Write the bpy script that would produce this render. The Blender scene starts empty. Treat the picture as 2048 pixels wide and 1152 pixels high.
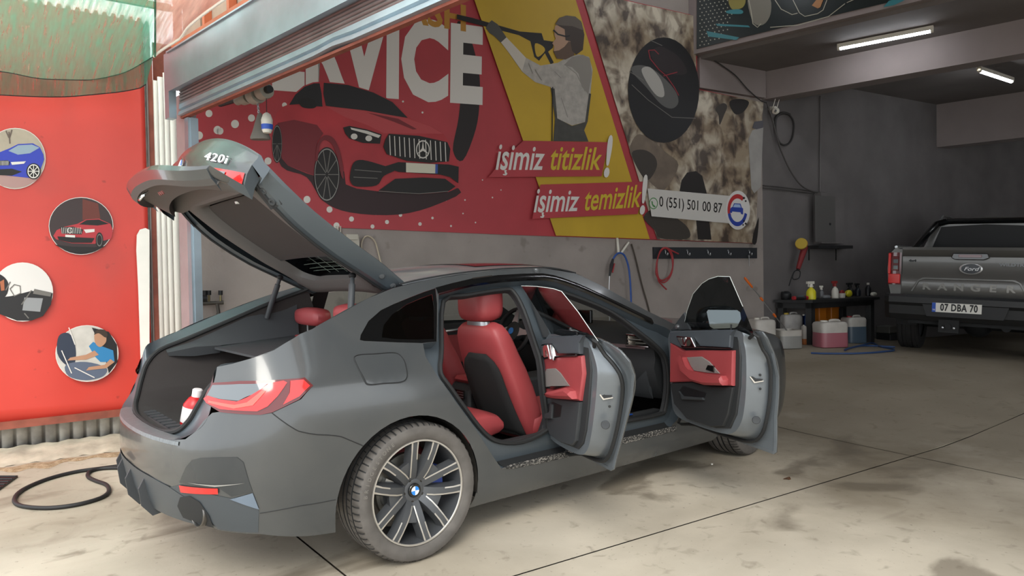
import bpy, bmesh, math, random
from math import sin, cos, pi, radians, sqrt, atan2
from mathutils import Vector, Matrix
from mathutils.geometry import delaunay_2d_cdt
random.seed(7)
SC = bpy.context.scene
COL = SC.collection
# ------------------------------------------------------------------ camera
# metres; the grey car is the origin: X towards its nose, Y towards its left side
CAM_F = 1393.21
CAM_R = ((0.77055400, -0.63713810, -0.01736605), (-0.02475784, -0.00269422, -0.99968985), (0.63689370, 0.77074496, -0.01785020))
CAM_C = Vector((-1.75187780, -3.74838447, 1.35783186))
cam_d = bpy.data.cameras.new('camera'); cam = bpy.data.objects.new('camera', cam_d); COL.objects.link(cam)
cam_d.sensor_width = 36.0; cam_d.lens = CAM_F * 36.0 / 2048.0; cam_d.clip_start = 0.05; cam_d.clip_end = 300
rgt, dwn, fwd = [Vector(r) for r in CAM_R]
M4 = Matrix(((rgt.x, -dwn.x, -fwd.x, CAM_C.x), (rgt.y, -dwn.y, -fwd.y, CAM_C.y), (rgt.z, -dwn.z, -fwd.z, CAM_C.z), (0, 0, 0, 1)))
cam.matrix_world = M4
SC.camera = cam
SC.view_settings.view_transform = 'Standard'; SC.view_settings.look = 'None'; SC.view_settings.gamma = 1.0
SC.view_settings.use_curve_mapping = False
SC.view_settings.exposure = 0.68
# ------------------------------------------------------------------ sky: bright haze outside the open front
wd = bpy.data.worlds.new('sky'); SC.world = wd; wd.use_nodes = True
bg = wd.node_tree.nodes['Background']; bg.inputs[0].default_value = (0.93, 0.97, 1.0, 1); bg.inputs[1].default_value = 1.55
sun_d = bpy.data.lights.new('sun', 'SUN'); sun_d.energy = 1.3; sun_d.angle = radians(25); sun_d.color = (1.0, 0.95, 0.86)
sun = bpy.data.objects.new('sun', sun_d); COL.objects.link(sun)
sun.rotation_euler = Vector((0.55, 0.62, -0.72)).to_track_quat('-Z', 'Y').to_euler()

def cray(u, v):
    a, b = (u - 1024) / CAM_F, (v - 576) / CAM_F
    return rgt * a + dwn * b + fwd
def on_plane(u, v, p0, n):
    d = cray(u, v); return CAM_C + d * ((Vector(p0) - CAM_C).dot(n) / d.dot(n))
def floor_z(x, y):
    """flat outside; inside it climbs a little and falls again towards the truck"""
    s = 0.9025 * x + 0.4307 * y
    t = min(max((s - 3.0) / 3.9, 0.0), 1.0)
    lat = (x - CAM_C.x) * 0.77067 - (y - CAM_C.y) * 0.63723
    return t * (0.31 * (t * (3 - 2 * t) * 0.5 + 0.5) - 0.05 * min(max(lat - 4.4, 0.0), 3.0))
def on_floor(u, v, h=0.0):
    z = 0.0
    for i in range(40):
        p = on_plane(u, v, (0, 0, z), Vector((0, 0, 1))); z = 0.5 * z + 0.5 * (floor_z(p.x, p.y) + h)
    return p
# ------------------------------------------------------------------ materials
def lin(c):
    if isinstance(c, str):
        c = [int(c[i:i + 2], 16) / 255.0 for i in (0, 2, 4)]
        c = [v / 12.92 if v <= 0.04045 else ((v + 0.055) / 1.055) ** 2.4 for v in c]
    return (c[0], c[1], c[2], 1.0)
MATS = {}
def mat(name, col, rough=0.5, metal=0.0, var=0.0, vscale=8.0, bump=0.0, bscale=60.0, col2=None, coat=0.0, spec=0.5, emit=0.0, detail=5.0, thresh=None, alpha=None, stretch=None):
    if name in MATS: return MATS[name]
    m = bpy.data.materials.new(name); m.use_nodes = True
    nt = m.node_tree; b = nt.nodes['Principled BSDF']
    c = lin(col)
    b.inputs['Base Color'].default_value = c; b.inputs['Roughness'].default_value = rough; b.inputs['Metallic'].default_value = metal
    b.inputs['Specular IOR Level'].default_value = spec
    if coat: b.inputs['Coat Weight'].default_value = coat; b.inputs['Coat Roughness'].default_value = 0.08
    if emit:
        b.inputs['Emission Color'].default_value = c; b.inputs['Emission Strength'].default_value = emit
    if alpha is not None: b.inputs['Alpha'].default_value = alpha
    tc = nt.nodes.new('ShaderNodeTexCoord'); vec = tc.outputs['Object']
    if stretch:
        mp = nt.nodes.new('ShaderNodeMapping'); mp.inputs['Scale'].default_value = stretch
        nt.links.new(vec, mp.inputs[0]); vec = mp.outputs[0]
    if var or col2:
        n = nt.nodes.new('ShaderNodeTexNoise'); n.inputs['Scale'].default_value = vscale; n.inputs['Detail'].default_value = detail
        nt.links.new(vec, n.inputs['Vector'])
        r = nt.nodes.new('ShaderNodeValToRGB')
        lo, hi = thresh or (0.32, 0.68)
        r.color_ramp.elements[0].position = lo; r.color_ramp.elements[1].position = hi
        if col2: c2 = lin(col2)
        else: c2 = tuple(min(1, v * (1 + var)) for v in c[:3]) + (1,)
        c1 = c if col2 else tuple(v * (1 - var) for v in c[:3]) + (1,)
        r.color_ramp.elements[0].color = c1; r.color_ramp.elements[1].color = c2
        nt.links.new(n.outputs['Fac'], r.inputs[0]); nt.links.new(r.outputs[0], b.inputs['Base Color'])
    if bump:
        n2 = nt.nodes.new('ShaderNodeTexNoise'); n2.inputs['Scale'].default_value = bscale; n2.inputs['Detail'].default_value = 4
        nt.links.new(vec, n2.inputs['Vector'])
        bp = nt.nodes.new('ShaderNodeBump'); bp.inputs['Strength'].default_value = bump; bp.inputs['Distance'].default_value = 0.01
        nt.links.new(n2.outputs['Fac'], bp.inputs['Height']); nt.links.new(bp.outputs[0], b.inputs['Normal'])
    MATS[name] = m
    return m
def glass(name, tint, rough=0.0):
    """thin tinted pane: see-through with tint plus fresnel reflection"""
    if name in MATS: return MATS[name]
    m = bpy.data.materials.new(name); m.use_nodes = True; nt = m.node_tree; nt.nodes.clear()
    o = nt.nodes.new('ShaderNodeOutputMaterial'); t = nt.nodes.new('ShaderNodeBsdfTransparent'); g = nt.nodes.new('ShaderNodeBsdfGlossy')
    mx = nt.nodes.new('ShaderNodeMixShader'); lw = nt.nodes.new('ShaderNodeLayerWeight'); lw.inputs[0].default_value = 0.5
    pw = nt.nodes.new('ShaderNodeMath'); pw.operation = 'POWER'; pw.inputs[1].default_value = 5.0; f = nt.nodes.new('ShaderNodeMath'); f.operation = 'MULTIPLY_ADD'; f.inputs[1].default_value = 0.92; f.inputs[2].default_value = 0.075; f.use_clamp = True
    nt.links.new(lw.outputs['Facing'], pw.inputs[0]); nt.links.new(pw.outputs[0], f.inputs[0])
    t.inputs[0].default_value = lin(tint); g.inputs['Roughness'].default_value = rough
    nt.links.new(f.outputs[0], mx.inputs[0]); nt.links.new(t.outputs[0], mx.inputs[1]); nt.links.new(g.outputs[0], mx.inputs[2]); nt.links.new(mx.outputs[0], o.inputs[0])
    MATS[name] = m
    return m
# ------------------------------------------------------------------ mesh builder
class G:
    def __init__(s): s.v = []; s.f = []; s.m = []; s.cur = 0
    def slot(s, i): s.cur = i; return s
    def add(s, vs, fs):
        o = len(s.v); s.v += [tuple(p) for p in vs]
        for f in fs: s.f.append(tuple(i + o for i in f)); s.m.append(s.cur)
        return s
    def box(s, a, b, M=None, bev=0.0):
        x0, y0, z0 = a; x1, y1, z1 = b
        if bev:
            def ring(x, d): return [(x, y0 + d, z0 + bev), (x, y0 + bev, z0 + d), (x, y1 - bev, z0 + d), (x, y1 - d, z0 + bev), (x, y1 - d, z1 - bev), (x, y1 - bev, z1 - d), (x, y0 + bev, z1 - d), (x, y0 + d, z1 - bev)]
            rs = [ring(x0, bev), ring(x0 + bev, 0), ring(x1 - bev, 0), ring(x1, bev)]
            if M: rs = [[M @ Vector(p) for p in r] for r in rs]
            return s.loft(rs, True, True)
        vs = [(x0, y0, z0), (x1, y0, z0), (x1, y1, z0), (x0, y1, z0), (x0, y0, z1), (x1, y0, z1), (x1, y1, z1), (x0, y1, z1)]
        if M: vs = [M @ Vector(p) for p in vs]
        return s.add(vs, [(0, 3, 2, 1), (4, 5, 6, 7), (0, 1, 5, 4), (1, 2, 6, 5), (2, 3, 7, 6), (3, 0, 4, 7)])
    def loft(s, rings, closed=True, caps=False):
        n = len(rings[0]); vs = [p for r in rings for p in r]; fs = []
        for i in range(len(rings) - 1):
            for j in range(n if closed else n - 1):
                k = (j + 1) % n
                fs.append((i * n + j, i * n + k, (i + 1) * n + k, (i + 1) * n + j))
        if caps and closed:
            fs.append(tuple(range(n - 1, -1, -1))); fs.append(tuple((len(rings) - 1) * n + j for j in range(n)))
        return s.add(vs, fs)
    def tube(s, path, r, n=8, caps=True, closed=False):
        P = [Vector(p) for p in path]; rings = []
        N = len(P); up = None
        for i, p in enumerate(P):
            if closed: t = P[(i + 1) % N] - P[i - 1]
            else: t = P[min(i + 1, N - 1)] - P[max(i - 1, 0)]
            t.normalize()
            if up is None:
                up = Vector((0, 0, 1)) if abs(t.z) < 0.9 else Vector((1, 0, 0))
            a = t.cross(up)
            if a.length < 1e-6: a = t.orthogonal()
            a.normalize(); b = a.cross(t); up = b
            rr = r[i] if isinstance(r, (list, tuple)) else r
            rings.append([p + (a * cos(2 * pi * k / n) + b * sin(2 * pi * k / n)) * rr for k in range(n)])
        if closed: rings.append(rings[0]); caps = False
        return s.loft(rings, True, caps)
    def cyl(s, p0, p1, r0, r1=None, n=16): return s.tube([p0, p1], [r0, r0 if r1 is None else r1], n)
    def lathe(s, prof, o=(0, 0, 0), ax=(0, 0, 1), n=24, caps=True):
        a = Vector(ax).normalized(); b = a.orthogonal().normalized(); c = a.cross(b); o = Vector(o)
        rings = [[o + a * h + (b * cos(2 * pi * k / n) + c * sin(2 * pi * k / n)) * r for k in range(n)] for r, h in prof]
        return s.loft(rings, True, caps)
    def ell(s, c, r, n=16, m=10, M=None, e=1.0):
        rings = []
        def pw(v): return math.copysign(abs(v) ** e, v)
        for i in range(m + 1):
            t = -pi / 2 + pi * i / m; t = max(min(t, pi / 2 - 0.02), -pi / 2 + 0.02)
            rings.append([Vector((c[0] + r[0] * pw(cos(t)) * pw(cos(2 * pi * k / n)), c[1] + r[1] * pw(cos(t)) * pw(sin(2 * pi * k / n)), c[2] + r[2] * pw(sin(t)))) for k in range(n)])
        if M: rings = [[M @ p for p in q] for q in rings]
        return s.loft(rings, True, True)
    def poly(s, pts): return s.add(pts, [tuple(range(len(pts)))])
    def prism(s, pts, off):
        """closed planar outline pushed along off"""
        off = Vector(off); n = len(pts); a = [Vector(p) for p in pts]; b = [p + off for p in a]
        s.add(a + b, [tuple(range(n - 1, -1, -1)), tuple(range(n, 2 * n))] + [(i, (i + 1) % n, n + (i + 1) % n, n + i) for i in range(n)])
        return s
    def grid(s, fn, nu, nv):
        vs = [fn(i / nu, j / nv) for i in range(nu + 1) for j in range(nv + 1)]
        fs = [(i * (nv + 1) + j, (i + 1) * (nv + 1) + j, (i + 1) * (nv + 1) + j + 1, i * (nv + 1) + j + 1) for i in range(nu) for j in range(nv)]
        return s.add(vs, fs)
    def panel(s, outline, surf, step=0.05, holes=(), eps=1e-5):
        """fill a 2-D outline (with holes) by a fine triangle net lifted onto surf(a, b)"""
        def dens(pl):
            out = []
            for i in range(len(pl)):
                a, b = pl[i], pl[(i + 1) % len(pl)]; L = math.dist(a, b); k = max(1, int(L / step + 0.5))
                out += [(a[0] + (b[0] - a[0]) * t / k, a[1] + (b[1] - a[1]) * t / k) for t in range(k)]
            return out
        loops = [dens(outline)] + [dens(h) for h in holes]
        vs = []; es = []
        for lp in loops:
            o = len(vs); vs += [Vector(p) for p in lp]; es += [(o + i, o + (i + 1) % len(lp)) for i in range(len(lp))]
        def inside(p, lp):
            c = False; j = len(lp) - 1
            for i in range(len(lp)):
                if (lp[i][1] > p[1]) != (lp[j][1] > p[1]) and p[0] < (lp[j][0] - lp[i][0]) * (p[1] - lp[i][1]) / (lp[j][1] - lp[i][1]) + lp[i][0]: c = not c
                j = i
            return c
        def ok(p): return inside(p, loops[0]) and not any(inside(p, h) for h in loops[1:])
        bx = [p[0] for p in loops[0]]; by = [p[1] for p in loops[0]]
        bpts = [(p[0], p[1]) for lp in loops for p in lp]
        cell = {}
        for p in bpts: cell.setdefault((int(p[0] // step), int(p[1] // step)), []).append(p)
        def near(p):
            i, j = int(p[0] // step), int(p[1] // step)
            return any(math.dist(p, q) < step * 0.55 for di in (-1, 0, 1) for dj in (-1, 0, 1) for q in cell.get((i + di, j + dj), ()))
        x = min(bx); r = 0
        while x < max(bx):
            y = min(by) + (step * 0.5 if r % 2 else 0)
            while y < max(by):
                if ok((x, y)) and not near((x, y)): vs.append(Vector((x, y)))
                y += step
            x += step * 0.87; r += 1
        res = delaunay_2d_cdt(vs, es, [], 0, eps)
        V, F = res[0], res[2]
        fs = [f for f in F if ok((sum(V[i][0] for i in f) / len(f), sum(V[i][1] for i in f) / len(f)))]
        used = sorted({i for f in fs for i in f}); ix = {a: k for k, a in enumerate(used)}
        return s.add([surf(V[i][0], V[i][1]) for i in used], [tuple(ix[i] for i in f) for f in fs])
    def xf(s, M):
        s.v = [tuple(M @ Vector(p)) for p in s.v]; return s
NAMES = {}
def obj(name, g, m, parent=None, smooth=35, label=None, cat=None, group=None, kind=None, solid=0.0, sub=0, bevel=0.0):
    me = bpy.data.meshes.new(name); vs = g.v
    off = parent_off(parent)
    if off.length > 0: vs = [(p[0] - off.x, p[1] - off.y, p[2] - off.z) for p in vs]
    me.from_pydata(vs, [], g.f)
    for q in (m if isinstance(m, (list, tuple)) else [m]): me.materials.append(q)
    me.polygons.foreach_set('material_index', g.m)
    bm = bmesh.new(); bm.from_mesh(me); bmesh.ops.recalc_face_normals(bm, faces=bm.faces); bm.to_mesh(me); bm.free()
    if smooth:
        me.polygons.foreach_set('use_smooth', [True] * len(me.polygons)); me.set_sharp_from_angle(angle=radians(smooth))
    o = bpy.data.objects.new(name, me); COL.objects.link(o)
    if parent: o.parent = parent
    tag(o, label, cat, group, kind)
    if solid:
        s = o.modifiers.new('thick', 'SOLIDIFY'); s.thickness = solid; s.offset = 0
    if bevel:
        b = o.modifiers.new('bevel', 'BEVEL'); b.width = bevel; b.segments = 2; b.limit_method = 'ANGLE'
    if sub:
        s = o.modifiers.new('sub', 'SUBSURF'); s.levels = sub; s.render_levels = sub
    return o
def parent_off(p):
    v = Vector((0, 0, 0))
    while p is not None: v += Vector(p.location); p = p.parent
    return v
def tag(o, label=None, cat=None, group=None, kind=None):
    for k, v in (('label', label), ('category', cat), ('group', group), ('kind', kind)):
        if v: o[k] = v
    return o
def thing(name, loc, label, cat, group=None):
    o = bpy.data.objects.new(name, None); COL.objects.link(o); o.location = loc; o.empty_display_size = 0.1
    return tag(o, label, cat, group)
def copy_tree(o, loc, rz=0.0, label=None):
    c = o.copy(); COL.objects.link(c); c.location = loc; c.rotation_euler = (0, 0, rz)
    if label: c['label'] = label
    for ch in list(o.children):
        d = ch.copy(); COL.objects.link(d); d.parent = c
        for g2 in list(ch.children):
            e = g2.copy(); COL.objects.link(e); e.parent = d
    return c
def text_g(txt, size, depth, M, xs=1.0, shear=0.0, align='CENTER', bold=0.0, space=1.0):
    """flat lettering as mesh, in the local XY plane of M"""
    cu = bpy.data.curves.new('text', 'FONT'); cu.body = txt; cu.size = size; cu.extrude = depth; cu.align_x = align; cu.align_y = 'CENTER'
    cu.shear = shear; cu.offset = bold; cu.space_character = space; cu.resolution_u = 3
    o = bpy.data.objects.new('text', cu); COL.objects.link(o)
    me = bpy.data.meshes.new_from_object(o.evaluated_get(bpy.context.evaluated_depsgraph_get()))
    g = G(); S = Matrix.Diagonal((xs, 1, 1, 1))
    g.add([M @ (S @ v.co) for v in me.vertices], [tuple(p.vertices) for p in me.polygons])
    bpy.data.objects.remove(o); bpy.data.curves.remove(cu); bpy.data.meshes.remove(me)
    return g
def frame(o, x, y):
    """matrix with local x, y directions (z = normal) at o"""
    x = Vector(x).normalized(); z = x.cross(Vector(y)).normalized(); y = z.cross(x); o = Vector(o)
    return Matrix(((x.x, y.x, z.x, o.x), (x.y, y.y, z.y, o.y), (x.z, y.z, z.z, o.z), (0, 0, 0, 1)))
def pchip(pts):
    X = [a for a, b in pts]; Y = [b for a, b in pts]; n = len(X)
    d = [(Y[i + 1] - Y[i]) / (X[i + 1] - X[i]) for i in range(n - 1)]
    m = [d[0]] + [0 if d[i - 1] * d[i] <= 0 else 2 * d[i - 1] * d[i] / (d[i - 1] + d[i]) for i in range(1, n - 1)] + [d[-1]]
    def f(x):
        if x <= X[0]: return Y[0] + m[0] * (x - X[0])
        if x >= X[-1]: return Y[-1] + m[-1] * (x - X[-1])
        i = 0
        while x > X[i + 1]: i += 1
        h = X[i + 1] - X[i]; t = (x - X[i]) / h
        return (1 + 2 * t) * (1 - t) ** 2 * Y[i] + t * (1 - t) ** 2 * h * m[i] + t * t * (3 - 2 * t) * Y[i + 1] + t * t * (t - 1) * h * m[i + 1]
    return f
def spline(pts, n=6, closed=False):
    """Catmull-Rom through points"""
    P = [Vector(p) for p in pts]; out = []; N = len(P)
    for i in range(N if closed else N - 1):
        p1, p2 = P[i], P[(i + 1) % N]
        p0 = P[i - 1] if (i > 0 or closed) else p1 * 2 - p2
        p3 = P[(i + 2) % N] if (i + 2 < N or closed) else p2 * 2 - p1
        for k in range(n):
            t = k / n
            out.append(0.5 * ((2 * p1) + (p2 - p0) * t + (2 * p0 - 5 * p1 + 4 * p2 - p3) * t * t + (3 * p1 - p0 - 3 * p2 + p3) * t ** 3))
    if not closed: out.append(P[-1])
    return out
# ================================================================== the building
HR = Vector((rgt.x, rgt.y, 0)).normalized(); HF = Vector((fwd.x, fwd.y, 0)).normalized(); ZU = Vector((0, 0, 1))
def LD(lat, dep, z=0.0): return Vector((CAM_C.x, CAM_C.y, 0)) + HR * lat + HF * dep + ZU * z
def hdir(lat, dep): return (HR * lat + HF * dep).normalized()
WD = hdir(0.871, 0.491)          # along the sign wall, into the garage
W0 = LD(3.597, 10.0)              # its corner beside the banner
RD = hdir(0.817, 0.576); R0 = LD(-3.40, 6.0)      # red hoarding left of the gate
FD = hdir(0.724, -0.690); F0 = LD(-2.74, 5.9)     # shutter front, from the gate post to the right
BD = hdir(0.759, -0.651)         # beams across the garage
WN = WD.cross(ZU).normalized(); RN = RD.cross(ZU).normalized(); FN = FD.cross(ZU).normalized()
if WN.dot(CAM_C - W0) < 0: WN = -WN
if RN.dot(CAM_C - R0) < 0: RN = -RN
if FN.dot(CAM_C - F0) < 0: FN = -FN
def PW(u, v, off=0.0): return on_plane(u, v, W0 + WN * off, WN)
def PR(u, v, off=0.0): return on_plane(u, v, R0 + RN * off, RN)
def PF(u, v, off=0.0): return on_plane(u, v, F0 + FN * off, FN)
M_conc = mat('concrete_floor', 'bcb2a1', 0.78, var=0.12, vscale=1.6, bump=0.10, bscale=28, detail=9)
# soil is tracked in over the inner floor; add soil and damp patches to the concrete
def floor_nodes():
    nt = M_conc.node_tree; b = nt.nodes['Principled BSDF']; base = b.inputs['Base Color'].links[0].from_socket
    tc = [n for n in nt.nodes if n.type == 'TEX_COORD'][0]
    def layer(scale, lo, hi, col, prev, dist=1.5, amt=0.8, size=None):
        n = nt.nodes.new('ShaderNodeTexNoise'); n.inputs['Scale'].default_value = scale; n.inputs['Detail'].default_value = 8; n.inputs['Distortion'].default_value = dist
        mp = nt.nodes.new('ShaderNodeMapping'); mp.inputs['Scale'].default_value = size or (1, 1, 1); mp.inputs['Rotation'].default_value = (0, 0, 0.5)
        nt.links.new(tc.outputs['Object'], mp.inputs[0]); nt.links.new(mp.outputs[0], n.inputs['Vector'])
        r = nt.nodes.new('ShaderNodeMapRange'); r.inputs[1].default_value = lo; r.inputs[2].default_value = hi; r.inputs[3].default_value = 0; r.inputs[4].default_value = amt
        nt.links.new(n.outputs['Fac'], r.inputs[0])
        mx = nt.nodes.new('ShaderNodeMixRGB'); mx.inputs[2].default_value = lin(col)
        nt.links.new(r.outputs[0], mx.inputs[0]); nt.links.new(prev, mx.inputs[1]); return mx.outputs[0], r.outputs[0]
    c, _ = layer(0.45, 0.46, 0.70, '766a55', base, 0.8, 0.6)
    c, _ = layer(9.0, 0.60, 0.72, '7a7060', c, 0.6, 0.5)
    sx = nt.nodes.new('ShaderNodeSeparateXYZ'); nt.links.new(tc.outputs['Object'], sx.inputs[0])
    m1 = nt.nodes.new('ShaderNodeMath'); m1.operation = 'MULTIPLY_ADD'; m1.inputs[1].default_value = 0.43; ma = nt.nodes.new('ShaderNodeMath'); ma.operation = 'MULTIPLY'; ma.inputs[1].default_value = 0.9
    nt.links.new(sx.outputs[0], ma.inputs[0]); nt.links.new(sx.outputs[1], m1.inputs[0]); nt.links.new(ma.outputs[0], m1.inputs[2])
    nz = nt.nodes.new('ShaderNodeTexNoise'); nz.inputs['Scale'].default_value = 1.1; nz.inputs['Detail'].default_value = 9; nz.inputs['Roughness'].default_value = .65; nt.links.new(tc.outputs['Object'], nz.inputs['Vector'])
    m2 = nt.nodes.new('ShaderNodeMath'); m2.operation = 'MULTIPLY_ADD'; m2.inputs[1].default_value = 5.0; nt.links.new(nz.outputs['Fac'], m2.inputs[0]); nt.links.new(m1.outputs[0], m2.inputs[2])
    rg = nt.nodes.new('ShaderNodeMapRange'); rg.inputs[1].default_value = 3.9; rg.inputs[2].default_value = 5.6; rg.inputs[4].default_value = .62; nt.links.new(m2.outputs[0], rg.inputs[0])
    mg = nt.nodes.new('ShaderNodeMixRGB'); mg.inputs[2].default_value = lin('6f634e'); nt.links.new(rg.outputs[0], mg.inputs[0]); nt.links.new(c, mg.inputs[1]); c = mg.outputs[0]
    c, wet = layer(0.9, 0.60, 0.66, '564b3b', c, 0.9, 0.55, (0.8, 1.3, 1))
    c, _ = layer(45.0, 0.66, 0.74, '5a5145', c, 0.2, 0.6)
    nt.links.new(c, b.inputs['Base Color'])
    mr = nt.nodes.new('ShaderNodeMapRange'); mr.inputs[3].default_value = 0.8; mr.inputs[4].default_value = 0.45
    nt.links.new(wet, mr.inputs[0]); nt.links.new(mr.outputs[0], b.inputs['Roughness'])
floor_nodes()
M_joint = mat('joint_dirt', '4c463d', 0.95, var=0.3, vscale=20)
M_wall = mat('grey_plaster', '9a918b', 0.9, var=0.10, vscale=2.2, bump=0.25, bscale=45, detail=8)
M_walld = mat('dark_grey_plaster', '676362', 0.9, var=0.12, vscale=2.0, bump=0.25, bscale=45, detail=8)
M_beam = mat('beam_paint', '867c7a', 0.85, var=0.08, vscale=1.5, bump=0.3, bscale=18)
M_ceil = mat('ceiling_plaster', '6b6562', 0.9, var=0.10, vscale=1.5, bump=0.2, bscale=30)
M_steel = mat('galvanised_steel', 'a6b4bd', 0.42, 0.75, var=0.12, vscale=3.0)
M_slat = mat('shutter_slat_steel', '8f8482', 0.45, 0.6, var=0.15, vscale=5.0)
M_orange = mat('primer_orange_steel', 'b4603c', 0.6, var=0.15, vscale=6)
M_rust = mat('red_oxide_steel', '8a4a3a', 0.7, var=0.2, vscale=10)
M_white = mat('white_sheet', 'f8f4ea', 0.5, var=0.05, vscale=4)
M_red = mat('red_hoarding', 'cf4034', 0.42, var=0.07, vscale=1.4, detail=7)
def spots(m, scale, lo, hi, col, amt):
    nt = m.node_tree; b = nt.nodes['Principled BSDF']; s = b.inputs['Base Color']; prev = s.links[0].from_socket
    n = nt.nodes.new('ShaderNodeTexNoise'); n.inputs['Scale'].default_value = scale; n.inputs['Detail'].default_value = 2
    tc = [q for q in nt.nodes if q.type == 'TEX_COORD'][0]; nt.links.new(tc.outputs['Object'], n.inputs['Vector'])
    r = nt.nodes.new('ShaderNodeMapRange'); r.inputs[1].default_value = lo; r.inputs[2].default_value = hi; r.inputs[4].default_value = amt; nt.links.new(n.outputs['Fac'], r.inputs[0])
    mx = nt.nodes.new('ShaderNodeMixRGB'); mx.inputs[2].default_value = lin(col); nt.links.new(r.outputs[0], mx.inputs[0]); nt.links.new(prev, mx.inputs[1]); nt.links.new(mx.outputs[0], s)
spots(M_red, 9.0, .70, .76, '8f2a22', .6); spots(M_red, 1.6, .55, .75, 'a5453c', .45); spots(M_wall, 5.0, .66, .74, '6e6660', .5)
M_ply = mat('plywood', 'a08c7c', 0.8, var=0.1, vscale=5)
M_black = mat('black_plastic', '17181a', 0.5)
M_cable = mat('grey_cable', '4a4846', 0.6)
def clip(poly, p, n):
    out = []
    for i in range(len(poly)):
        a, b = poly[i], poly[(i + 1) % len(poly)]; da, db = (a - p).dot(n), (b - p).dot(n)
        if da >= 0: out.append(a)
        if da * db < 0: out.append(a + (b - a) * (da / (da - db)))
    return out
big = [LD(-9, -7), LD(11, -7), LD(16, 22), LD(-9, 22)]
fl = G(); fl.panel([(p.x, p.y) for p in big], lambda x, y: (x, y, floor_z(x, y) - 0.02), 0.6)
floor = obj('floor', fl, M_joint, kind='structure')
cuts = [(on_floor(1071, 1139), on_floor(2040, 830)), (on_floor(590, 1070), on_floor(690, 1151)), (on_floor(1590, 862), on_floor(1800, 907))]
pieces = [big]
for a, b in cuts:
    n = (b - a).cross(ZU); n.z = 0; n.normalize(); nx = []
    for pc in pieces:
        for sg in (1, -1):
            q = clip(pc, a + n * sg * 0.005, n * sg)
            if len(q) > 2 and sum((q[i] - q[0]).cross(q[i + 1] - q[0]).length for i in range(1, len(q) - 1)) > 0.2: nx.append(q)
    pieces = nx
for pc in pieces:
    g = G(); g.panel([(p.x, p.y) for p in pc], lambda x, y: (x, y, floor_z(x, y)), 0.45)
    obj('slab', g, M_conc, floor)
# long side wall with the banner, running on into the dark garage
def vwall(name, a, b, z0, z1, nrm, m, th=0.2):
    g = G(); g.prism([a + ZU * z0, b + ZU * z0, b + ZU * z1, a + ZU * z1], -nrm * th); return obj(name, g, m, kind='structure', smooth=0)
tW0 = -7.45
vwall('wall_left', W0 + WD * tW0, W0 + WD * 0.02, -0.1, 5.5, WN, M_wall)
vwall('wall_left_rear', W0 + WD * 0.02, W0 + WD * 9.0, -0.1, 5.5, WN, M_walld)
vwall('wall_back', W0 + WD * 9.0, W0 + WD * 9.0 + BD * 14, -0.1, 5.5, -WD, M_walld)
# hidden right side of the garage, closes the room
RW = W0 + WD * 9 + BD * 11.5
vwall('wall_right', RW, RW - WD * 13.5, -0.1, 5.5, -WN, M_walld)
# ceilings and beams
tP = -1.24                                    # where the mural parapet meets the side wall
def bay(name, t0, t1, z, m, th=0.25, zt=None):
    g = G(); a = [W0 + WD * t0, W0 + WD * t1, W0 + WD * t1 + BD * 11.5, W0 + WD * t0 + BD * 11.5]
    g.prism([p + ZU * z for p in a], ZU * th); return obj(name, g, m, kind='structure', smooth=0)
bay('ceiling', tP, 9.0, 4.20, M_ceil)
g = G(); a = [F0, W0 + WD * tP, W0 + WD * tP + BD * 11.5, F0 + FD * 11.5]; g.prism([p + ZU * 5.5 for p in a], ZU * 0.2)
obj('ceiling_front', g, M_ceil, kind='structure', smooth=0)
bay('beam_front', 0.03, 0.33, 3.81, M_beam, 0.42).name = 'trim_1'
g = G(); a = W0 + WD * 4.4; b = W0 + WD * 4.75; g.prism([p + ZU * 3.46 for p in (a, b, b + BD * 11.5, a + BD * 11.5)], ZU * 0.8); obj('trim_2', g, M_beam, kind='structure', smooth=0)
# stub beam on the wall under the mural, and the mural parapet itself
g = G(); a = W0 + WD * tP + WN * 0.0; b = W0 + WD * 0.03; g.prism([p + ZU * 3.82 for p in (a, b, b + WN * 0.07, a + WN * 0.07)], ZU * 0.4); obj('trim_3', g, M_beam, kind='structure', smooth=0)
g = G(); a = W0 + WD * tP; b = W0 + WD * (tP - 0.12); g.prism([p + ZU * 4.25 for p in (a, b, b + BD * 11.5, a + BD * 11.5)], ZU * 1.25); obj('trim_4', g, M_beam, kind='structure', smooth=0)
# header wall over the shutter
g = G(); g.prism([F0 + ZU * 3.3 - FN * 0.06, F0 + FD * 11.5 + ZU * 3.3 - FN * 0.06, F0 + FD * 11.5 + ZU * 5.5 - FN * 0.06, F0 + ZU * 5.5 - FN * 0.06], -FN * 0.12); obj('wall_front', g, M_ply, kind='structure', smooth=0)

# ------------------------------------------------------------------ roller shutter
sh = thing('roller_shutter', F0, 'raised metal roller shutter with pale blue-grey box across the garage front', 'shutter')
Ls = 8.6
def fbox(g, r0, r1, z0, z1, o0, o1):
    p = F0 + FD * r0; g.prism([p + ZU * z0 + FN * o0, p + ZU * z0 + FN * o1, p + ZU * z1 + FN * o1, p + ZU * z1 + FN * o0], FD * (r1 - r0)); return g
obj('box_panel', fbox(G(), 0.0, Ls, 2.95, 3.25, 0.10, 0.12), M_steel, sh, 0)
obj('box_soffit', fbox(G(), 0.0, Ls, 2.952, 2.958, 0.045, 0.10), M_steel, sh, 0)
obj('box_end', fbox(G(), -0.09, 0.0, 2.72, 3.26, 0.06, 0.12), M_steel, sh, 0)
g = G(); fbox(g, 0.0, Ls, 3.25, 3.262, -0.1, 0.135); fbox(g, 0, Ls, 2.935, 2.95, 0.085, 0.125); obj('box_edge', g, M_steel, sh, 0)
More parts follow.
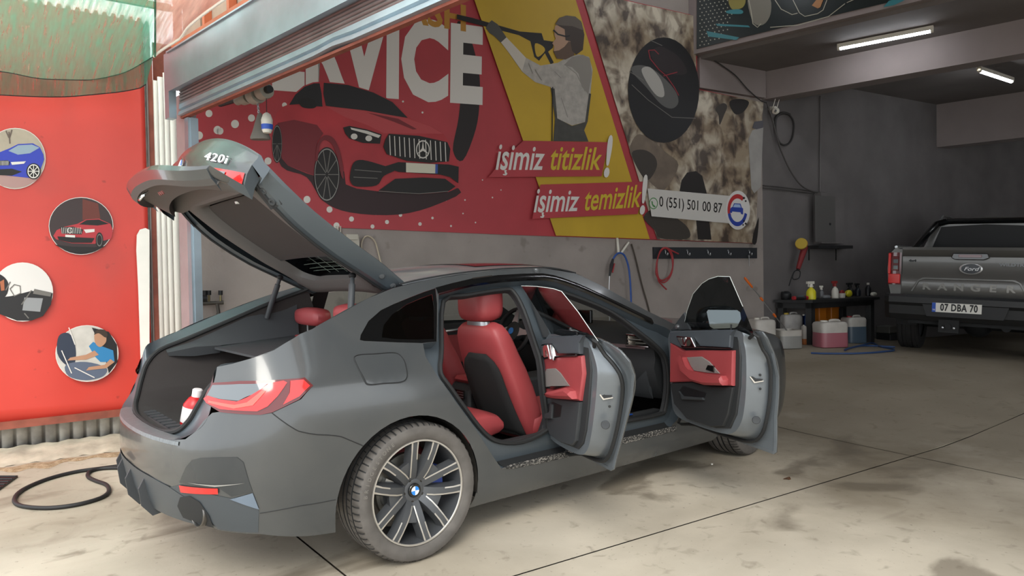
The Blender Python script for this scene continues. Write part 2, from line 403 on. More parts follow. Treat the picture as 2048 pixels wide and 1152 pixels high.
for k in range(-4, 4):
    g = G(); zc = 2.925 - k * 0.026
    ring = [[F0 + FD * r + ZU * (zc + 0.012 * sin(a)) + FN * (0.03 + 0.018 * cos(a)) for a in [pi / 2 - pi * j / 6 for j in range(7)]] for r in (0.03, Ls)]
    g.loft(ring, False); obj('slat', g, M_slat, sh, 50, solid=0.004)
g = G(); ring = []
prof = [(0.0, 2.845), (0.045, 2.84), (0.05, 2.80), (0.03, 2.79), (0.05, 2.775), (0.06, 2.745), (0.0, 2.74), (-0.02, 2.76), (-0.02, 2.84)]
for i in range(41):
    r = 0.02 + (Ls - 0.02) * i / 40; dent = 0.012 * math.exp(-((r - 2.35) / 0.12) ** 2)
    ring.append([F0 + FD * r + ZU * (z + dent) + FN * o for o, z in prof])
g.loft(ring, True, True); obj('bottom_bar', g, M_steel, sh, 30)
g = G(); fbox(g, 0.0, Ls, 2.725, 2.742, -0.01, 0.03); obj('rubber_seal', g, M_rust, sh, 0)
# orange angle-iron frame with boards above the shutter box
fr = thing('steel_gantry', F0 + ZU * 3.3, 'orange painted steel frame with plywood boards above the shutter box', 'gantry')
g = G(); fbox(g, -0.05, Ls, 3.31, 3.345, 0.02, 0.07); obj('rail', g, M_orange, fr, 0)
g = G(); fbox(g, -0.05, Ls, 3.62, 3.655, 0.02, 0.07); obj('rail', g, M_orange, fr, 0)
for k, r in enumerate((-0.03, 0.55, 0.98, 1.45, 2.1, 2.9, 3.7, 4.5)):
    g = G(); fbox(g, r, r + 0.04, 3.3, 3.9, 0.0, 0.06); obj('post', g, M_orange, fr, 0)
    if r < 4:
        g = G(); fbox(g, r + 0.05, r + 0.4, 3.35, 3.9, -0.04, 0.0); obj('board', g, M_ply, fr, 0)
# gate post: steel guide, pink post, corrugated white sheet, brown post
pp = thing('gate_post', PF(372, 880) , 'steel door post with galvanised guide rail at the left end of the shutter', 'post')
def vstrip(name, P, u0, u1, vb, vt, th, m, par, nrm, off=0.0):
    a = P(u0, 566, off); b = P(u1, 566, off); zt = P((u0 + u1) / 2, vt, off).z
    g = G(); g.prism([Vector((a.x, a.y, -0.02)), Vector((b.x, b.y, -0.02)), Vector((b.x, b.y, zt)), Vector((a.x, a.y, zt))], -nrm * th); return obj(name, g, m, par, 0)
M_pinkpost = mat('pink_grey_paint', 'a58f90', 0.5, var=0.1, vscale=3)
vstrip('post_body', PF, 361, 377, 0, 185, 0.1, M_pinkpost, pp, FN)
vstrip('guide_rail', PF, 377, 384, 0, 232, 0.06, M_steel, pp, FN, 0.02)
vstrip('guide_rail', PF, 386, 390, 0, 232, 0.06, M_steel, pp, FN, 0.0)
vstrip('guide_web', PF, 384, 386, 0, 232, 0.03, M_black, pp, FN, 0.0)
bp = thing('brown_post', PR(309, 880), 'narrow red-brown steel post between the red hoarding and the white sheet', 'post')
vstrip('post_body', PR, 306, 316, 0, 118, 0.08, M_rust, bp, RN, 0.02)
vstrip('edge_strip', PR, 303, 306, 0, 115, 0.03, mat('grey_strip', '77706c', 0.8), bp, RN, 0.03)
ws = thing('ribbed_sheet', PR(338, 880), 'tall white ribbed sheet standing between the two door posts', 'sheet')
for k, (u0, u1, vt) in enumerate(((315, 325.5, 163), (325.5, 336.5, 156), (336.5, 347.5, 148), (347.5, 361, 140))):
    a = PR(u0, 566, 0.0); b = PR(u1, 566, 0.0); zt = PR((u0 + u1) / 2, vt).z
    prof = [(0, 0.0), (0.06, 0.015), (0.92, 0.015), (0.97, 0.0), (1, 0.0)]
    g = G(); g.loft([[a.lerp(b, s) + RN * o + ZU * (z - a.z) for s, o in prof] for z in (0.0, zt)], False)
    obj('rib', g, M_white, ws, 20, solid=0.003)
vstrip('backing', PR, 317, 361, 0, 90, 0.02, M_rust, ws, RN, -0.08)
pk = thing('white_plank', PR(288, 880), 'white board with rounded top leaning beside the red hoarding', 'board')
pl = [(299, 460), (291, 456), (280, 459), (274, 470), (273, 500), (277, 580), (281, 700), (286, 872), (299, 872)]
g = G(); g.prism([PR(u, v, 0.085) for u, v in pl], -RN * 0.02); obj('board', g, M_white, pk, 0)
# ------------------------------------------------------------------ red hoarding with round pictures
hb = thing('red_hoarding', PR(120, 900), 'large red sign board with four round car pictures left of the garage', 'sign')
c0 = PR(303, 840, 0.0)
A = PR(-420, 566, 0.03); B = PR(299, 566, 0.03); zb = 0.27
g = G(); nseg = 60
g.loft([[A.lerp(B, i / nseg) + ZU * (z - A.z) + RN * (0.004 * sin(i * 0.5) * 0.4 + 0.002 * sin(i * 0.21)) for i in range(nseg + 1)] for z in [zb + (3.9 - zb) * j / 30 for j in range(31)]], False)
obj('board', g, M_red, hb, 60, solid=0.01)
g = G(); g.prism([A + ZU * (zb - 0.06 - A.z) + RN * 0.0325, B + ZU * (zb - 0.06 - B.z) + RN * 0.03, B + ZU * (zb - B.z) + RN * 0.03, A + ZU * (zb - A.z) + RN * 0.03], -RN * 0.06); obj('angle_iron', g, M_rust, hb, 0)
# galvanised corrugated sheet under it and the concrete kerb
cs = thing('corrugated_fence', PR(120, 900, -0.05), 'weathered galvanised corrugated sheet under the red sign board', 'fence')
M_galv = mat('weathered_galvanised', 'c4c1b8', 0.6, 0.1, var=0.35, vscale=9, col2='95908a')
A2 = PR(-420, 566, -0.035); B2 = PR(316, 566, -0.035); n = 24; prof = []
for i in range(n):
    for s, o in ((0.0, 0.0), (0.1, 0.025), (0.75, 0.025), (0.85, 0.0)): prof.append(A2.lerp(B2, (i + s) / n) + RN * o)
g = G(); g.loft([[p + ZU * (z - A2.z) for p in prof] for z in (0.0, 3.9)], False); obj('sheet', g, M_galv, cs, 15, solid=0.002)
g = G(); A3 = A + RN * 0.0; B3 = B
def kerb(s, j):
    p = A3.lerp(B3, s); d = (0.0, 0.05, 0.3, 0.42)[j]; h = (0.06, 0.055, 0.035, 0.0)[j]
    return p + RN * (d + 0.012 * sin(s * 40)) + ZU * (h + 0.006 * sin(s * 90 + j) - p.z)
g.grid(lambda a, b: kerb(a, int(round(b * 3))), 60, 3); tag(obj('concrete_kerb', g, mat('dirty_kerb', 'b4aa98', 0.9, var=0.25, vscale=6, bump=0.4, bscale=20), smooth=60), 'rough low concrete kerb along the foot of the red sign board', 'kerb')
# ------------------------------------------------------------------ shade net and canopy, overhead left
M_net = mat('green_shade_net', '6f8f80', 0.9, var=0.25, vscale=3, stretch=(1, 6, 1))
def translucent(name, col, tcol, weave=220, cover=0.8):
    m = bpy.data.materials.new(name); m.use_nodes = True; nt = m.node_tree; nt.nodes.clear()
    o = nt.nodes.new('ShaderNodeOutputMaterial'); d = nt.nodes.new('ShaderNodeBsdfDiffuse'); t = nt.nodes.new('ShaderNodeBsdfTranslucent'); a = nt.nodes.new('ShaderNodeAddShader')
    tr = nt.nodes.new('ShaderNodeBsdfTransparent'); mx = nt.nodes.new('ShaderNodeMixShader')
    d.inputs[0].default_value = lin(col); t.inputs[0].default_value = lin(tcol)
    n = nt.nodes.new('ShaderNodeTexNoise'); n.inputs['Scale'].default_value = 5; n.inputs['Detail'].default_value = 6
    tc = nt.nodes.new('ShaderNodeTexCoord'); mp = nt.nodes.new('ShaderNodeMapping'); mp.inputs['Scale'].default_value = (9, 1, 1); mp.inputs['Rotation'].default_value = (0, 0, 0.9)
    nt.links.new(tc.outputs['Object'], mp.inputs[0]); nt.links.new(mp.outputs[0], n.inputs['Vector'])
    r = nt.nodes.new('ShaderNodeMapRange'); r.inputs[1].default_value = 0.3; r.inputs[2].default_value = 0.7; r.inputs[3].default_value = cover - 0.18; r.inputs[4].default_value = min(1, cover + 0.15)
    nt.links.new(n.outputs['Fac'], r.inputs[0])
    nt.links.new(d.outputs[0], a.inputs[0]); nt.links.new(t.outputs[0], a.inputs[1]); nt.links.new(r.outputs[0], mx.inputs[0]); nt.links.new(tr.outputs[0], mx.inputs[1]); nt.links.new(a.outputs[0], mx.inputs[2]); nt.links.new(mx.outputs[0], o.inputs[0])
    return m
M_net = translucent('green_shade_net', '2f5a4b', '467a66', cover=0.74)
M_cloth = translucent('pink_canopy_cloth', '8a6660', 'b08a80', cover=0.9)
# ================================================================== the grey hatchback coupe
def paint(name, col, flake, rough, dust):
    m = mat(name, col, rough, 0.25, coat=0.6)
    nt = m.node_tree; b = nt.nodes['Principled BSDF']; tc = [n for n in nt.nodes if n.type == 'TEX_COORD'][0]
    n = nt.nodes.new('ShaderNodeTexNoise'); n.inputs['Scale'].default_value = 3.5; n.inputs['Detail'].default_value = 9; n.inputs['Distortion'].default_value = 0.6
    nt.links.new(tc.outputs['Object'], n.inputs['Vector'])
    r = nt.nodes.new('ShaderNodeMapRange'); r.inputs[1].default_value = 0.35; r.inputs[2].default_value = 0.75; r.inputs[3].default_value = 0.06; r.inputs[4].default_value = dust
    nt.links.new(n.outputs['Fac'], r.inputs[0])
    mx = nt.nodes.new('ShaderNodeMixRGB'); mx.inputs[1].default_value = lin(col); mx.inputs[2].default_value = lin('a39c90')
    nt.links.new(r.outputs[0], mx.inputs[0]); nt.links.new(mx.outputs[0], b.inputs['Base Color'])
    rr = nt.nodes.new('ShaderNodeMapRange'); rr.inputs[3].default_value = rough; rr.inputs[4].default_value = rough + 0.3
    nt.links.new(r.outputs[0], rr.inputs[0]); nt.links.new(rr.outputs[0], b.inputs['Roughness'])
    return m
M_car = paint('grey_car_paint', '393e42', 0, 0.22, 0.10)
M_carin = mat('grey_inner_paint', '4d555b', 0.38, 0.3, coat=0.2)
M_dusty = paint('dusty_roof_paint', '595f65', 0, 0.45, 0.6)
M_gloss = mat('gloss_black', '0b0c0d', 0.12, coat=0.5)
M_rub = mat('black_rubber', '1b1c1d', 0.7)
M_trim = mat('dark_grey_trim', '35383b', 0.6, bump=0.05, bscale=300)
M_trim2 = mat('charcoal_trim', '26282a', 0.65, bump=0.05, bscale=300)
M_carpet = mat('black_carpet', '1c1c1d', 0.95, bump=0.2, bscale=400)
M_liner = mat('trunk_fabric', '34302f', 0.95, bump=0.2, bscale=300)
M_leather = mat('red_leather', '9c4043', 0.5, var=0.05, vscale=6, bump=0.06, bscale=260)
M_chrome = mat('chrome', 'd8d8d8', 0.12, 1.0)
M_satin = mat('satin_silver', 'b9bbbd', 0.3, 0.9)
M_lred = mat('red_lens', 'd01a18', 0.12, coat=0.6, spec=0.6)
M_ldark = mat('dark_red_lens', '5a0d10', 0.1, coat=0.6)
M_lclear = mat('smoked_lens', '666b6f', 0.08, 0.35, coat=0.8)
G_dark = glass('privacy_glass', '14161a'); G_tint = glass('tinted_glass', 'cfd6d2'); G_door = glass('dark_door_glass', '5c6264')
low = pchip([(.05, .80), (.165, .856), (.22, .885), (.3, .905), (.5, .92), (.7, .926), (.82, .92), (.9, .90), (.95, .875), (1.0, .843), (1.1, .777), (1.2, .709), (1.3, .639), (1.36, .596), (1.42, .55)])
xr = pchip([(.1, -.95), (.25, -.99), (.4, -1.04), (.55, -1.06), (.65, -1.055), (.75, -1.025), (.85, -.99), (.95, -.965), (1.05, -.95), (1.3, -.9)])
xf = pchip([(.1, 3.6), (.3, 3.74), (.5, 3.78), (.7, 3.72), (.8, 3.64), (.9, 3.5), (1.0, 3.3)])
X0, X1 = -0.45, 3.15
SCN = X0 - 0.9 * pi / 2          # the unrolled coordinate of the tail's middle
def F(s, z):
    w = low(z)
    if X0 <= s <= X1: return Vector((s, -w, z))
    if s < X0:
        th = (X0 - s) / 0.9; sg = -1
        if th > pi / 2: th = pi - th; sg = 1
        if th < 0: return Vector((X0 - th * 0.9, w, z))
        return Vector((X0 + (xr(z) - X0) * sin(th) ** (2 / 3.), sg * w * max(0, cos(th)) ** (2 / 2.2), z))
    th = (s - X1); sg = -1
    if th > pi / 2: th = pi - th; sg = 1
    th = max(0, th)
    return Vector((X1 + (xf(z) - X1) * sin(th) ** (2 / 2.6), sg * w * max(0, cos(th)) ** (2 / 2.4), z))
def FO(s, z, d):
    if d == 0: return F(s, z)
    e = 1e-3; a = F(s + e, z) - F(s - e, z); b = F(s, z + e) - F(s, z - e)
    n = a.cross(b); n.normalize()      # a runs forward, b up: on the right side the outward normal is -y
    return F(s, z) + n * d
def my(p): return Vector((p[0], -p[1], p[2]))
def mir(g):
    h = G(); h.v = [(p[0], -p[1], p[2]) for p in g.v]; h.f = [tuple(reversed(f)) for f in g.f]; h.m = list(g.m); return h
car = thing('car', (0, 0, 0), 'dusty grey five-door coupe parked with tailgate and right-hand doors open', 'car')
def part(name, g, m, parent=car, **k): return obj(name, g, m, parent, **k)
def arc(cx, cz, r, a0, a1, n): return [(cx + r * cos(radians(a0 + (a1 - a0) * i / n)), cz + r * sin(radians(a0 + (a1 - a0) * i / n))) for i in range(n + 1)]
TOP = [(-1.10, .99), (-.97, 1.005), (-.83, 1.025), (-.66, 1.055), (-.53, 1.098), (-.41, 1.15), (-.27, 1.206), (-.126, 1.258), (.03, 1.303), (.25, 1.342), (.6, 1.379), (.9, 1.395), (1.15, 1.398), (1.38, 1.365), (1.55, 1.287), (1.85, 1.116), (2.12, .985), (2.35, .955), (2.8, .935), (3.2, .87), (3.5, .79), (3.8, .73), (4.2, .69), (4.55, .68)]
topz = pchip(TOP)
TRIMU = [(.295, 1.300), (.554, 1.343), (.911, 1.366), (1.1, 1.366), (1.25, 1.335), (1.42, 1.27), (1.6, 1.185), (1.85, 1.065)]
trimz = pchip(TRIMU)
FARCH = arc(2.856, .335, .375, -21, 201, 24)
RARCH = arc(-.04, .315, .39, -22, 131, 20)
SEAM = [(-.40, .665), (-.56, .72), (-.63, .76), (-.71, .805)]
LAMP = [(-.71, .805), (-.55, .85), (-.49, .90), (-.52, .935), (-.93, .935), (-1.13, .925)]
BOT = [(4.55, .25), (3.9, .2), (3.3, .2)] + FARCH + [(2.45, .168), (1.4, .165), (.40, .172)] + RARCH
OPEN = [(.175, 1.034), (.295, 1.268)] + [(x, trimz(x) - .03) for x in (.5, .75, 1.0, 1.12, 1.25, 1.42, 1.6, 1.75, 1.86)] + [(1.95, 1.0), (2.03, .95), (2.045, .7), (2.03, .5), (1.98, .39), (1.9, .35), (1.4, .347), (.9, .347), (.50, .352), (.44, .428), (.338, .572), (.211, .736), (.114, .876), (.078, .968), (.09, 1.030)]
QWIN = [(-.237, 1.07), (-.225, 1.092), (-.162, 1.152), (-.075, 1.2), (.02, 1.230), (.109, 1.254), (.20, 1.278), (.289, 1.298), (.262, 1.22), (.172, 1.034), (.086, 1.033), (-.05, 1.046), (-.148, 1.057), (-.215, 1.064)]
side_out = TOP + BOT + SEAM + LAMP[1:]
gs = G(); gs.panel(side_out, F, 0.045, (OPEN, QWIN)); part('body_side', gs, M_car, smooth=40)
# left side: doors shut, only windows open
LWIN = [(-.15, 1.06), (-.10, 1.15), (.1, 1.235), (.295, 1.27)] + [(x, trimz(x) - .03) for x in (.5, .75, 1.0, 1.12, 1.25, 1.42, 1.6, 1.75)] + [(1.9, 1.0), (1.0, 1.02), (.175, 1.034)]
gl = G(); gl.panel(TOP + BOT + SEAM + LAMP[1:], F, 0.06, (LWIN,)); part('body_side', mir(gl), M_car, smooth=40)
gw = G(); gw.panel(LWIN, lambda a, b: FO(a, b, -.008), 0.08); part('side_window', mir(gw), G_tint)
for x in (0.96, 0.22): g = G(); g.loft([[FO(x + d, z, -.03) for d in (-.05, .05)] for z in (1.0, 1.1, 1.2, 1.31)], False); part('window_pillar', mir(g), M_trim2)
# quarter window: black rim and pane
def inset(pl, d):
    n = len(pl); cx = sum(p[0] for p in pl) / n; cz = sum(p[1] for p in pl) / n
    out = []
    for i in range(n):
        a, b, c = Vector(pl[i - 1]), Vector(pl[i]), Vector(pl[(i + 1) % n])
        t = (c - a); t.normalize(); nn = Vector((-t.y, t.x))
        if nn.dot(Vector((cx, cz)) - b) < 0: nn = -nn
        out.append((b.x + nn.x * d, b.y + nn.y * d))
    return out
qi = [(-.12, 1.075), (-.09, 1.128), (-.02, 1.178), (.08, 1.222), (.17, 1.248), (.255, 1.268), (.235, 1.2), (.165, 1.048), (.06, 1.052), (-.06, 1.064)]
g = G(); g.panel(QWIN, lambda a, b: FO(a, b, -.002), 0.04, (qi,)); q = part('quarter_window', g, M_gloss)
g = G(); g.panel(qi, lambda a, b: FO(a, b, -.006), 0.05); part('pane', g, G_dark, q)
g = G(); g.panel(QWIN, lambda a, b: FO(a, b, -.01), 0.04, (qi,)); part('pane_edge', mir(g), M_gloss, q)
# black trim over the side windows, gutter line by the roof
g = G(); us = [.289, .4, .55, .75, .95, 1.1, 1.18, 1.25, 1.34, 1.42, 1.5, 1.6, 1.72, 1.86]
g.loft([[FO(x, trimz(x) + a, b) for a, b in ((-.034, -.012), (-.03, .004), (-.015, .007), (0.0, .004), (.002, -.006))] for x in us], False); part('window_trim', g, M_gloss)
g = G(); g.loft([[FO(x, trimz(x) - .005 + a, .0085) for a in (0, .006)] for x in (.55, .6, .65, .70)], False); part('trim_highlight', g, M_chrome)
# fuel flap: raised slightly with a dark gap round it
flap = spline([(-.297, .985, 0), (-.27, 1.006, 0), (-.18, 1.004, 0), (-.079, 1.0, 0), (-.048, .97, 0), (-.046, .931, 0), (-.055, .885, 0), (-.09, .868, 0), (-.18, .872, 0), (-.255, .875, 0), (-.275, .90, 0)], 4, True)
fl2 = [(p.x, p.y) for p in flap]
g = G(); g.tube([FO(a, b, 0.0005) for a, b in fl2], .0028, 5, closed=True); ff = part('fuel_flap', g, M_rub)
g = G(); g.panel(inset(fl2, .004), lambda a, b: FO(a, b, .0035), 0.03); part('flap_skin', g, M_car, ff)
# seam between bumper and wing
# ------------------------------------------------------------------ roof, windscreen, bonnet
zc = pchip([(.08, 1.375), (.3, 1.402), (.6, 1.428), (1.0, 1.442), (1.25, 1.436), (1.45, 1.40)])
def roofp(x, v, up=0.0):
    ze = topz(x); ye = low(ze); z = ze + (zc(x) - ze) * (1 - abs(v) ** 2.3); return Vector((x, ye * v, z + up))
g = G(); g.grid(lambda a, b: roofp(.10 + 1.33 * a, -1 + 2 * b), 24, 28); part('roof', g, M_dusty)
g = G(); g.grid(lambda a, b: roofp(.72 + .62 * a, -.72 + 1.44 * b, .004), 10, 14); part('sunroof', g, M_gloss)
for s in (-1, 1):
    g = G(); g.tube([roofp(.10 + 1.3 * i / 20, s * .965, .002) for i in range(21)], .006, 5); part('roof_seam', g, M_rub)
zs = pchip([(1.42, 1.405), (1.8, 1.27), (2.1, 1.12), (2.42, .965)])
def scr(a, b):
    x = 1.43 + .97 * a; v = -1 + 2 * b; xe = 1.40 + .75 * a; ze = topz(xe); ye = low(ze) - .01
    p = Vector((xe, -ye if v < 0 else ye, ze)); c = Vector((x, 0, zs(x))); k = abs(v) ** 2.4
    return Vector((c.x * (1 - k) + p.x * k, ye * v, c.z * (1 - k) + p.z * k))
g = G(); g.grid(scr, 12, 24); part('windscreen', g, G_tint)
zh = pchip([(2.15, .99), (2.42, .985), (2.9, .985), (3.3, .93), (3.6, .82), (3.78, .70)])
def hood(a, b):
    v = -1 + 2 * b; x = 2.15 + 1.63 * a - .28 * v * v * a ** 3 - .0; ze = topz(min(x, 3.5)); ye = low(ze) if x < 3.15 else low(ze) * (1 - .55 * ((x - 3.15) / .63) ** 2)
    k = abs(v) ** 3; return Vector((x, ye * v, ze * k + zh(x) * (1 - k)))
g = G(); g.grid(hood, 24, 20); part('bonnet', g, M_car)
g = G(); g.grid(lambda a, b: Vector((2.05 + .4 * a, -.72 + 1.44 * b, .955 + .0 * a)), 2, 4); part('scuttle', g, M_rub)
# ------------------------------------------------------------------ rear bumper
def ms(pl): return [(2 * SCN - a, b) for a, b in reversed(pl)]
half = [(-1.16, .77), (-1.20, .725), (-1.26, .69), (-1.4, .675), (-1.6, .672)]
BL = [(-.71, .805), (-.78, .80), (-1.05, .812), (-1.11, .805)] + half
right_b = [(a, b) for a, b in arc(-.04, .315, .39, 191, 131, 10)] + SEAM + BL[1:]
low_b = [(-.43, .245), (-.55, .262), (-.79, .30), (-1.06, .312), (-1.2, .34), (-1.4, .345), (-1.6, .34)]
bump = right_b + [(SCN, .672)] + ms(right_b) + ms(low_b[1:])[::1]
bump = right_b + [(SCN, .672)] + ms(right_b) + [(2 * SCN - a, b) for a, b in low_b[1:]] + [(SCN, .34)] + low_b[:0:-1]
g = G(); g.panel(bump, F, 0.045); bumper = part('rear_bumper', g, M_car, smooth=40)
def seam_tube(pl, r=.0022, d=.001):
    pl = [(a[0] + (b[0] - a[0]) * t / 6, a[1] + (b[1] - a[1]) * t / 6) for a, b in zip(pl, pl[1:]) for t in range(6)] + pl[-1:]
    return G().tube([FO(a, b, d) for a, b in pl], r, 5)
part('bumper_seam', seam_tube([(RARCH[-1][0] - .004, RARCH[-1][1])] + SEAM), M_rub, bumper)
part('bumper_crease', seam_tube([(-.77, .392), (-.66, .397), (-.55, .40), (-.43, .392)], .0015), M_rub, bumper)
ins = [(-1.29, .505), (-1.235, .575), (-1.19, .61), (-1.13, .622), (-1.0, .63), (-.89, .632), (-.85, .61), (-.80, .487), (-.93, .468), (-1.0, .50)]
g = G(); g.panel(ins, lambda a, b: FO(a, b, .003), 0.035); part('bumper_insert', g, mat('insert_dark_gloss', '2c3033', 0.25, coat=0.4), bumper)
val = [(-1.29, .495), (-1.01, .468), (-.94, .46), (-.80, .475), (-.775, .40), (-.80, .308), (-1.06, .318), (-1.21, .43), (-1.39, .47)]
g = G(); g.panel(val, lambda a, b: FO(a, b, .002), 0.035); part('bumper_valance', g, mat('satin_grey_plastic', '3c4145', 0.5), bumper)
g = G(); g.panel([(-1.29, .494), (-1.01, .502), (-1.012, .478), (-1.285, .464)], lambda a, b: FO(a, b, .007), 0.03); part('reflector', g, M_lred, bumper)
g = G(); g.panel([(-1.22, .513), (-1.03, .515), (-.84, .525), (-1.03, .508)], lambda a, b: FO(a, b, .006), 0.03); part('insert_edge', g, M_satin, bumper)
g = G(); g.panel([(-.94, .457), (-.80, .482), (-.772, .41)], lambda a, b: FO(a, b, .006), 0.03); part('side_fin', g, mat('sky_glint_gloss', '78879a', 0.15, 0.6), bumper)  # pale blue puts the sky's reflection into the fin's colour
g = G(); cS = 2 * SCN
dif = [(-1.21, .43), (-1.39, .475), (-1.6, .492), (SCN, .495)] + [(cS + 1.6, .492), (cS + 1.39, .475), (cS + 1.21, .43), (cS + 1.06, .32)] + [(cS + 1.2, .325), (cS + 1.4, .325), (SCN, .32), (-1.4, .325), (-1.2, .325), (-1.13, .33)]
g.panel(dif, lambda a, b: FO(a, b, .004), 0.04); part('diffuser', g, mat('diffuser_grey', '3f4448', 0.45), bumper)
for s in (-1.66, -1.86, -2.07, -2.25):
    g = G(); a = F(s - .012, .41); b = F(s + .012, .41)
    pr = [F(s, z) + Vector((-o, 0, 0)) for z, o in ((.47, .0), (.42, .035), (.34, .045), (.285, .02), (.30, -.06), (.42, -.05))]
    g.prism([p - Vector((0, .007, 0)) for p in pr], (0, .014, 0))
    part('diffuser_fin', g, M_trim, bumper)
# the load sill: top of bumper, running in to the trunk seal
LOOP = [(.10, 0, 1.345), (.095, .25, 1.338), (.085, .42, 1.318), (.04, .53, 1.28), (-.15, .575, 1.21), (-.4, .625, 1.105), (-.63, .64, 1.015), (-.77, .625, .965), (-.845, .59, .90), (-.885, .55, .82), (-.915, .50, .745), (-.945, .42, .695), (-.97, .25, .672), (-.98, 0, .668)]
OUTR = [(.10, 0, 1.372), (.10, .25, 1.366), (.10, .45, 1.345), (.06, .60, 1.312)] + [tuple(my(F(a, b))) for a, b in ((-.126, 1.258), (-.41, 1.15), (-.66, 1.055), (-.90, 1.016), (-1.10, .99))] + [tuple(my(F(a, b))) for a, b in ((-1.14, .90), (-1.13, .80), (-1.20, .725), (-1.4, .675), (SCN, .672))]
M_sill = mat('scuffed_sill_paint', '6d7275', 0.4, 0.3, var=0.25, vscale=25, stretch=(1, 6, 1))
for s in (-1, 1):
    A = [Vector((p[0], s * p[1], p[2])) for p in OUTR]; B = [Vector((p[0], s * p[1], p[2])) for p in LOOP]
    A = spline(A, 5); B = spline(B, 5)
    def step(a, b, t, dz): p = a.lerp(b, t); return Vector((p.x, p.y, p.z + dz))
    g = G(); k0 = 16; n = len(A); g.loft([[step(a, b, 0, 0), step(a, b, .15, -.004), step(a, b, .45, -.012), step(a, b, .62, -.02), step(a, b, 1, -.008)] for a, b in zip(A, B)], False)
    part('trunk_flange', g, M_carin, smooth=50)
half_loop = spline(LOOP, 6)
loop = [Vector((p.x, p.y, p.z)) for p in half_loop] + [Vector((p.x, -p.y, p.z)) for p in half_loop[-2:0:-1]]
g = G(); g.tube(loop, .013, 8, closed=True); part('trunk_seal', g, M_rub)
g = G(); g.loft([[F(-1.30 - i * .113, z) + Vector((dx, 0, dz)) for z, dx, dz in ((.66, -.004, 0), (.672, -.003, .004), (.672, .02, .008), (.672, .055, .008))] for i in range(11)], False); part('sill_guard', g, M_sill, bumper)
# inner liner of the trunk: follows the seal, goes in and down
g = G(); R0L = [p.copy() for p in half_loop[6 * 3:]]   # from the shoulder down to the sill, left half
def linerings(s):
    rings = []
    for p in R0L:
        zi = p.z
        q1 = Vector((p.x + .05, p.y - .005, p.z - .01))
        q2 = Vector((p.x + .16, min(p.y, .60) + .01, min(zi, .93) - (.0 if zi > .75 else .06)))
        q3 = Vector((.0, min(p.y + .04, .60), max(.52, min(zi, .93) - (.02 if zi > .75 else .12))))
        rings.append([Vector((v.x, s * v.y, v.z)) for v in (p, q1, q2, q3)])
    return rings
for s in (-1, 1):
    g = G(); g.loft(linerings(s), False); part('trunk_liner', g, M_liner, smooth=60)
g = G(); g.box((-.80, -.6, .50), (.02, .6, .53)); part('trunk_floor', g, M_liner)
g = G(); g.prism([(-.05, -.62, .5), (-.05, .62, .5), (.03, .62, .96), (.03, -.62, .96)], (.04, 0, 0)); part('seat_bulkhead', g, M_liner)
g = G(); g.box((-.93, -.40, .60), (-.86, .40, .668), bev=.012); part('sill_trim', g, M_trim2)
for k in range(9):
    y = -.34 + k * .08; g = G(); g.box((-.925, y, .667), (-.865, y + .05, .672)); part('sill_rib', g, M_trim)
# parcel shelf and its side supports
g = G(); g.prism([(-.50, -.52, .955), (-.50, .52, .955), (-.12, .60, .985), (.05, .60, .995), (.05, -.60, .995), (-.12, -.60, .985)], (0, 0, .012)); part('parcel_shelf', g, M_trim)
for s in (-1, 1):
    pts = [(-.72, s * .60, .955), (-.46, s * .585, .985), (-.30, s * .60, 1.06), (-.05, s * .6, 1.12), (.0, s * .62, .99), (-.48, s * .57, .93), (-.66, s * .565, .915)]
    g = G(); g.loft([[(-.74, s * .615, .965), (-.74, s * .59, .95), (-.73, s * .60, .93)], [(-.6, s * .625, 1.0), (-.6, s * .55, .975), (-.6, s * .56, .92)], [(-.46, s * .625, 1.055), (-.46, s * .53, .975), (-.46, s * .55, .93)], [(-.2, s * .60, 1.165), (-.2, s * .55, .985), (-.2, s * .6, .96)], [(.02, s * .56, 1.25), (.02, s * .53, 1.0), (.02, s * .6, .98)]], False)
    part('shelf_support', g, M_trim, smooth=30)
# gas struts
for s in (-1, 1):
    g = G(); a = Vector((-.17, s * .565, 1.12)); b = Vector((-.112, s * .485, 1.372)); g.tube([a, a.lerp(b, .82), a.lerp(b, .821), b], [.017, .017, .012, .012], 12); st = part('tailgate_strut', g, M_trim)
    g = G(); g.ell(b, (.02, .02, .016), 10, 6); part('ball_joint', g, M_black, st)
# goose-neck hinges
for s in (-1, 1):
    g = G(); g.tube(spline([(.09, s * .47, 1.31), (.02, s * .475, 1.325), (.01, s * .48, 1.35), (.05, s * .485, 1.375)], 5), .014, 8); part('tailgate_hinge', g, M_rub)
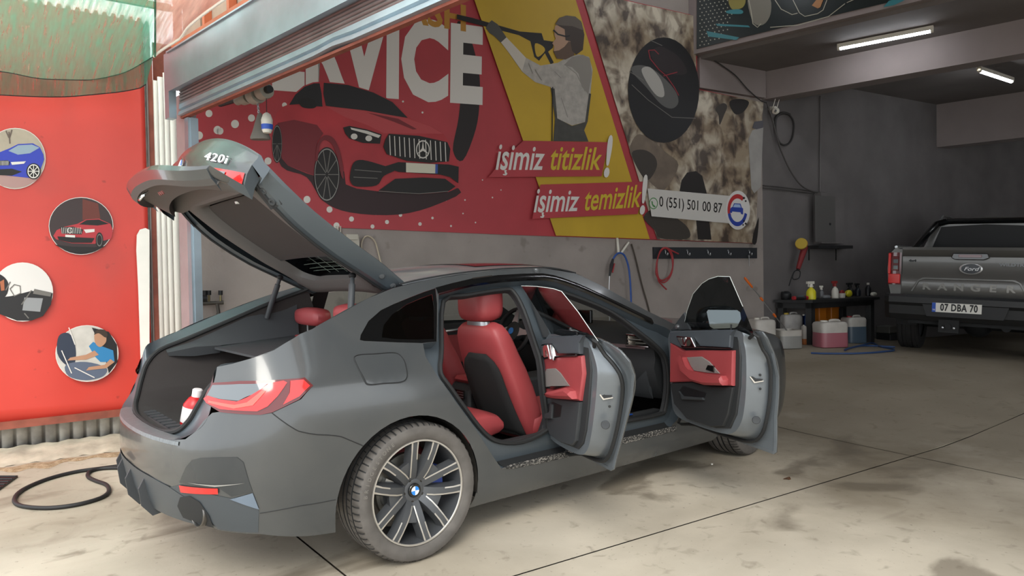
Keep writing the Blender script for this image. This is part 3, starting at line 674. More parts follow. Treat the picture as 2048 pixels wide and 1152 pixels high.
# small things lying in the trunk are separate objects, see below
# ------------------------------------------------------------------ tail lamps
def lampset(mirror):
    f = mir if mirror else (lambda q: q)
    ol = [(-1.19, .86), (-1.17, .895), (-1.13, .925), (-.93, .935), (-.52, .935), (-.49, .90), (-.56, .85), (-.71, .807), (-.78, .80), (-1.05, .81), (-1.165, .84)]
    g = G(); g.panel(ol, lambda a, b: FO(a, b, .004), 0.03); lb = part('tail_lamp', f(g), M_ldark)
    up = [(-1.165, .872), (-1.13, .915), (-.93, .922), (-.74, .922), (-.82, .885), (-.88, .872), (-.93, .857), (-1.07, .862)]
    g = G(); g.panel(up, lambda a, b: FO(a, b, .008), 0.03); part('clear_lens', f(g), M_lclear, lb)
    bar = [(-1.185, .858), (-1.155, .872), (-1.07, .861), (-.94, .853), (-.87, .87), (-.80, .895), (-.73, .922), (-.64, .928), (-.62, .92), (-.68, .87), (-.74, .832), (-.80, .815), (-1.05, .822), (-1.155, .842)]
    g = G(); g.panel(bar, lambda a, b: FO(a, b, .010), 0.03); part('light_bar', f(g), M_lred, lb)
    tip = [(-.60, .926), (-.53, .926), (-.505, .90), (-.56, .862), (-.65, .835), (-.61, .88)]
    g = G(); g.panel(tip, lambda a, b: FO(a, b, .009), 0.03); part('tip_lens', f(g), M_lred, lb)
    inn = [(-1.14, .853), (-.95, .840), (-.87, .85), (-.78, .893), (-.75, .893), (-.83, .838), (-.95, .826), (-1.14, .844)]
    g = G(); g.panel(inn, lambda a, b: FO(a, b, .013), 0.03); part('bright_strip', f(g), mat('pale_red_lens', 'e8584c', 0.15, coat=0.5), lb)
lampset(False); lampset(True)
# exhaust tips
for s in (-1, 1):
    g = G(); o = Vector((-.925, s * .64, .375))
    for r, d, mm in ((.056, 0, 0),): g.lathe([(.05, .12), (.054, .10), (.056, 0.0), (.051, -.004), (.046, .004), (.045, .10)], o, (.96, -.2 * s, -.08), 24, False)
    ex = part('exhaust_tip', g, mat('dark_chrome', '6a6764', 0.3, 0.9)); g = G(); g.lathe([(.045, .05), (.001, .05)], o, (.96, -.2 * s, -.08), 20, False); part('exhaust_bore', g, mat('bore_black', '0d0c0b', 0.9), ex)  # near-black disc closes the bore
for s in (-1, 1):
    g = G(); g.panel([(-1.34, .395), (-1.30, .44), (-1.22, .455), (-1.15, .435), (-1.10, .38), (-1.09, .325), (-1.2, .335), (-1.32, .345)], lambda a, b: FO(a, b, .006), 0.03); part('exhaust_recess_shade', g if s < 0 else mir(g), M_rub, bumper)  # flat black panel paints in the dark of the bumper recess
# ------------------------------------------------------------------ under-floor, wheel housings
g = G(); g.box((.42, -.82, .19), (2.42, .82, .30)); g.box((-.92, -.50, .30), (.42, .50, .50)); g.box((2.42, -.55, .22), (3.6, .55, .60)); part('underbody', g, M_rub)
for cx, r in ((-.04, .39), (2.856, .375)):
    for s in (-1, 1):
        g = G(); an = [radians(-10 + 196 * i / 24) for i in range(25)]
        g.loft([[Vector((cx + r * cos(a) * k, s * y, .32 + r * sin(a) * k)) for a in an] for k, y in ((1.0, .905), (1.03, .88), (1.03, .56), (.9, .54), (.01, .54))], False); part('wheel_housing', g, mat('dirty_liner', '3a3630', 0.95, var=0.5, vscale=12), smooth=40)
# ------------------------------------------------------------------ wheels
M_tyre = mat('tyre_rubber', '585450', 0.75, var=0.18, vscale=14)
M_mach = mat('machined_alloy', 'c9c5be', 0.32, 0.75)
M_spoke = mat('dark_spoke_paint', '515356', 0.4, 0.4)
M_disc = mat('brake_disc', '8f8b82', 0.45, 0.7, var=0.15, vscale=10)
M_blue = mat('roundel_blue', '2c7fd0', 0.3); M_wht = mat('badge_white', 'f2f2f2', 0.3)
def wheel(cx, cy, cz, side, steer=0.0, spin=0.0):
    """tyre, alloy rim, disc; side -1 is the right-hand side"""
    Mw = Matrix.Translation((cx, cy, cz)) @ Matrix.Rotation(radians(steer), 4, 'Z') @ (Matrix.Identity(4) if side < 0 else Matrix.Rotation(pi, 4, 'Z'))
    P = lambda r, a, h: Mw @ Vector((r * cos(a), -h, r * sin(a)))
    prof = [(.250, -.11, 0), (.262, -.118, 0), (.29, -.128, 0), (.312, -.124, 0), (.324, -.112, 1), (.3295, -.095, 1), (.3305, -.072, 0), (.3235, -.071, 0), (.3235, -.062, 0), (.331, -.061, 0), (.331, -.024, 0), (.324, -.023, 0), (.324, -.013, 0), (.331, -.012, 0), (.331, .012, 0), (.324, .013, 0), (.324, .023, 0), (.331, .024, 0), (.331, .061, 0), (.3235, .062, 0), (.3235, .071, 0), (.3305, .072, 0), (.3295, .095, 1), (.324, .112, 1), (.316, .121, 2), (.312, .1225, 0), (.30, .126, 0), (.285, .127, 0), (.272, .122, 0), (.264, .119, 0), (.257, .115, 0), (.252, .107, 0)]
    N = 144; rings = []
    for k in range(N):
        a = 2 * pi * k / N + spin
        rings.append([P(r - (.007 if (c == 1 and k % 3 == 0) else 0), a, h) for r, h, c in prof])
    rings.append(rings[0]); g = G(); g.loft(rings, False); n = len(prof)
    for q in range(len(g.f)):
        if q % (n - 1) in (6, 7, 8, 10, 11, 12, 14, 15, 16, 18, 19, 20): g.m[q] = 1
    ty = part('wheel', g, [M_tyre, M_rub], smooth=30)
    g = G()
    for k in range(64):
        a = 2 * pi * k / 64; da = .009
        g.loft([[P(r + .0012, a + da * e + .10 * (h - .09), h) for r, h in ((.3308, .074), (.3303, .092), (.3255, .1095), (.3185, .119))] for e in (-1, 1)], False)
        g.loft([[P(r + .0008, a + .02 + da * .6 * e + .5 * h, h) for r, h in ((.3312, .028), (.3312, .058))] for e in (-1, 1)], False)
    part('tread_sipes', g, M_rub, ty, kind='stuff')
    # barrel and machined lip
    g = G(); g.loft([[P(r, 2 * pi * k / 64, h) for r, h in ((.2525, .109), (.2475, .113), (.243, .110), (.238, .09), (.232, .03), (.222, -.06), (.215, -.105))] for k in range(65)], False); part('rim_barrel', g, M_spoke, ty, smooth=30)
    g = G(); g.loft([[P(r, 2 * pi * k / 72, h) for r, h in ((.2535, .107), (.2505, .1155), (.2445, .1155), (.242, .111))] for k in range(73)], False); part('rim_lip', g, M_mach, ty, smooth=30)
    g = G(); fr = G()
    for k in range(5):
        A0 = radians(79 + 72 * k) + spin
        for sd in (-1, 1):
            def pt(r, off, h):     # centre line of an arm, offset sideways
                aa = A0 + sd * radians(20 - 6 * min(1, max(0, (r - .075) / .17)))
                return P(sqrt(r * r + off * off), aa + atan2(off, r), h)
            rs = [(.035, .018, .028, .055), (.07, .019, .031, .075), (.105, .0195, .033, .088), (.15, .019, .032, .098), (.2, .0185, .030, .105), (.246, .021, .032, .108)]
            g.loft([[pt(r, -wb, h - .045), pt(r, -wf, h), pt(r, wf, h), pt(r, wb, h - .045)] for r, wf, wb, h in rs], True, True)
            # machined facets along both edges of the arm
            for e, r0 in ((sd, .075), (-sd, .15)):
                q = [(r, wf, h) for r, wf, wb, h in rs if r >= r0 - .01] if e == sd else [(.155, .019, .099), (.2, .0185, .105), (.246, .021, .108)]
                fr.loft([[pt(r, e * (wf - .0005), h + .0006), pt(r, e * (wf - .007 - (.0025 if r > .2 else 0)), h + .0012)] for r, wf, h in q], False)
        # web joining neighbouring arms near the hub
        B0 = A0 + radians(36)
        g.loft([[P(r, B0 + d, h) for d, h in ((-w, hh - .03), (-w, hh), (w, hh), (w, hh - .03))] for r, w, hh in ((.05, .3, .055), (.09, .34, .074), (.125, .27, .086), (.15, .16, .088))], True, True)
    part('spokes', g, M_spoke, ty, smooth=30); part('spoke_facets', fr, M_mach, ty, smooth=0, solid=.0008)
    g = G(); g.loft([[P(r, 2 * pi * k / 32, h) for r, h in ((.075, .03), (.066, .06), (.045, .068), (.034, .066))] for k in range(33)], False); part('hub', g, M_spoke, ty, smooth=40)
    g = G(); g.loft([[P(r, 2 * pi * k / 32, h) for r, h in ((.033, .062), (.033, .073), (.031, .075), (.0225, .075), (.0005, .0752))] for k in range(33)], False); cap = part('hub_cap', g, M_gloss, ty, smooth=40)
    for c, mm in ((0, M_blue), (1, M_wht)):
        g = G()
        for q in (0, 2): g.poly([P(.0003, 0, .0762)] + [P(.0215, pi / 2 * (q + c) + pi / 2 * i / 8, .0762) for i in range(9)])
        part('roundel_field', g, mm, cap, smooth=0)
    for k in range(5):
        a = radians(79 + 36 + 72 * k) + spin; g = G(); g.cyl(P(.056, a, .05), P(.056, a, .0665), .0085, .0075, 8); part('wheel_bolt', g, M_gloss, ty)
    g = G(); g.loft([[P(r, 2 * pi * k / 48, h) for r, h in ((.168, -.03), (.168, -.002), (.10, -.002), (.098, .03), (.03, .03))] for k in range(49)], False); part('brake_disc', g, M_disc, ty, smooth=30)
    g = G(); n = 8; g.loft([[P(r, radians(-32 + 62 * i / n), h) for r, h in ((.115, .03), (.115, .045), (.178, .045), (.18, .03), (.18, -.04), (.115, -.04))] for i in range(n + 1)], True, True); part('brake_caliper', g, mat('blue_caliper', '2b3f86', 0.45), ty, smooth=30)
    g = G(); n = 6; g.loft([[P(r, radians(150 + 50 * i / n), h) for r, h in ((.10, .0), (.10, .03), (.15, .03), (.15, .0))] for i in range(n + 1)], True, True); part('disc_guard', g, M_satin, ty, smooth=30)
    if side < 0:
        # raised lettering on the tyre wall
        tg = G()
        for i, ch in enumerate('BRIDGESTONE'):
            a = radians(172 - i * 5.2); o = P(.292, a, .1275); rad_ = (P(.3, a, .1275) - o); tan_ = P(.292, a - .02, .1275) - o
            q = text_g(ch, .026, .0006, frame(o, tan_, rad_), 1.0, bold=.0006); tg.add(q.v, q.f)
        part('tyre_lettering', tg, mat('tyre_letters', '6e6a64', 0.8), ty, smooth=0)
    return ty
wheel(0, -.795, .331, -1)
wheel(0, .795, .331, 1)
wheel(2.856, -.79, .331, -1, steer=8)
wheel(2.856, .79, .331, 1)
# ------------------------------------------------------------------ door openings of the right side
RDH = [(.358, 1.262), (.529, 1.290), (.805, 1.314), (.872, 1.296), (.884, 1.184), (.86, 1.006), (.845, .762), (.880, .524), (.862, .476), (.699, .445), (.537, .472), (.433, .537), (.311, .682), (.204, .839), (.180, .918), (.232, 1.025)]
FDH = [(1.06, 1.31), (1.16, 1.308), (1.332, 1.262), (1.6, 1.15), (1.776, 1.0), (1.86, .915), (1.938, .803), (1.961, .625), (1.935, .462), (1.874, .427), (1.559, .43), (1.12, .44), (1.06, .47), (1.03, .56), (1.01, .76), (1.02, 1.0), (1.045, 1.18)]
def sm2(pl, n=3): return [(p.x, p.y) for p in spline([(a, b, 0) for a, b in pl], n, True)]
RDS, FDS = sm2(RDH), sm2(FDH)
g = G(); g.panel(OPEN, lambda a, b: FO(a, b, -.07), 0.045, (RDS, FDS)); part('door_frame', g, M_carin, smooth=40)
opn = OPEN + OPEN[:1]
g = G(); g.loft([[FO(a, b, d) for d in (0, -.008, -.07)] for a, b in opn], False); part('door_rebate', g, M_carin, smooth=40)
for h in (RDS, FDS):
    g = G(); g.tube([FO(a, b, -.064) for a, b in h], .013, 7, closed=True); part('door_seal', g, M_rub)
    g = G(); g.loft([[FO(a, b, d) for d in (-.07, -.085, -.105)] for a, b in h + h[:1]], False); part('door_jamb', g, M_trim2, smooth=40)
# sill tread: black strip with stone chips, then the lower painted sill
M_chip = mat('stone_chipped_sill', '1d1e1f', 0.7, col2='9a9690', vscale=70, thresh=(0.50, 0.66), detail=3, stretch=(1, 3, 3))
sl = [(.50, .352, .352), (.56, .338, .362), (.75, .328, .362), (1.2, .322, .36), (1.6, .32, .358), (1.97, .32, .356)]
g = G(); g.loft([[FO(x, b, .004), FO(x, (a + b) / 2 - .002, .006), FO(x, a, .003)] for x, a, b in sl], False); part('sill_strip', g, M_chip)
g = G(); g.loft([[FO(x, .353, .002), FO(x, .356, -.03), FO(x, .366, -.066)] for x in (.52, .8, 1.2, 1.6, 1.95)], False); part('sill_tread', g, M_rub)
g = G(); g.prism([(1.30, -.775, .445), (1.70, -.775, .445), (1.70, -.70, .44), (1.30, -.70, .44)], (0, 0, .006)); tp = part('scuff_plate', g, mat('blue_film', '1f4690', 0.3, coat=.4))
# ------------------------------------------------------------------ open doors
def hinge(hx, a): return Matrix.Translation((hx, -.9, 0)) @ Matrix.Rotation(radians(a), 4, 'Z') @ Matrix.Translation((-hx, .9, 0))
M_jamb = mat('door_inner_paint', '71777c', 0.36, 0.35, coat=0.3, var=.06, vscale=6)
def door(name, lab, hx, ang, skin, sh1, sh2, glassp, rub):
    Mh = hinge(hx, ang)
    def P(name, g, m, par, **k): return obj(name, g.xf(Mh), m, par, **k)
    S = lambda d: (lambda a, b: FO(a, b, d))
    g = G(); g.panel(skin, S(0), 0.04); d = P(name, g, M_car, car, smooth=40, solid=.006, label=lab)
    n = len(sh1)
    g = G(); r0 = sm2(sh1, 4); r1 = sm2(sh2, 4)
    def yoff(z): return -.80 if z < .92 else min(-.80 + (z - .92) * .12, -.77)
    def p2(q, f=0.0): return Vector((q[0], yoff(q[1]) + f, q[1]))
    g.loft([[FO(a[0], a[1], -.006), FO(a[0], a[1], -.02), p2(b).lerp(FO(a[0], a[1], -.02), .12), p2(b, .004)] for a, b in zip(r0 + r0[:1], r1 + r1[:1])], False)
    g.panel(r1, lambda a, b: p2((a, b), .004), 0.06); P('inner_shell', g, M_jamb, d, smooth=35)
    # flange fold of the outer skin and rubber seal on the shell
    g = G(); cl = skin + skin[:1]; ins = inset(skin, .016); ins = ins + ins[:1]
    g.loft([[FO(a[0], a[1], -.004), FO(b[0], b[1], -.007)] for a, b in zip(cl, ins)], False); P('hem_flange', g, M_jamb, d, smooth=0, solid=.003)
    g = G(); g.panel(inset(skin, .014), S(-.0055), 0.05); P('inner_skin', g, M_jamb, d, smooth=40)
    r = sm2(rub, 4); g = G(); g.tube([FO(a, b, -.03) for a, b in r], .010, 7); P('door_rubber', g, M_rub, d)
    g = G(); g.panel(glassp, S(-.02), 0.06); gl = P('window_glass', g, G_door, d, smooth=60)
    k = [i for i, p in enumerate(glassp) if p[1] > 1.03]
    g = G(); g.tube([FO(glassp[i][0], glassp[i][1], -.02) for i in k], .0018, 5); P('glass_edge', g, mat('bright_glass_edge', 'd3dad8', 0.25), gl)
    return Mh, P, d
def flat(P, d, name, pts, y0, y1, m, bev=.006, **k):
    """padded flat piece of the door trim between y0 (out) and y1 (in towards the cabin)"""
    g = G(); pts = [(a, b) for a, b in pts]; c = inset(pts, bev); 
    g.loft([[Vector((a, y0, b)) for a, b in pts], [Vector((a, y1 - bev, b)) for a, b in pts], [Vector((a, y1, b)) for a, b in c]], True, True)
    return P(name, g, m, d, **k)
def latch(P, d, M0, a, gz):
    # claw latch, screws and grommet on the closing face, given as points on the shell side
    p, q, nrm = a
    g = G(); x = (q - p).normalized(); up = Vector((0, 0, 1)); f = frame(p, x, up); 
    if f.col[2].xyz.dot(nrm) < 0: f = frame(p, -x, up)
    g.xf(Matrix.Identity(4)); pl = [(-.03, .018), (-.008, -.006), (.03, .004), (.034, .012), (.0, .012), (-.02, .024)]
    g.prism([f @ Vector((u, v, .001)) for u, v in pl], (f.to_3x3() @ Vector((0, 0, .003)))); P('latch', g, M_black, d, smooth=0)
    g = G(); pl = [(-.034, .022), (-.010, -.012), (.036, -.001), (.038, .004), (-.006, -.005), (-.028, .022)]
    g.prism([f @ Vector((u, v, .003)) for u, v in pl], (f.to_3x3() @ Vector((0, 0, .003)))); P('latch_lip', g, M_chrome, d, smooth=0)
    for dz in (.032, -.042):
        g = G(); o = f @ Vector((.02, dz, .0)); g.lathe([(.007, .0), (.006, .004), (.001, .005)], o, nrm, 8); P('latch_screw', g, M_rub, d)
    g = G(); o = f @ Vector((0, gz, .0)); g.lathe([(.022, .0), (.019, .004), (.001, .003)], o, nrm, 16); P('grommet', g, M_trim, d)
# rear right door
skR = [(.995, 1.04), (.70, 1.055), (.45, 1.06), (.30, 1.055), (.21, 1.04), (.135, 1.015), (.108, .97), (.135, .90), (.205, .79), (.285, .66), (.345, .54), (.385, .46), (.405, .405), (.44, .388), (.75, .378), (.995, .372)]
s1R = [(1.0, 1.0), (.70, 1.035), (.42, 1.045), (.315, 1.0), (.268, .93), (.262, .86), (.315, .72), (.375, .58), (.435, .485), (.52, .435), (.75, .405), (.97, .40), (1.0, .45), (1.0, .7)]
s2R = [(1.03, 1.0), (.70, 1.035), (.45, 1.06), (.365, 1.0), (.330, .93), (.325, .86), (.36, .72), (.41, .58), (.465, .495), (.555, .45), (.75, .43), (1.0, .43), (1.03, .48), (1.03, .7)]
glR = [(.93, 1.312), (.66, 1.312), (.43, 1.304), (.335, 1.292), (.30, 1.196), (.29, 1.04), (.99, 1.03)]
rbR = [(.36, 1.03), (.285, .995), (.240, .93), (.238, .86), (.292, .71), (.357, .56), (.425, .46), (.52, .418), (.75, .396), (.98, .39)]
Mh, P, d = door('rear_door', 'opened rear door on the right side with red and grey lining', 1.0, 66.5, skR, s1R, s2R, glR, rbR)
flat(P, d, 'lining', [(1.045, .985), (.88, 1.022), (.46, 1.062), (.395, 1.0), (.378, .90), (.415, .73), (.46, .59), (.50, .52), (.57, .475), (.78, .455), (.95, .455), (1.03, .49), (1.05, .66)], -.798, -.786, M_trim2)
flat(P, d, 'upper_lining', [(1.045, .985), (.88, 1.022), (.42, 1.064), (.462, 1.02), (.472, .968), (.75, .935), (1.05, .89)], -.79, -.762, mat('blue_grey_lining', '474c52', 0.6, bump=.05, bscale=300))
flat(P, d, 'red_panel', [(1.045, .882), (.75, .925), (.452, .962), (.432, .877), (.487, .735), (.75, .70), (1.045, .662)], -.79, -.766, M_leather, .008)
flat(P, d, 'lower_lining', [(1.045, .66), (.75, .70), (.49, .728), (.53, .593), (.555, .522), (.61, .485), (.78, .463), (.95, .466), (1.025, .53)], -.79, -.768, M_trim)
flat(P, d, 'armrest', [(.90, .716), (.80, .738), (.60, .785), (.53, .778), (.51, .742), (.75, .705), (.90, .688)], -.77, -.722, M_leather, .016)
flat(P, d, 'speaker_grille', [(1.0, .726), (1.0, .81), (.965, .834), (.82, .855), (.74, .84), (.61, .79)], -.768, -.761, mat('grey_fabric_grille', '7d7673', 0.8), .003)
flat(P, d, 'pull_recess', [(1.01, .722), (.89, .75), (.64, .788), (.85, .735)], -.768, -.7595, M_gloss, .002)
flat(P, d, 'handle_bezel', [(1.05, .885), (1.03, .965), (.97, .975), (.86, .985), (.76, .940), (.50, .965), (.50, .955), (.77, .925)], -.765, -.756, M_gloss, .003)
flat(P, d, 'handle_bowl', [(1.035, .90), (1.02, .958), (.975, .965), (.93, .968), (.91, .91)], -.758, -.752, M_satin, .003)
flat(P, d, 'handle_lever', [(.945, .905), (.955, .955), (.925, .975), (.875, .978), (.855, .955), (.83, .905), (.86, .90), (.885, .945), (.91, .95), (.925, .905)], -.758, -.738, M_chrome, .004)
flat(P, d, 'handle_lever', [(.82, .902), (.86, .975), (.845, .98), (.80, .902)], -.758, -.745, M_chrome, .003)
flat(P, d, 'pocket_recess', [(1.025, .565), (1.0, .625), (.88, .663), (.735, .668), (.76, .605), (.99, .548)], -.77, -.7655, M_black, .002)
flat(P, d, 'pocket_lip', [(.99, .548), (.88, .572), (.86, .652), (.90, .655), (.91, .60), (1.0, .58)], -.768, -.755, M_trim, .004)
g = G(); g.tube([(.52, -.775, 1.045), (.52, -.775, 1.085)], .0045, 8); P('lock_pin', g, M_black, d)
a0 = FO(.298, .775, -.02); b0 = Vector((.350, -.80, .775)); nr = Vector((-.82, .57, 0))
latch(P, d, Mh, (a0.lerp(b0, .62) + nr * .006, b0, nr), -.13)
part0 = [(1.0, -.895, .86), (1.0, -.895, .50)]
for q in part0: g = G(); g.box((q[0] - .03, -.90, q[2] - .03), (q[0] + .05, -.84, q[2] + .03), bev=.008); obj('hinge_bracket', g, M_carin, d)
# front right door
skF = [(1.995, .985), (1.8, 1.0), (1.5, 1.022), (1.2, 1.04), (1.0, 1.045), (.990, 1.01), (1.005, .93), (1.012, .80), (1.022, .69), (1.035, .58), (1.03, .47), (1.03, .40), (1.05, .385), (1.4, .385), (1.75, .388), (1.97, .41), (2.0, .55), (2.0, .8)]
s1F = [(1.98, .95), (1.6, 1.0), (1.12, 1.03), (1.06, .97), (1.055, .90), (1.065, .75), (1.085, .62), (1.12, .51), (1.20, .435), (1.4, .415), (1.75, .415), (1.93, .44), (1.97, .60), (1.985, .8)]
s2F = [(1.90, .97), (1.6, 1.005), (1.17, 1.04), (1.13, .98), (1.12, .91), (1.12, .78), (1.135, .65), (1.17, .54), (1.25, .465), (1.4, .44), (1.75, .44), (1.87, .48), (1.90, .60), (1.91, .8)]
glF = [(.962, 1.345), (1.064, 1.347), (1.16, 1.333), (1.255, 1.308), (1.41, 1.248), (1.588, 1.145), (1.70, 1.07), (1.72, 1.0), (1.06, 1.03), (1.01, 1.19)]
glF = [(1.06, 1.03), (1.01, 1.19), (.962, 1.345), (1.064, 1.347), (1.16, 1.333), (1.255, 1.308), (1.41, 1.248), (1.588, 1.145), (1.70, 1.07), (1.72, 1.0)]
rbF = [(1.10, 1.02), (1.04, .96), (1.035, .88), (1.05, .74), (1.07, .61), (1.11, .49), (1.20, .42), (1.4, .40), (1.75, .40), (1.93, .42)]
Mh, P, d = door('front_door', 'opened front door on the right side with mirror and red lining', 2.0, 68, skF, s1F, s2F, glF, rbF)
flat(P, d, 'lining', [(1.85, .985), (1.66, 1.006), (1.19, 1.042), (1.165, .98), (1.155, .90), (1.165, .74), (1.20, .58), (1.26, .49), (1.4, .462), (1.70, .462), (1.84, .52), (1.87, .645), (1.87, .9)], -.798, -.786, M_trim2)
flat(P, d, 'upper_lining', [(1.85, .985), (1.66, 1.006), (1.18, 1.044), (1.21, 1.01), (1.222, .94), (1.5, .915), (1.72, .895), (1.85, .915)], -.79, -.762, mat('blue_grey_lining', '474c52', 0.6))
flat(P, d, 'red_panel', [(1.85, .917), (1.70, .880), (1.5, .902), (1.195, .930), (1.205, .735), (1.39, .713), (1.59, .706), (1.86, .662)], -.79, -.764, M_leather, .008)
flat(P, d, 'lower_lining', [(1.86, .655), (1.59, .70), (1.39, .707), (1.205, .728), (1.25, .572), (1.30, .495), (1.42, .466), (1.68, .466), (1.82, .53)], -.79, -.768, M_trim2)
flat(P, d, 'grey_inlay', [(1.645, .845), (1.49, .866), (1.41, .845), (1.31, .79), (1.42, .778), (1.57, .772), (1.61, .80)], -.766, -.759, mat('grey_fabric_grille', '7d7673', 0.8), .003)
flat(P, d, 'inlay_corner', [(1.71, .765), (1.66, .80), (1.65, .765)], -.766, -.760, mat('grey_fabric_grille', '7d7673', 0.8), .003)
flat(P, d, 'armrest', [(1.705, .845), (1.655, .845), (1.625, .80), (1.57, .768), (1.45, .768), (1.255, .785), (1.235, .765), (1.24, .735), (1.42, .712), (1.55, .715), (1.66, .755)], -.77, -.715, M_leather, .015)
flat(P, d, 'window_switch', [(1.44, .795), (1.42, .825), (1.36, .828), (1.36, .79)], -.76, -.753, M_gloss, .003)
flat(P, d, 'handle_bezel', [(1.76, .965), (1.70, .90), (1.50, .917), (1.20, .938), (1.20, .944), (1.50, .925), (1.57, .972)], -.765, -.756, M_gloss, .003)
flat(P, d, 'handle_bowl', [(1.745, .958), (1.70, .912), (1.66, .912), (1.69, .96)], -.758, -.751, M_satin, .003)
flat(P, d, 'handle_lever', [(1.67, .958), (1.655, .92), (1.635, .915), (1.60, .958), (1.575, .962), (1.535, .92), (1.52, .922), (1.565, .972), (1.61, .972), (1.64, .93), (1.655, .965)], -.758, -.738, M_chrome, .003)
flat(P, d, 'pocket_recess', [(1.74, .635), (1.705, .662), (1.455, .658), (1.48, .618), (1.70, .584)], -.77, -.7655, M_black, .002)
flat(P, d, 'pocket_lip', [(1.745, .625), (1.72, .61), (1.70, .58), (1.47, .614), (1.48, .628), (1.69, .60)], -.768, -.752, M_trim, .004)
flat(P, d, 'mirror_triangle', [(1.87, .99), (1.80, 1.055), (1.72, 1.112), (1.655, 1.01)], -.80, -.786, M_trim, .004)
g = G(); g.lathe([(.016, 0), (.014, .012), (.004, .016)], (1.79, -.786, 1.02), (0, 1, 0), 12); P('tweeter', g, M_satin, d)
g = G(); g.tube([(1.22, -.775, 1.03), (1.22, -.775, 1.07)], .0045, 8); P('lock_pin', g, M_black, d)
a0 = FO(1.063, .775, -.02); b0 = Vector((1.122, -.80, .775)); nr = Vector((-.86, .51, 0))
latch(P, d, Mh, (a0.lerp(b0, .6) + nr * .006, b0, nr), -.21)
# exterior mirror on the front door
g = G(); Mm = Matrix.Translation((1.70, -1.03, 1.065)) @ Matrix.Rotation(radians(-6), 4, 'Z')
g.ell((0.03, 0, 0), (.075, .135, .082), 20, 12, Mm, 0.7); mh = P('mirror_housing', g, M_car, d, smooth=60)
g = G(); pl = [(-.115, .05), (-.105, .062), (.09, .055), (.11, .04), (.115, .0), (.09, -.045), (.07, -.055), (-.07, -.055), (-.095, -.04)]
g.prism([Mm @ Vector((-.048, -y, z)) for y, z in pl], Mm.to_3x3() @ Vector((-.004, 0, 0))); P('mirror_glass', g, mat('mirror', 'f4f6f6', 0.02, 1.0), mh, smooth=0)
g = G(); g.tube([(1.72, -.92, 1.02), (1.72, -.99, 1.03)], .025, 8); P('mirror_foot', g, M_gloss, mh)
# ------------------------------------------------------------------ tailgate, swung up about its hinges
PIV = Vector((.12, 0, 1.245)); PHI = radians(53)
def TG(x, y, z):
    dx, dz = x - PIV.x, z - PIV.z; c, s = cos(PHI), sin(PHI)
    return Vector((PIV.x + dx * c + dz * s, y, PIV.z - dx * s + dz * c))
# closed-position stations along the middle line: x, z(mid), half width, z at the edge
GT = [(.085, 1.352, .585, 1.315), (-.0, 1.328, .605, 1.285), (-.126, 1.288, .640, 1.238), (-.28, 1.233, .674, 1.170), (-.42, 1.188, .694, 1.118), (-.56, 1.144, .710, 1.071), (-.70, 1.106, .718, 1.040), (-.80, 1.080, .717, 1.024)]
def gate_top(a, v, d=0.0):
    i = min(int(a * (len(GT) - 1)), len(GT) - 2); t = a * (len(GT) - 1) - i
    x, zm, hw, ze = [GT[i][k] * (1 - t) + GT[i + 1][k] * t for k in range(4)]
    return (x, hw * v, ze + (zm - ze) * (1 - abs(v) ** 2.4) - d)
def lip(v, dx=0.0):      # trailing spoiler edge, curved in plan
    return Vector((-1.03 + .155 * abs(v) ** 2.6 + dx, .712 * v, 1.052 - .03 * abs(v) ** 3))
NV = 32
vs_ = [-1 + 2 * j / NV for j in range(NV + 1)]
def row_end(v):
    a = Vector(gate_top(1, v)); l = lip(v); return [a, a.lerp(l, .45) + Vector((0, 0, -.004)), a.lerp(l, .85) + Vector((0, 0, .004)), l, l + Vector((.012, 0, -.014))]
def tail(v):             # face under the spoiler: falls forward, then kicks back out to the lower lip; shallower towards the lamps
    l = lip(v); k = abs(v); e = 1 - .42 * k ** 6; c = .12 * k ** 2.6
    def zz(z): return .965 + (z - .965) * e
    w2, w3, w4 = .70, .66, .60
    return [Vector((l.x + .022, w2 * v, .972)), Vector((-.952 + c, (w2 - .005) * v, zz(.905))), Vector((-.918 + c, (w3 + .02) * v, zz(.845))), Vector((-.985 + c, w3 * v, zz(.80))), Vector((-1.06 + c, (w4 + .01) * v, zz(.768))), Vector((-1.055 + c, w4 * v, zz(.738))), Vector((-1.01 + c, (w4 - .01) * v, zz(.728)))]
g = G(); rows = [[Vector(gate_top(i / 16, v)) for v in vs_] for i in range(9, 17)] + [[row_end(v)[k] for v in vs_] for k in range(1, 5)] + [[tail(v)[k] for v in vs_] for k in range(7)]
g.loft([[TG(*p) for p in r] for r in rows], False); gate = part('tailgate', g, M_car, smooth=32, label='raised tailgate seen from below')
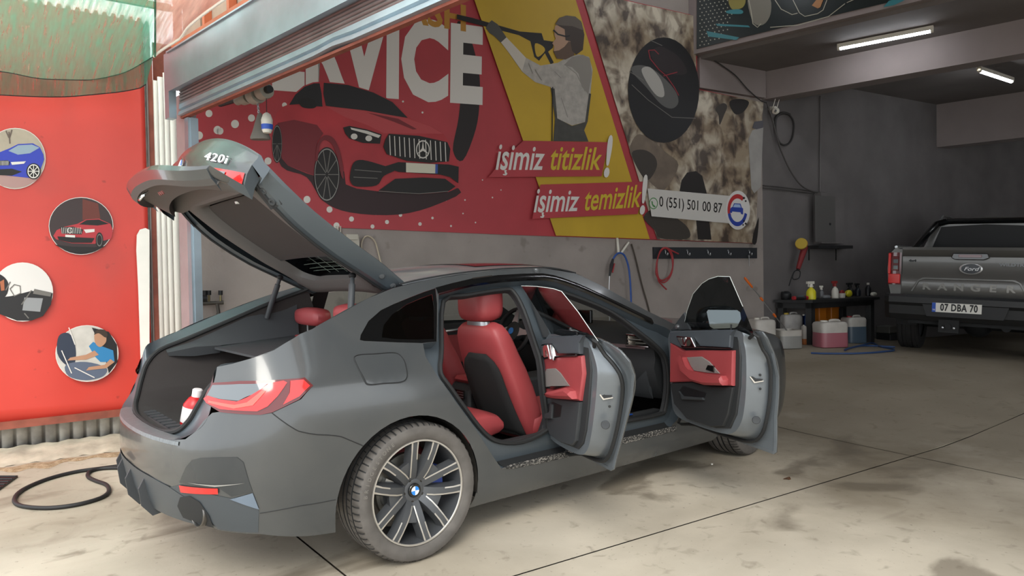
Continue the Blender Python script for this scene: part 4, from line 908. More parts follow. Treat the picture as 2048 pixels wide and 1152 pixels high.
# outer side rails and rear screen
glo = [(i, v) for i in range(9) for v in vs_]
g = G(); g.loft([[TG(*gate_top(i / 16, v * .86, .002)) for v in vs_] for i in range(10)], False); part('rear_screen', g, G_dark, gate, smooth=60)
for s in (-1, 1):
    g = G(); g.loft([[TG(*gate_top(i / 16, s * v, -.001)) for v in (.85, .93, 1.0)] for i in range(10)], False); part('screen_surround', g, M_gloss, gate, smooth=60)
    # painted side frame (returns inwards): seen as the long grey arm
    g = G(); rr = []
    for i in range(17):
        x, y, z = gate_top(i / 16, s); a = Vector((x, y, z)); e = 1 - .25 * (i / 16)
        t_ = .055 + .03 * sin(pi * i / 16)
        rr.append([TG(*a), TG(a.x, a.y - s * .004, a.z - .016), TG(a.x + .01, a.y - s * .05, a.z - t_), TG(a.x + .012, a.y - s * .085, a.z - t_ - .012), TG(a.x + .01, a.y - s * .13, a.z - t_ + .004)])
    g.loft(rr, False); part('side_frame', g, M_carin, gate, smooth=25)
    g = G(); g.tube([r[3] for r in rr], .009, 6); part('gate_seal', g, M_rub, gate)
    nn = TG(0, s * .5, -.85) - TG(0, 0, 0); c = TG(-.70, s * .640, .975); f_ = frame(c, TG(-1, 0, 0) - TG(0, 0, 0), nn.cross(TG(-1, 0, 0) - TG(0, 0, 0)))
    g = G(); g.prism([f_ @ Vector((a, b, 0)) for a, b in ((-.06, -.035), (.05, -.04), (.07, 0), (.05, .04), (-.06, .035))], nn * .008); lc = part('lamp_cover', g, M_trim2, gate, smooth=0)
    for dx in (-.03, .03): g = G(); g.lathe([(.020, .008), (.016, .016), (.008, .016), (.006, .011)], f_ @ Vector((dx, 0, 0)), nn, 14); part('turn_knob', g, M_trim, lc)
    for i, b in ((3.4, .012), (1.6, .012)):
        x, y, z = gate_top(i / 16, s); g = G(); g.lathe([(.017, 0), (.013, .006), (.006, .007)], TG(x + .01, y - s * .028, z - .042), TG(0, -1 * -s, -.35) - TG(0, 0, 0), 12); part('rubber_stop', g, M_trim, gate)
# inner lining: closed panel following the gate, with a shallow fabric pocket
def inn(a, v, d): x, y, z = gate_top(a, v * (1 - .10), 0); return TG(x + .02, y, z - d)
M_tgl = mat('tailgate_lining', '5d5a58', 0.7, bump=.05, bscale=300); M_tgf = mat('tailgate_fabric', '3f3a38', 0.95, bump=.15, bscale=500)
def depth(a, v): return .078 + .02 * (1 - abs(v) ** 4)
wa = [0, .06, .12, .2, .3, .4, .5, .6, .7, .8, .9, 1.0]
g = G()
# frame ring of lining: sides, front bar, rear bar
def ringpt(t):
    """closed loop of (a, v): outer edge and window edge"""
    pass
outer = [(.0, v) for v in (-.8, -.4, 0, .4, .8)] + [(a, .86) for a in (.1, .25, .4, .55, .7, .85)] + [(1.0, v) for v in (.84, .5, 0, -.5, -.84)] + [(a, -.86) for a in (.85, .7, .55, .4, .25, .1)]
win = [(.20, v) for v in (-.50, -.3, 0, .3, .50)] + [(a, .66) for a in (.26, .36, .46, .56, .70, .82)] + [(.92, v) for v in (.60, .36, 0, -.36, -.60)] + [(a, -.66) for a in (.82, .70, .56, .46, .36, .26)]
o2 = sm2(outer, 3); w2 = sm2(win, 3)
g.loft([[inn(p[0], p[1], .062), inn(p[0] * .75 + q[0] * .25, p[1] * .75 + q[1] * .25, .095), inn(p[0] * .35 + q[0] * .65, p[1] * .35 + q[1] * .65, .10), inn(q[0], q[1], .085), inn(q[0] * .98 + .011, q[1] * .94, .05)] for p, q in zip(o2 + o2[:1], w2 + w2[:1])], False)
part('inner_lining', g, M_tgl, gate, smooth=40)
# fabric cover (roller blind) hanging across most of the opening
g = G(); g.loft([[inn(a, v * .64, .052 + .012 * sin(a * 3)) for v in vs_[::2]] for a in (.40, .5, .6, .7, .8, .90)], False); bl = part('fabric_blind', g, M_tgf, gate, smooth=60)
for a in (.395, .425):
    g = G(); g.tube([inn(a, v * .66, .058) for v in vs_], .006, 6); part('blind_rod', g, M_trim2, bl)
g = G(); g.poly([inn(a, v, .0665) for a, v in ((.44, -.60), (.44, -.53), (.50, -.54), (.50, -.61))]); lb = part('sticker', g, mat('label_white', 'e8e2e2', .5), gate, smooth=0)
g = G(); g.poly([inn(a, v, .068) for a, v in ((.455, -.60), (.455, -.55), (.485, -.555), (.485, -.605))]); part('sticker_print', g, mat('label_red', 'b03038', .5), lb, smooth=0)
g = G(); g.lathe([(.02, 0), (.016, .012), (.004, .014)], inn(.86, .0, .05), (0, 0, -1), 12); part('pull_clip', g, M_satin, gate)
for a in (.30, .26, .23):
    g = G(); g.tube([inn(a, v * .6, .012) for v in vs_], .0012, 4); part('heater_wire', g, mat('wire_pale', '8c9a90', .5), gate)
for v in (-.3, -.1, .1, .3):
    g = G(); g.tube([inn(a, v, .012) for a in (.2, .3, .4)], .0012, 4); part('heater_wire', g, mat('wire_pale', '8c9a90', .5), gate)
# lower lining of the tail face with latch
def innt(v, k, d):
    p = tail(v)[k]; return TG(p.x + d, p.y * .93, p.z)
g = G(); pr = []
for v in vs_:
    q = tail(v); e = Vector(gate_top(1, v))
    pr.append([TG(q[6].x, q[6].y, q[6].z), TG(q[6].x + .035, q[6].y * .98, q[6].z + .008), TG(q[4].x + .075, q[4].y * .97, q[4].z + .01), TG(q[2].x + .055, q[2].y * .96, q[2].z + .02), TG(q[0].x + .06, q[0].y * .94, .945), TG(e.x + .03, e.y * .9, e.z - .095), TG(e.x + .06, e.y * .85, e.z - .075)])
g.loft(pr, False); part('lower_lining', g, M_tgl, gate, smooth=45)
for s in (-1, 1):
    g = G(); g.loft([[TG(*tail(s)[k]) for k in range(7)], [TG(tail(s)[k].x + .07, tail(s)[k].y * .96, tail(s)[k].z + (.01 if k > 3 else 0)) for k in range(7)]], False)
    E = row_end(s); q = tail(s); pl = [E[0], E[1], E[2], E[3], E[4], q[0], Vector((q[0].x + .07, q[0].y, q[0].z)), Vector((E[0].x + .03, E[0].y, E[0].z - .085)), Vector((E[0].x + .01, E[0].y, E[0].z - .02))]
    g.add([TG(*p) for p in pl], [tuple(range(len(pl)))]); part('tail_cheek', g, M_carin, gate, smooth=30)
q = [TG(-.96, .10, .755), TG(-.95, .10, .71), TG(-.945, .13, .70), TG(-.95, .16, .71), TG(-.96, .16, .755)]; g = G()
g.tube(spline(q, 4), .005, 7); part('latch_loop', g, M_chrome, gate)
for k in range(3):
    g = G(); g.tube([TG(-.93, -.10 - k * .03, .742), TG(-.93, -.10 - k * .03, .736)], .010, 8); part('lining_plug', g, mat('plug_red_grey', '7a4a46', .5), gate)
# lamp segments and badges on the tail face
def tface(v, t, d=.004):
    q = tail(v); i = min(int(t), 5); f = t - i; p = q[i].lerp(q[i + 1], f); return TG(p.x - d, p.y, p.z - d * .2)
for s in (-1, 1):
    g = G(); g.loft([[tface(s * (.60 + .39 * i / 8), 1.0 + 1.45 * j / 6, .006) for j in range(7)] for i in range(9)], False); part('tailgate_lamp', g, M_lred, gate, smooth=40)
    g = G(); g.loft([[tface(s * (.63 + .2 * i / 8), 1.2 + .85 * j / 6, .010) for j in range(7)] for i in range(9)], False); part('tailgate_lamp_white', g, M_lclear, gate, smooth=40)
# a badge frame on the spoiler's under-face
o = tface(0, .6, .006); xx = TG(0, -1, 0) - TG(0, 0, 0); yy = tface(0, 0.2) - tface(0, .9)
fr_ = frame(o, xx, yy)
g = G(); g.lathe([(.040, 0), (.041, .004), (.034, .005)], o, fr_.col[2].xyz, 28, False); part('roundel_ring', g, M_chrome, gate)
for c, mm in ((0, M_blue), (1, M_wht)):
    g = G()
    for q in (0, 2): g.poly([fr_ @ Vector((0, 0, .004))] + [fr_ @ Vector((.033 * cos(pi / 2 * (q + c) + pi / 16 * i), .033 * sin(pi / 2 * (q + c) + pi / 16 * i), .004)) for i in range(9)])
    part('roundel_field', g, mm, gate, smooth=0)
v0 = -.66; o = tface(v0, .42, .006); xx = tface(v0 - .05, .42) - tface(v0 + .05, .42); yy = tface(v0, .1) - tface(v0, .8)
g = text_g('420i', .056, .003, frame(o, xx, yy), 2.0, bold=.0, space=1.15); part('model_lettering', g, mat('badge_silver', 'e6e6e6', .3), gate, smooth=0)
# ------------------------------------------------------------------ cabin
def sup(hw, hd, n, e):
    out = []
    for k in range(n):
        a = 2 * pi * k / n
        out.append((math.copysign(abs(cos(a)) ** e, cos(a)) * hw, math.copysign(abs(sin(a)) ** e, sin(a)) * hd))
    return out
def front_seat(cy, dx, lab):
    st = [(.38, 1.085, .235, .060), (.42, 1.075, .25, .08), (.52, 1.035, .262, .088), (.66, .980, .268, .088), (.78, .930, .262, .085), (.88, .888, .245, .078), (.96, .858, .236, .072), (1.01, .838, .222, .066), (1.05, .822, .198, .055), (1.072, .815, .16, .035)]
    g = G(); g.loft([[Vector((x + dx + b, cy + a * .94, z + b * .35)) for a, b in sup(hw, hd, 28, .5)] for z, x, hw, hd in st], True, True)
    s = part('front_seat', g, M_leather, smooth=60, label=lab)
    g = G()
    for k in range(10):
        t = k / 9; z = .43 + .48 * t; x = 1.07 - .19 * t + dx; hw = .185 - .02 * t - (.06 * t ** 4); g.add([], [])
    rows = []
    for k in range(13):
        t = k / 12; z = .43 + .50 * t; xc = 1.072 - .205 * t + dx; hw = (.20 - .03 * t) * sqrt(max(.05, 1 - max(0, t - .75) ** 2 / .08))
        rows.append([Vector((xc - .093 + .010 * (u * u) - .014 * sin(pi * t), cy + hw * u - .02, z - .035)) for u in (-1, -.6, -.2, .2, .6, 1)])
    g.loft(rows, False); part('back_panel', g, M_carpet, s, smooth=60, solid=.012, label='black back panel')
    g = G(); rows = [[.99, .235], [.88, .26]]
    g.loft([[Vector((x + dx, cy + a, .455 + b)) for a, b in sup(hw, hd, 24, .5)] for x, hw, hd in ((1.0, .20, .05), (1.04, .25, .075), (1.3, .265, .085), (1.5, .26, .08), (1.56, .23, .05))], True, True); part('cushion', g, M_leather, s, smooth=60)
    g = G(); g.loft([[Vector((x + dx, cy + a, z0 + b)) for a, b in sup(hw, hd, 24, .55)] for x, z0, hw, hd in ((.735, 1.20, .085, .07), (.755, 1.205, .130, .112), (.80, 1.21, .140, .128), (.86, 1.205, .140, .122), (.90, 1.20, .130, .105), (.92, 1.195, .10, .07))], True, True)
    h = part('headrest', g, M_leather, s, smooth=60)
    for y in (-.06, .06):
        g = G(); g.tube([(.825 + dx, cy + y, 1.03), (.815 + dx, cy + y, 1.11)], .007, 8); part('headrest_post', g, M_chrome, h)
    g = G(); g.loft([[Vector((.812 + dx + b, cy + a, z)) for a, b in sup(hw, .03, 16, .6)] for z, hw in ((1.062, .10), (1.085, .095))], True, True); part('post_cover', g, M_satin, h)
    for sg in (-1, 1):
        g = G(); pl = [(1.08, .37), (1.17, .40), (1.195, .47), (1.17, .545), (1.12, .56), (1.07, .50), (1.03, .42)]
        g.prism([(a + dx, cy + sg * .27, b) for a, b in pl], (0, sg * .035, 0)); part('side_cover', g, M_trim2, s, bevel=.008)
    g = G(); g.loft([[Vector((1.01 - .10 * t + dx - .090 * u, cy + sgx, .60 + .4 * t)) for u in (.98, 1.02)] for t, sgx in ((0, .21), (.5, .205), (1, .19))], False)
    return s
front_seat(-.375, -.045, 'red front seat on the door side with black back panel')
front_seat(.38, 0.0, 'red front seat behind the steering wheel')
# rear bench
g = G(); g.loft([[Vector((x, a, z0 + b)) for a, b in sup(.60, hd, 36, .3)] for x, z0, hd in ((.02, .46, .10), (.4, .48, .10), (.66, .495, .085), (.74, .495, .065), (.77, .49, .03))], True, True); rb = part('rear_bench', g, M_leather, smooth=60)
g = G(); g.loft([[Vector((x0 + b, a, z)) for a, b in sup(hw, hd, 36, .35)] for z, x0, hw, hd in ((.50, .14, .60, .09), (.70, .085, .60, .09), (.88, .035, .57, .08), (.98, .01, .53, .06), (1.01, .0, .5, .03))], True, True); part('bench_back', g, M_leather, rb, smooth=60)
for hx, y, zz, hw in ((.04, .37, 1.125, .185), (-.03, -.335, 1.165, .18)):
    g = G(); g.loft([[Vector((hx + d, y + a, zz + b)) for a, b in sup(hw * f, hd, 28, .6)] for d, f, hd in ((-.055, .75, .025), (-.04, .97, .05), (0.0, 1.0, .058), (.04, .97, .05), (.055, .8, .03))], True, True); h = part('rear_headrest', g, M_leather, rb, smooth=60)
    for q in (-.07, .07): g = G(); g.tube([(hx, y + q, 1.0), (hx, y + q, 1.10)], .006, 8); part('headrest_post', g, M_chrome, h)
# floor, inner sill, tunnel console
g = G(); g.box((.05, -.76, .30), (2.4, .76, .315)); part('cabin_floor', g, M_carpet)
for s in (-.765, .70): g = G(); g.box((.30, s, .30), (2.0, s + .065, .44)); part('inner_sill', g, M_trim2, bevel=.01)
g = G(); g.prism([(.86, 0, .30), (2.0, 0, .30), (2.0, 0, .74), (1.75, 0, .66), (1.2, 0, .64), (.92, 0, .66), (.87, 0, .60)], (0, .24, 0)); g.xf(Matrix.Translation((0, -.12, 0))); cons = part('centre_console', g, M_trim2, bevel=.02)
for k in (0, 1):
    g = G(); g.box((.855, -.085 + k * .09, .565), (.862, -.005 + k * .09, .62)); v = part('rear_vent', g, M_gloss, cons)
    for q in range(3): g = G(); g.box((.852, -.08 + k * .09, .572 + q * .016), (.857, -.01 + k * .09, .577 + q * .016)); part('vent_slat', g, M_satin, v)
g = G(); g.box((.853, -.075, .50), (.862, .075, .545)); part('rear_display', g, M_satin, cons)
g = G(); g.box((.90, -.10, .655), (1.30, .10, .70), bev=.02); part('armrest', g, M_leather, cons)
# dashboard
g = G(); pr = [(2.05, .50), (1.97, .60), (1.93, .72), (1.945, .78), (1.93, .86), (1.955, .91), (2.02, .965), (2.12, .985), (2.25, 1.0), (2.42, .975), (2.42, .5)]
g.loft([[Vector((x - .05 * (1 - (y / .75) ** 2), y, z)) for x, z in pr] for y in (-.765, -.7, -.5, -.25, 0, .25, .5, .7, .765)], True, True); dash = part('dashboard', g, M_trim2, smooth=35)
g = G(); g.loft([[Vector((1.928 - .05 * (1 - (y / .75) ** 2), y, z)) for z in (.845, .87)] for y in (-.70, -.5, -.25, 0, .25)], False); part('dash_strip', g, M_satin, dash)
vy0, vy1 = -.735, -.575
vx = -.03; ring = [(1.905 + vx, vy1, .865), (1.955 + vx, vy1 + .04, .935), (1.955 + vx, vy0 + .02, .935), (1.945 + vx, vy0, .865)]
g = G(); g.tube(ring, .007, 6, closed=True); av = part('air_vent', g, M_chrome, dash)
g = G(); g.poly([(1.92 + vx, vy1 - .01, .87), (1.958 + vx, vy1 + .03, .93), (1.958 + vx, vy0 + .025, .93), (1.95 + vx, vy0 + .01, .87)]); part('vent_mouth', g, M_gloss, av)
for q in (.885, .908): g = G(); g.tube([(1.93 + vx, vy1 + .01, q), (1.945 + vx, vy0 + .015, q)], .004, 6); part('vent_slat', g, M_satin, av)
g = G(); g.box((2.0, -.12, .99), (2.03, .5, 1.09), bev=.006); part('display_screen', g, M_gloss, dash)
g = G(); g.prism([(1.96, -.70, .55), (1.93, -.70, .70), (1.94, -.70, .77), (2.0, -.70, .5)], (0, .5, 0)); part('glove_box', g, M_trim, dash)
# steering wheel
o = Vector((1.665, .38, .925)); ax = Vector((-.93, 0, .37)).normalized(); sx = Vector((0, 1, 0)); sz = ax.cross(sx).normalized()
g = G(); g.tube([o + sx * .185 * cos(a) + sz * .185 * sin(a) for a in [2 * pi * k / 40 for k in range(40)]], .016, 10, closed=True); sw = part('steering_wheel', g, M_black, dash if False else car)
g = G(); g.lathe([(.085, -.03), (.08, .012), (.06, .022), (.001, .026)], o, ax, 20); part('airbag_cover', g, M_trim2, sw)
for a in (0, pi, -pi / 2):
    g = G(); dv = sx * cos(a) + sz * sin(a); pv = ax.cross(dv); g.loft([[o + dv * r + pv * w * u + ax * hh for u, hh in ((-1, .0), (-1, .012), (1, .012), (1, 0))] for r, w in ((.07, .035), (.12, .022), (.175, .018))], True, True); part('wheel_spoke', g, M_satin, sw)
g = G(); g.lathe([(.027, .024), (.025, .03), (.001, .031)], o, ax, 18); part('wheel_badge', g, M_blue, sw)
g = G(); g.cyl(o + ax * -.03, o + ax * -.30, .04, .05, 12); part('steering_column', g, M_black, sw)
# left doors from inside, headlining
for a, b in ((.22, .93), (1.0, 1.88)):
    g = G(); g.box((a, .775, .42), (b, .83, .99), bev=.01); dl = part('left_door_lining', g, M_trim2)
    g = G(); g.box((a + .03, .755, .68), (b - .03, .785, .90), bev=.01); part('red_panel', g, M_leather, dl)
    g = G(); g.loft([[Vector((a + .03 + (b - a - .06) * t, .765 - .0 * t, z + .02 * t)) for z in (.915, .94)] for t in (0, .5, 1)], False); part('silver_strip', g, M_satin, dl, solid=.01)
g = G(); g.grid(lambda a, b: roofp(.14 + 1.24 * a, -.97 + 1.94 * b, -.035), 12, 16); part('headlining', g, M_trim2)
for s in (-1, 1):
    g = G(); g.prism([(.93, s * .785, 1.0), (.98, s * .785, 1.0), (1.0, s * .61, 1.30), (.95, s * .61, 1.30)], (0, -s * .012, 0)); part('pillar_lining', g, M_trim2)
M_dome = mat('courtesy_lamp', 'fff0dc', .5, emit=9.0)
for x in (1.28, .42):
    q = roofp(x, 0, -.042); g = G(); g.box((q.x - .05, -.09, q.z - .012), (q.x + .05, .09, q.z), bev=.004); part('courtesy_lamp', g, M_dome)
# ------------------------------------------------------------------ things left in the trunk
p = Vector((-.72, .17, .532))
t = thing('cleaner_bottle', p, 'small red and white bottle in the open trunk behind the right tail lamp', 'bottle')
Mb = Matrix.Translation(p + Vector((0, 0, .115))) @ Matrix.Rotation(radians(-40), 4, 'Z') @ Matrix.Rotation(radians(12), 4, 'Y') @ Matrix.Diagonal((1.25, 1.25, 1.15, 1))
g = G(); g.lathe([(.03, -.10), (.045, -.095), (.046, .05), (.03, .08), (.018, .09)], (0, 0, 0), (0, 0, 1), 18); obj('body', g.xf(Mb), mat('red_plastic', 'b8161c', .35), t)
g = G(); g.lathe([(.0468, -.03), (.0468, .04)], (0, 0, 0), (0, 0, 1), 18, False); obj('paper_label', g.xf(Mb), mat('label_white', 'e8e2e2', .5), t)
g = G(); g.lathe([(.02, .085), (.021, .12), (.016, .125)], (0, 0, 0), (0, 0, 1), 14); obj('cap', g.xf(Mb), mat('label_white', 'e8e2e2', .5), t)
# ================================================================== pick-up truck at the right
tr_x = (HR * 0.766 - HF * 0.643); tr_y = (HR * 0.643 + HF * 0.766)
tr_o = LD(4.93, 9.25, 0.24)
tr_l = (tr_x - ZU * 0.045).normalized(); tr_u = tr_l.cross(tr_y).normalized()
TM = Matrix(((tr_l.x, tr_y.x, tr_u.x, tr_o.x), (tr_l.y, tr_y.y, tr_u.y, tr_o.y), (tr_l.z, tr_y.z, tr_u.z, tr_o.z), (0, 0, 0, 1)))
M_tp = mat('truck_grey_paint', '5e5d5a', 0.3, 0.4, coat=0.5)
tk = thing('pickup_truck', tr_o, 'dark grey pickup truck with tail towards the camera at the right', 'truck')
def T(name, g, m, par=tk, **k): return obj(name, g.xf(TM), m, par, **k)
g = G(); g.loft([[Vector((x, y, z)) for z, y in ((.80, .0), (.84, -.012), (1.03, -.012), (1.06, .004), (1.29, .006), (1.32, -.02), (1.375, -.035), (1.41, -.02), (1.41, .06))] for x in (.175, .4, .9, 1.4, 1.625)], False)
tg = T('tailgate', g, M_tp, smooth=30)
g = G(); g.prism([(.28, -.016, .84), (.36, -.016, .99), (.42, -.016, 1.025), (1.38, -.016, 1.025), (1.44, -.016, .99), (1.52, -.016, .84), (1.49, -.016, .84), (1.42, -.016, .975), (1.36, -.016, 1.0), (.44, -.016, 1.0), (.38, -.016, .975), (.31, -.016, .84)], (0, -.012, 0)); T('pressed_edge', g, M_tp, tg, smooth=0, bevel=.004)
for i, ch in enumerate('RANGER'):
    q = text_g(ch, .115, .006, frame((.46 + i * .176, -.018, .905), (1, 0, 0), (0, 0, 1)), 1.25, bold=.004); T('pressed_letter', q, mat('letter_highlight_grey', '7b7974', .25, .5), tg, smooth=0)  # lighter than the body: faint highlights on the pressed letters put into colour
q = text_g('WILDTRAK', .05, .003, frame((1.38, .0, 1.20), (1, 0, 0), (0, 0, 1)), 1.3, bold=.002); T('trim_lettering', q, M_gloss, tg, smooth=0)
q = text_g('4x4', .04, .003, frame((.29, .0, 1.235), (1, 0, 0), (0, 0, 1)), 1.4, bold=.002); T('drive_lettering', q, M_gloss, tg, smooth=0)
g = G(); g.lathe([(.068, 0), (.07, .012), (.060, .018), (.058, .012)], (0, 0, 0), (0, -1, 0), 28); g.xf(Matrix.Translation((.93, .0, 1.145)) @ Matrix.Diagonal((1.75, 1, 1, 1))); ov = T('oval_badge', g, mat('badge_rim', 'c9c9c9', .35, .6), tg)
g = G(); g.lathe([(.058, .012), (.001, .014)], (0, 0, 0), (0, -1, 0), 28, False); g.xf(Matrix.Translation((.93, .0, 1.145)) @ Matrix.Diagonal((1.75, 1, 1, 1))); T('badge_field', g, mat('badge_dark', '20252c', .3), ov)
q = text_g('Ford', .066, .002, frame((.93, -.015, 1.142), (1, 0, 0), (0, 0, 1)), 1.2, shear=.35, bold=.0); T('badge_lettering', q, mat('badge_rim', 'c9c9c9', .35, .6), ov, smooth=0)
g = G(); g.prism([(.72, -.03, 1.28), (.76, -.03, 1.255), (1.06, -.03, 1.255), (1.12, -.03, 1.28), (1.10, -.03, 1.335), (.74, -.03, 1.335)], (0, -.02, 0)); hd = T('handle_panel', g, M_gloss, tg, smooth=0, bevel=.008)
g = G(); g.box((.80, -.056, 1.285), (1.04, -.048, 1.318), bev=.003); T('brake_lamp', g, M_ldark, hd)
# bed sides with lamps
for sx in (0, 1):
    X = (lambda x: x) if sx == 0 else (lambda x: 1.80 - x)
    g = G(); g.loft([[Vector((X(x), y, z)) for x, z in ((.17, .80), (.05, .80), (.015, .95), (.0, 1.15), (.03, 1.33), (.09, 1.40), (.17, 1.41))] for y in (.0, .04, .5, .62)], False)
    g.loft([[Vector((X(x), y, z)) for x, z in ((.05, zb), (.015, max(zb, .95)), (.0, 1.15), (.03, 1.33), (.09, 1.40), (.17, 1.41))] for y, zb in ((.62, .80), (.66, .92), (.78, 1.03), (.95, 1.07), (1.12, 1.03), (1.24, .92), (1.28, .70), (1.9, .62))], False)
    g.add([(X(x), 0, z) for x, z in ((.17, .80), (.05, .80), (.015, .95), (.0, 1.15), (.03, 1.33), (.09, 1.40), (.17, 1.41))], [tuple(range(7))])
    T('bed_side', g, M_tp, smooth=30)
    g = G(); g.loft([[Vector((X(x), y, z)) for z in (.92, .99, 1.15, 1.30, 1.34)] for x, y in ((.165, -.012), (.08, -.02), (.015, .0), (-.006, .07), (.0, .14))], False); lm = T('tail_lamp', g, M_ldark, smooth=40); g = G(); g.box((min(X(.02), X(.16)), -.034, .935), (max(X(.02), X(.16)), -.018, 1.06), bev=.006); g.box((min(X(.012), X(.045)), -.03, 1.06), (max(X(.012), X(.045)), -.014, 1.33), bev=.005); T('red_lens', g, M_lred, lm)
    g = G(); g.box((min(X(.05), X(.14)), -.03, 1.10), (max(X(.05), X(.14)), -.014, 1.29), bev=.006); T('clear_lens', g, M_ldark, lm)
    for zz in (1.12, 1.20): g = G(); g.box((min(X(.075), X(.13)), -.034, zz), (max(X(.075), X(.13)), -.028, zz + .05), bev=.002); T('lamp_cell', g, M_lclear, lm)
g = G(); g.box((.12, .0, 1.385), (1.68, 1.62, 1.40)); T('bed_cover', g, M_black)
g = G(); g.tube([(.09, .02, 1.412), (.09, 1.6, 1.425)], .018, 8); T('bed_rail', g, M_satin)
# cab with rear window, sports bar and roof rail
g = G(); g.loft([[Vector((x, y, z)) for x, z in pr] for y, pr in ((1.66, [(.10, .7), (.08, 1.1), (.11, 1.38), (.26, 1.74), (.36, 1.82), (.9, 1.86), (1.44, 1.82), (1.54, 1.74), (1.69, 1.38), (1.72, 1.1), (1.70, .7)]), (2.0, [(.0, .6), (-.02, 1.1), (.04, 1.38), (.22, 1.78), (.34, 1.87), (.9, 1.90), (1.46, 1.87), (1.58, 1.78), (1.76, 1.38), (1.82, 1.1), (1.80, .6)]), (3.6, [(.0, .6), (-.02, 1.1), (.04, 1.36), (.20, 1.72), (.34, 1.82), (.9, 1.86), (1.46, 1.82), (1.60, 1.72), (1.76, 1.36), (1.82, 1.1), (1.80, .6)]))], True, True); cab = T('cab', g, M_tp, smooth=30)
g = G(); g.poly([(.24, 1.64, 1.42), (.35, 1.63, 1.74), (.9, 1.63, 1.77), (1.45, 1.63, 1.74), (1.56, 1.64, 1.42)]); T('rear_window', g, mat('black_window', '050506', .35, spec=.25), cab, smooth=0)
g = G(); g.tube([(.12, 1.0, 1.40), (.16, 1.35, 1.55), (.30, 1.58, 1.78), (.42, 1.6, 1.82)], .045, 8); g.tube([(1.68, 1.0, 1.40), (1.64, 1.35, 1.55), (1.5, 1.58, 1.78), (1.38, 1.6, 1.82)], .045, 8); g.tube([(.42, 1.6, 1.82), (1.38, 1.6, 1.82)], .04, 8); T('sports_bar', g, M_gloss)
g = G(); g.tube(spline([(.30, 1.9, 1.86), (.31, 2.1, 1.92), (.31, 2.9, 1.92), (.30, 3.2, 1.86)], 5), .018, 8); T('roof_rail', g, M_satin, cab)
g = G(); g.box((.05, 3.6, .6), (1.75, 5.2, 1.12), bev=.06); T('engine_bay', g, M_tp)
g = G(); g.box((.25, .1, .42), (1.55, 5.1, .70)); T('chassis', g, M_rub)
# bumper, plate, hitch
g = G(); g.loft([[Vector((x, y + k, z)) for y, z in ((.04, .80), (-.13, .80), (-.17, .77), (-.17, .70), (-.13, .66), (-.12, .55), (-.06, .48), (.04, .47))] for x, k in ((-.01, .12), (.06, .03), (.35, .0), (.50, 0), (1.30, .0), (1.45, 0), (1.74, .03), (1.81, .12))], True, True); bp_ = T('rear_bumper', g, mat('bumper_black', '232425', .45), smooth=25)
g = G(); g.prism([(.45, -.168, .69), (.50, -.168, .54), (1.30, -.168, .54), (1.35, -.168, .69)], (0, -.006, 0)); T('plate_recess', g, M_black, bp_, smooth=0)
g = G(); g.box((.56, -.19, .60), (1.08, -.176, .715)); pt_ = T('number_plate', g, mat('plate_white', 'e4e2da', .5), bp_)
g = G(); g.box((.56, -.1915, .60), (.60, -.189, .715)); T('plate_band', g, mat('plate_blue', '1c4fb4', .4), pt_)
q = text_g('TR', .028, .0006, frame((.58, -.192, .625), (1, 0, 0), (0, 0, 1)), .9); T('band_lettering', q, M_wht, pt_, smooth=0)
q = text_g('07 DBA 70', .12, .0008, frame((.845, -.1915, .6575), (1, 0, 0), (0, 0, 1)), .66, bold=.004, space=1.1); T('plate_lettering', q, M_black, pt_, smooth=0)
g = G(); g.box((.62, -.08, .34), (.84, -.02, .50)); g.cyl((.73, -.12, .42), (.73, .2, .42), .035, .035, 10); T('tow_bracket', g, M_rub)
for dx in (.67, .79): g = G(); g.lathe([(.016, 0), (.012, .012), (.002, .014)], (dx, -.082, .40), (0, -1, 0), 8); T('hitch_bolt', g, M_satin)
g = G(); g.tube([(1.3, .2, .42), (1.3, .9, .42), (.5, 1.0, .45)], .05, 8); T('exhaust_pipe', g, M_rub)
g = G(); g.cyl((.30, .95, .38), (1.55, .95, .38), .06, .06, 10); g.ell((.93, .95, .38), (.17, .16, .16), 12, 8); T('rear_axle', g, M_rub)
for wx, wy in ((.15, .95), (1.65, .95), (.15, 4.2), (1.65, 4.2)):
    g = G(); pr = [(.22, -.12), (.30, -.135), (.36, -.13), (.385, -.11)]; 
    for h in (-.08, -.03, .03, .08): pr += [(.392, h - .02), (.392, h + .014), (.382, h + .016), (.382, h + .02)]
    pr += [(.385, .11), (.36, .13), (.30, .135), (.22, .12)]
    g.lathe(pr, (wx, wy, .392), (1, 0, 0), 40, False); w_ = T('road_wheel', g, mat('truck_tyre', '242322', .85, var=.2, vscale=10), smooth=30)
    g = G(); g.lathe([(.23, .10), (.225, .06), (.20, .03), (.06, .05), (.05, .08), (.001, .085)], (wx, wy, .392), (-1 if wx < 1 else 1, 0, 0), 24, False); g.lathe([(.23, -.10), (.10, -.05), (.001, -.05)], (wx, wy, .392), (-1 if wx < 1 else 1, 0, 0), 24, False); T('wheel_disc', g, M_spoke, w_)
g = G(); g.box((.03, .52, .36), (.28, .535, .72)); T('mud_flap', g, M_rub)
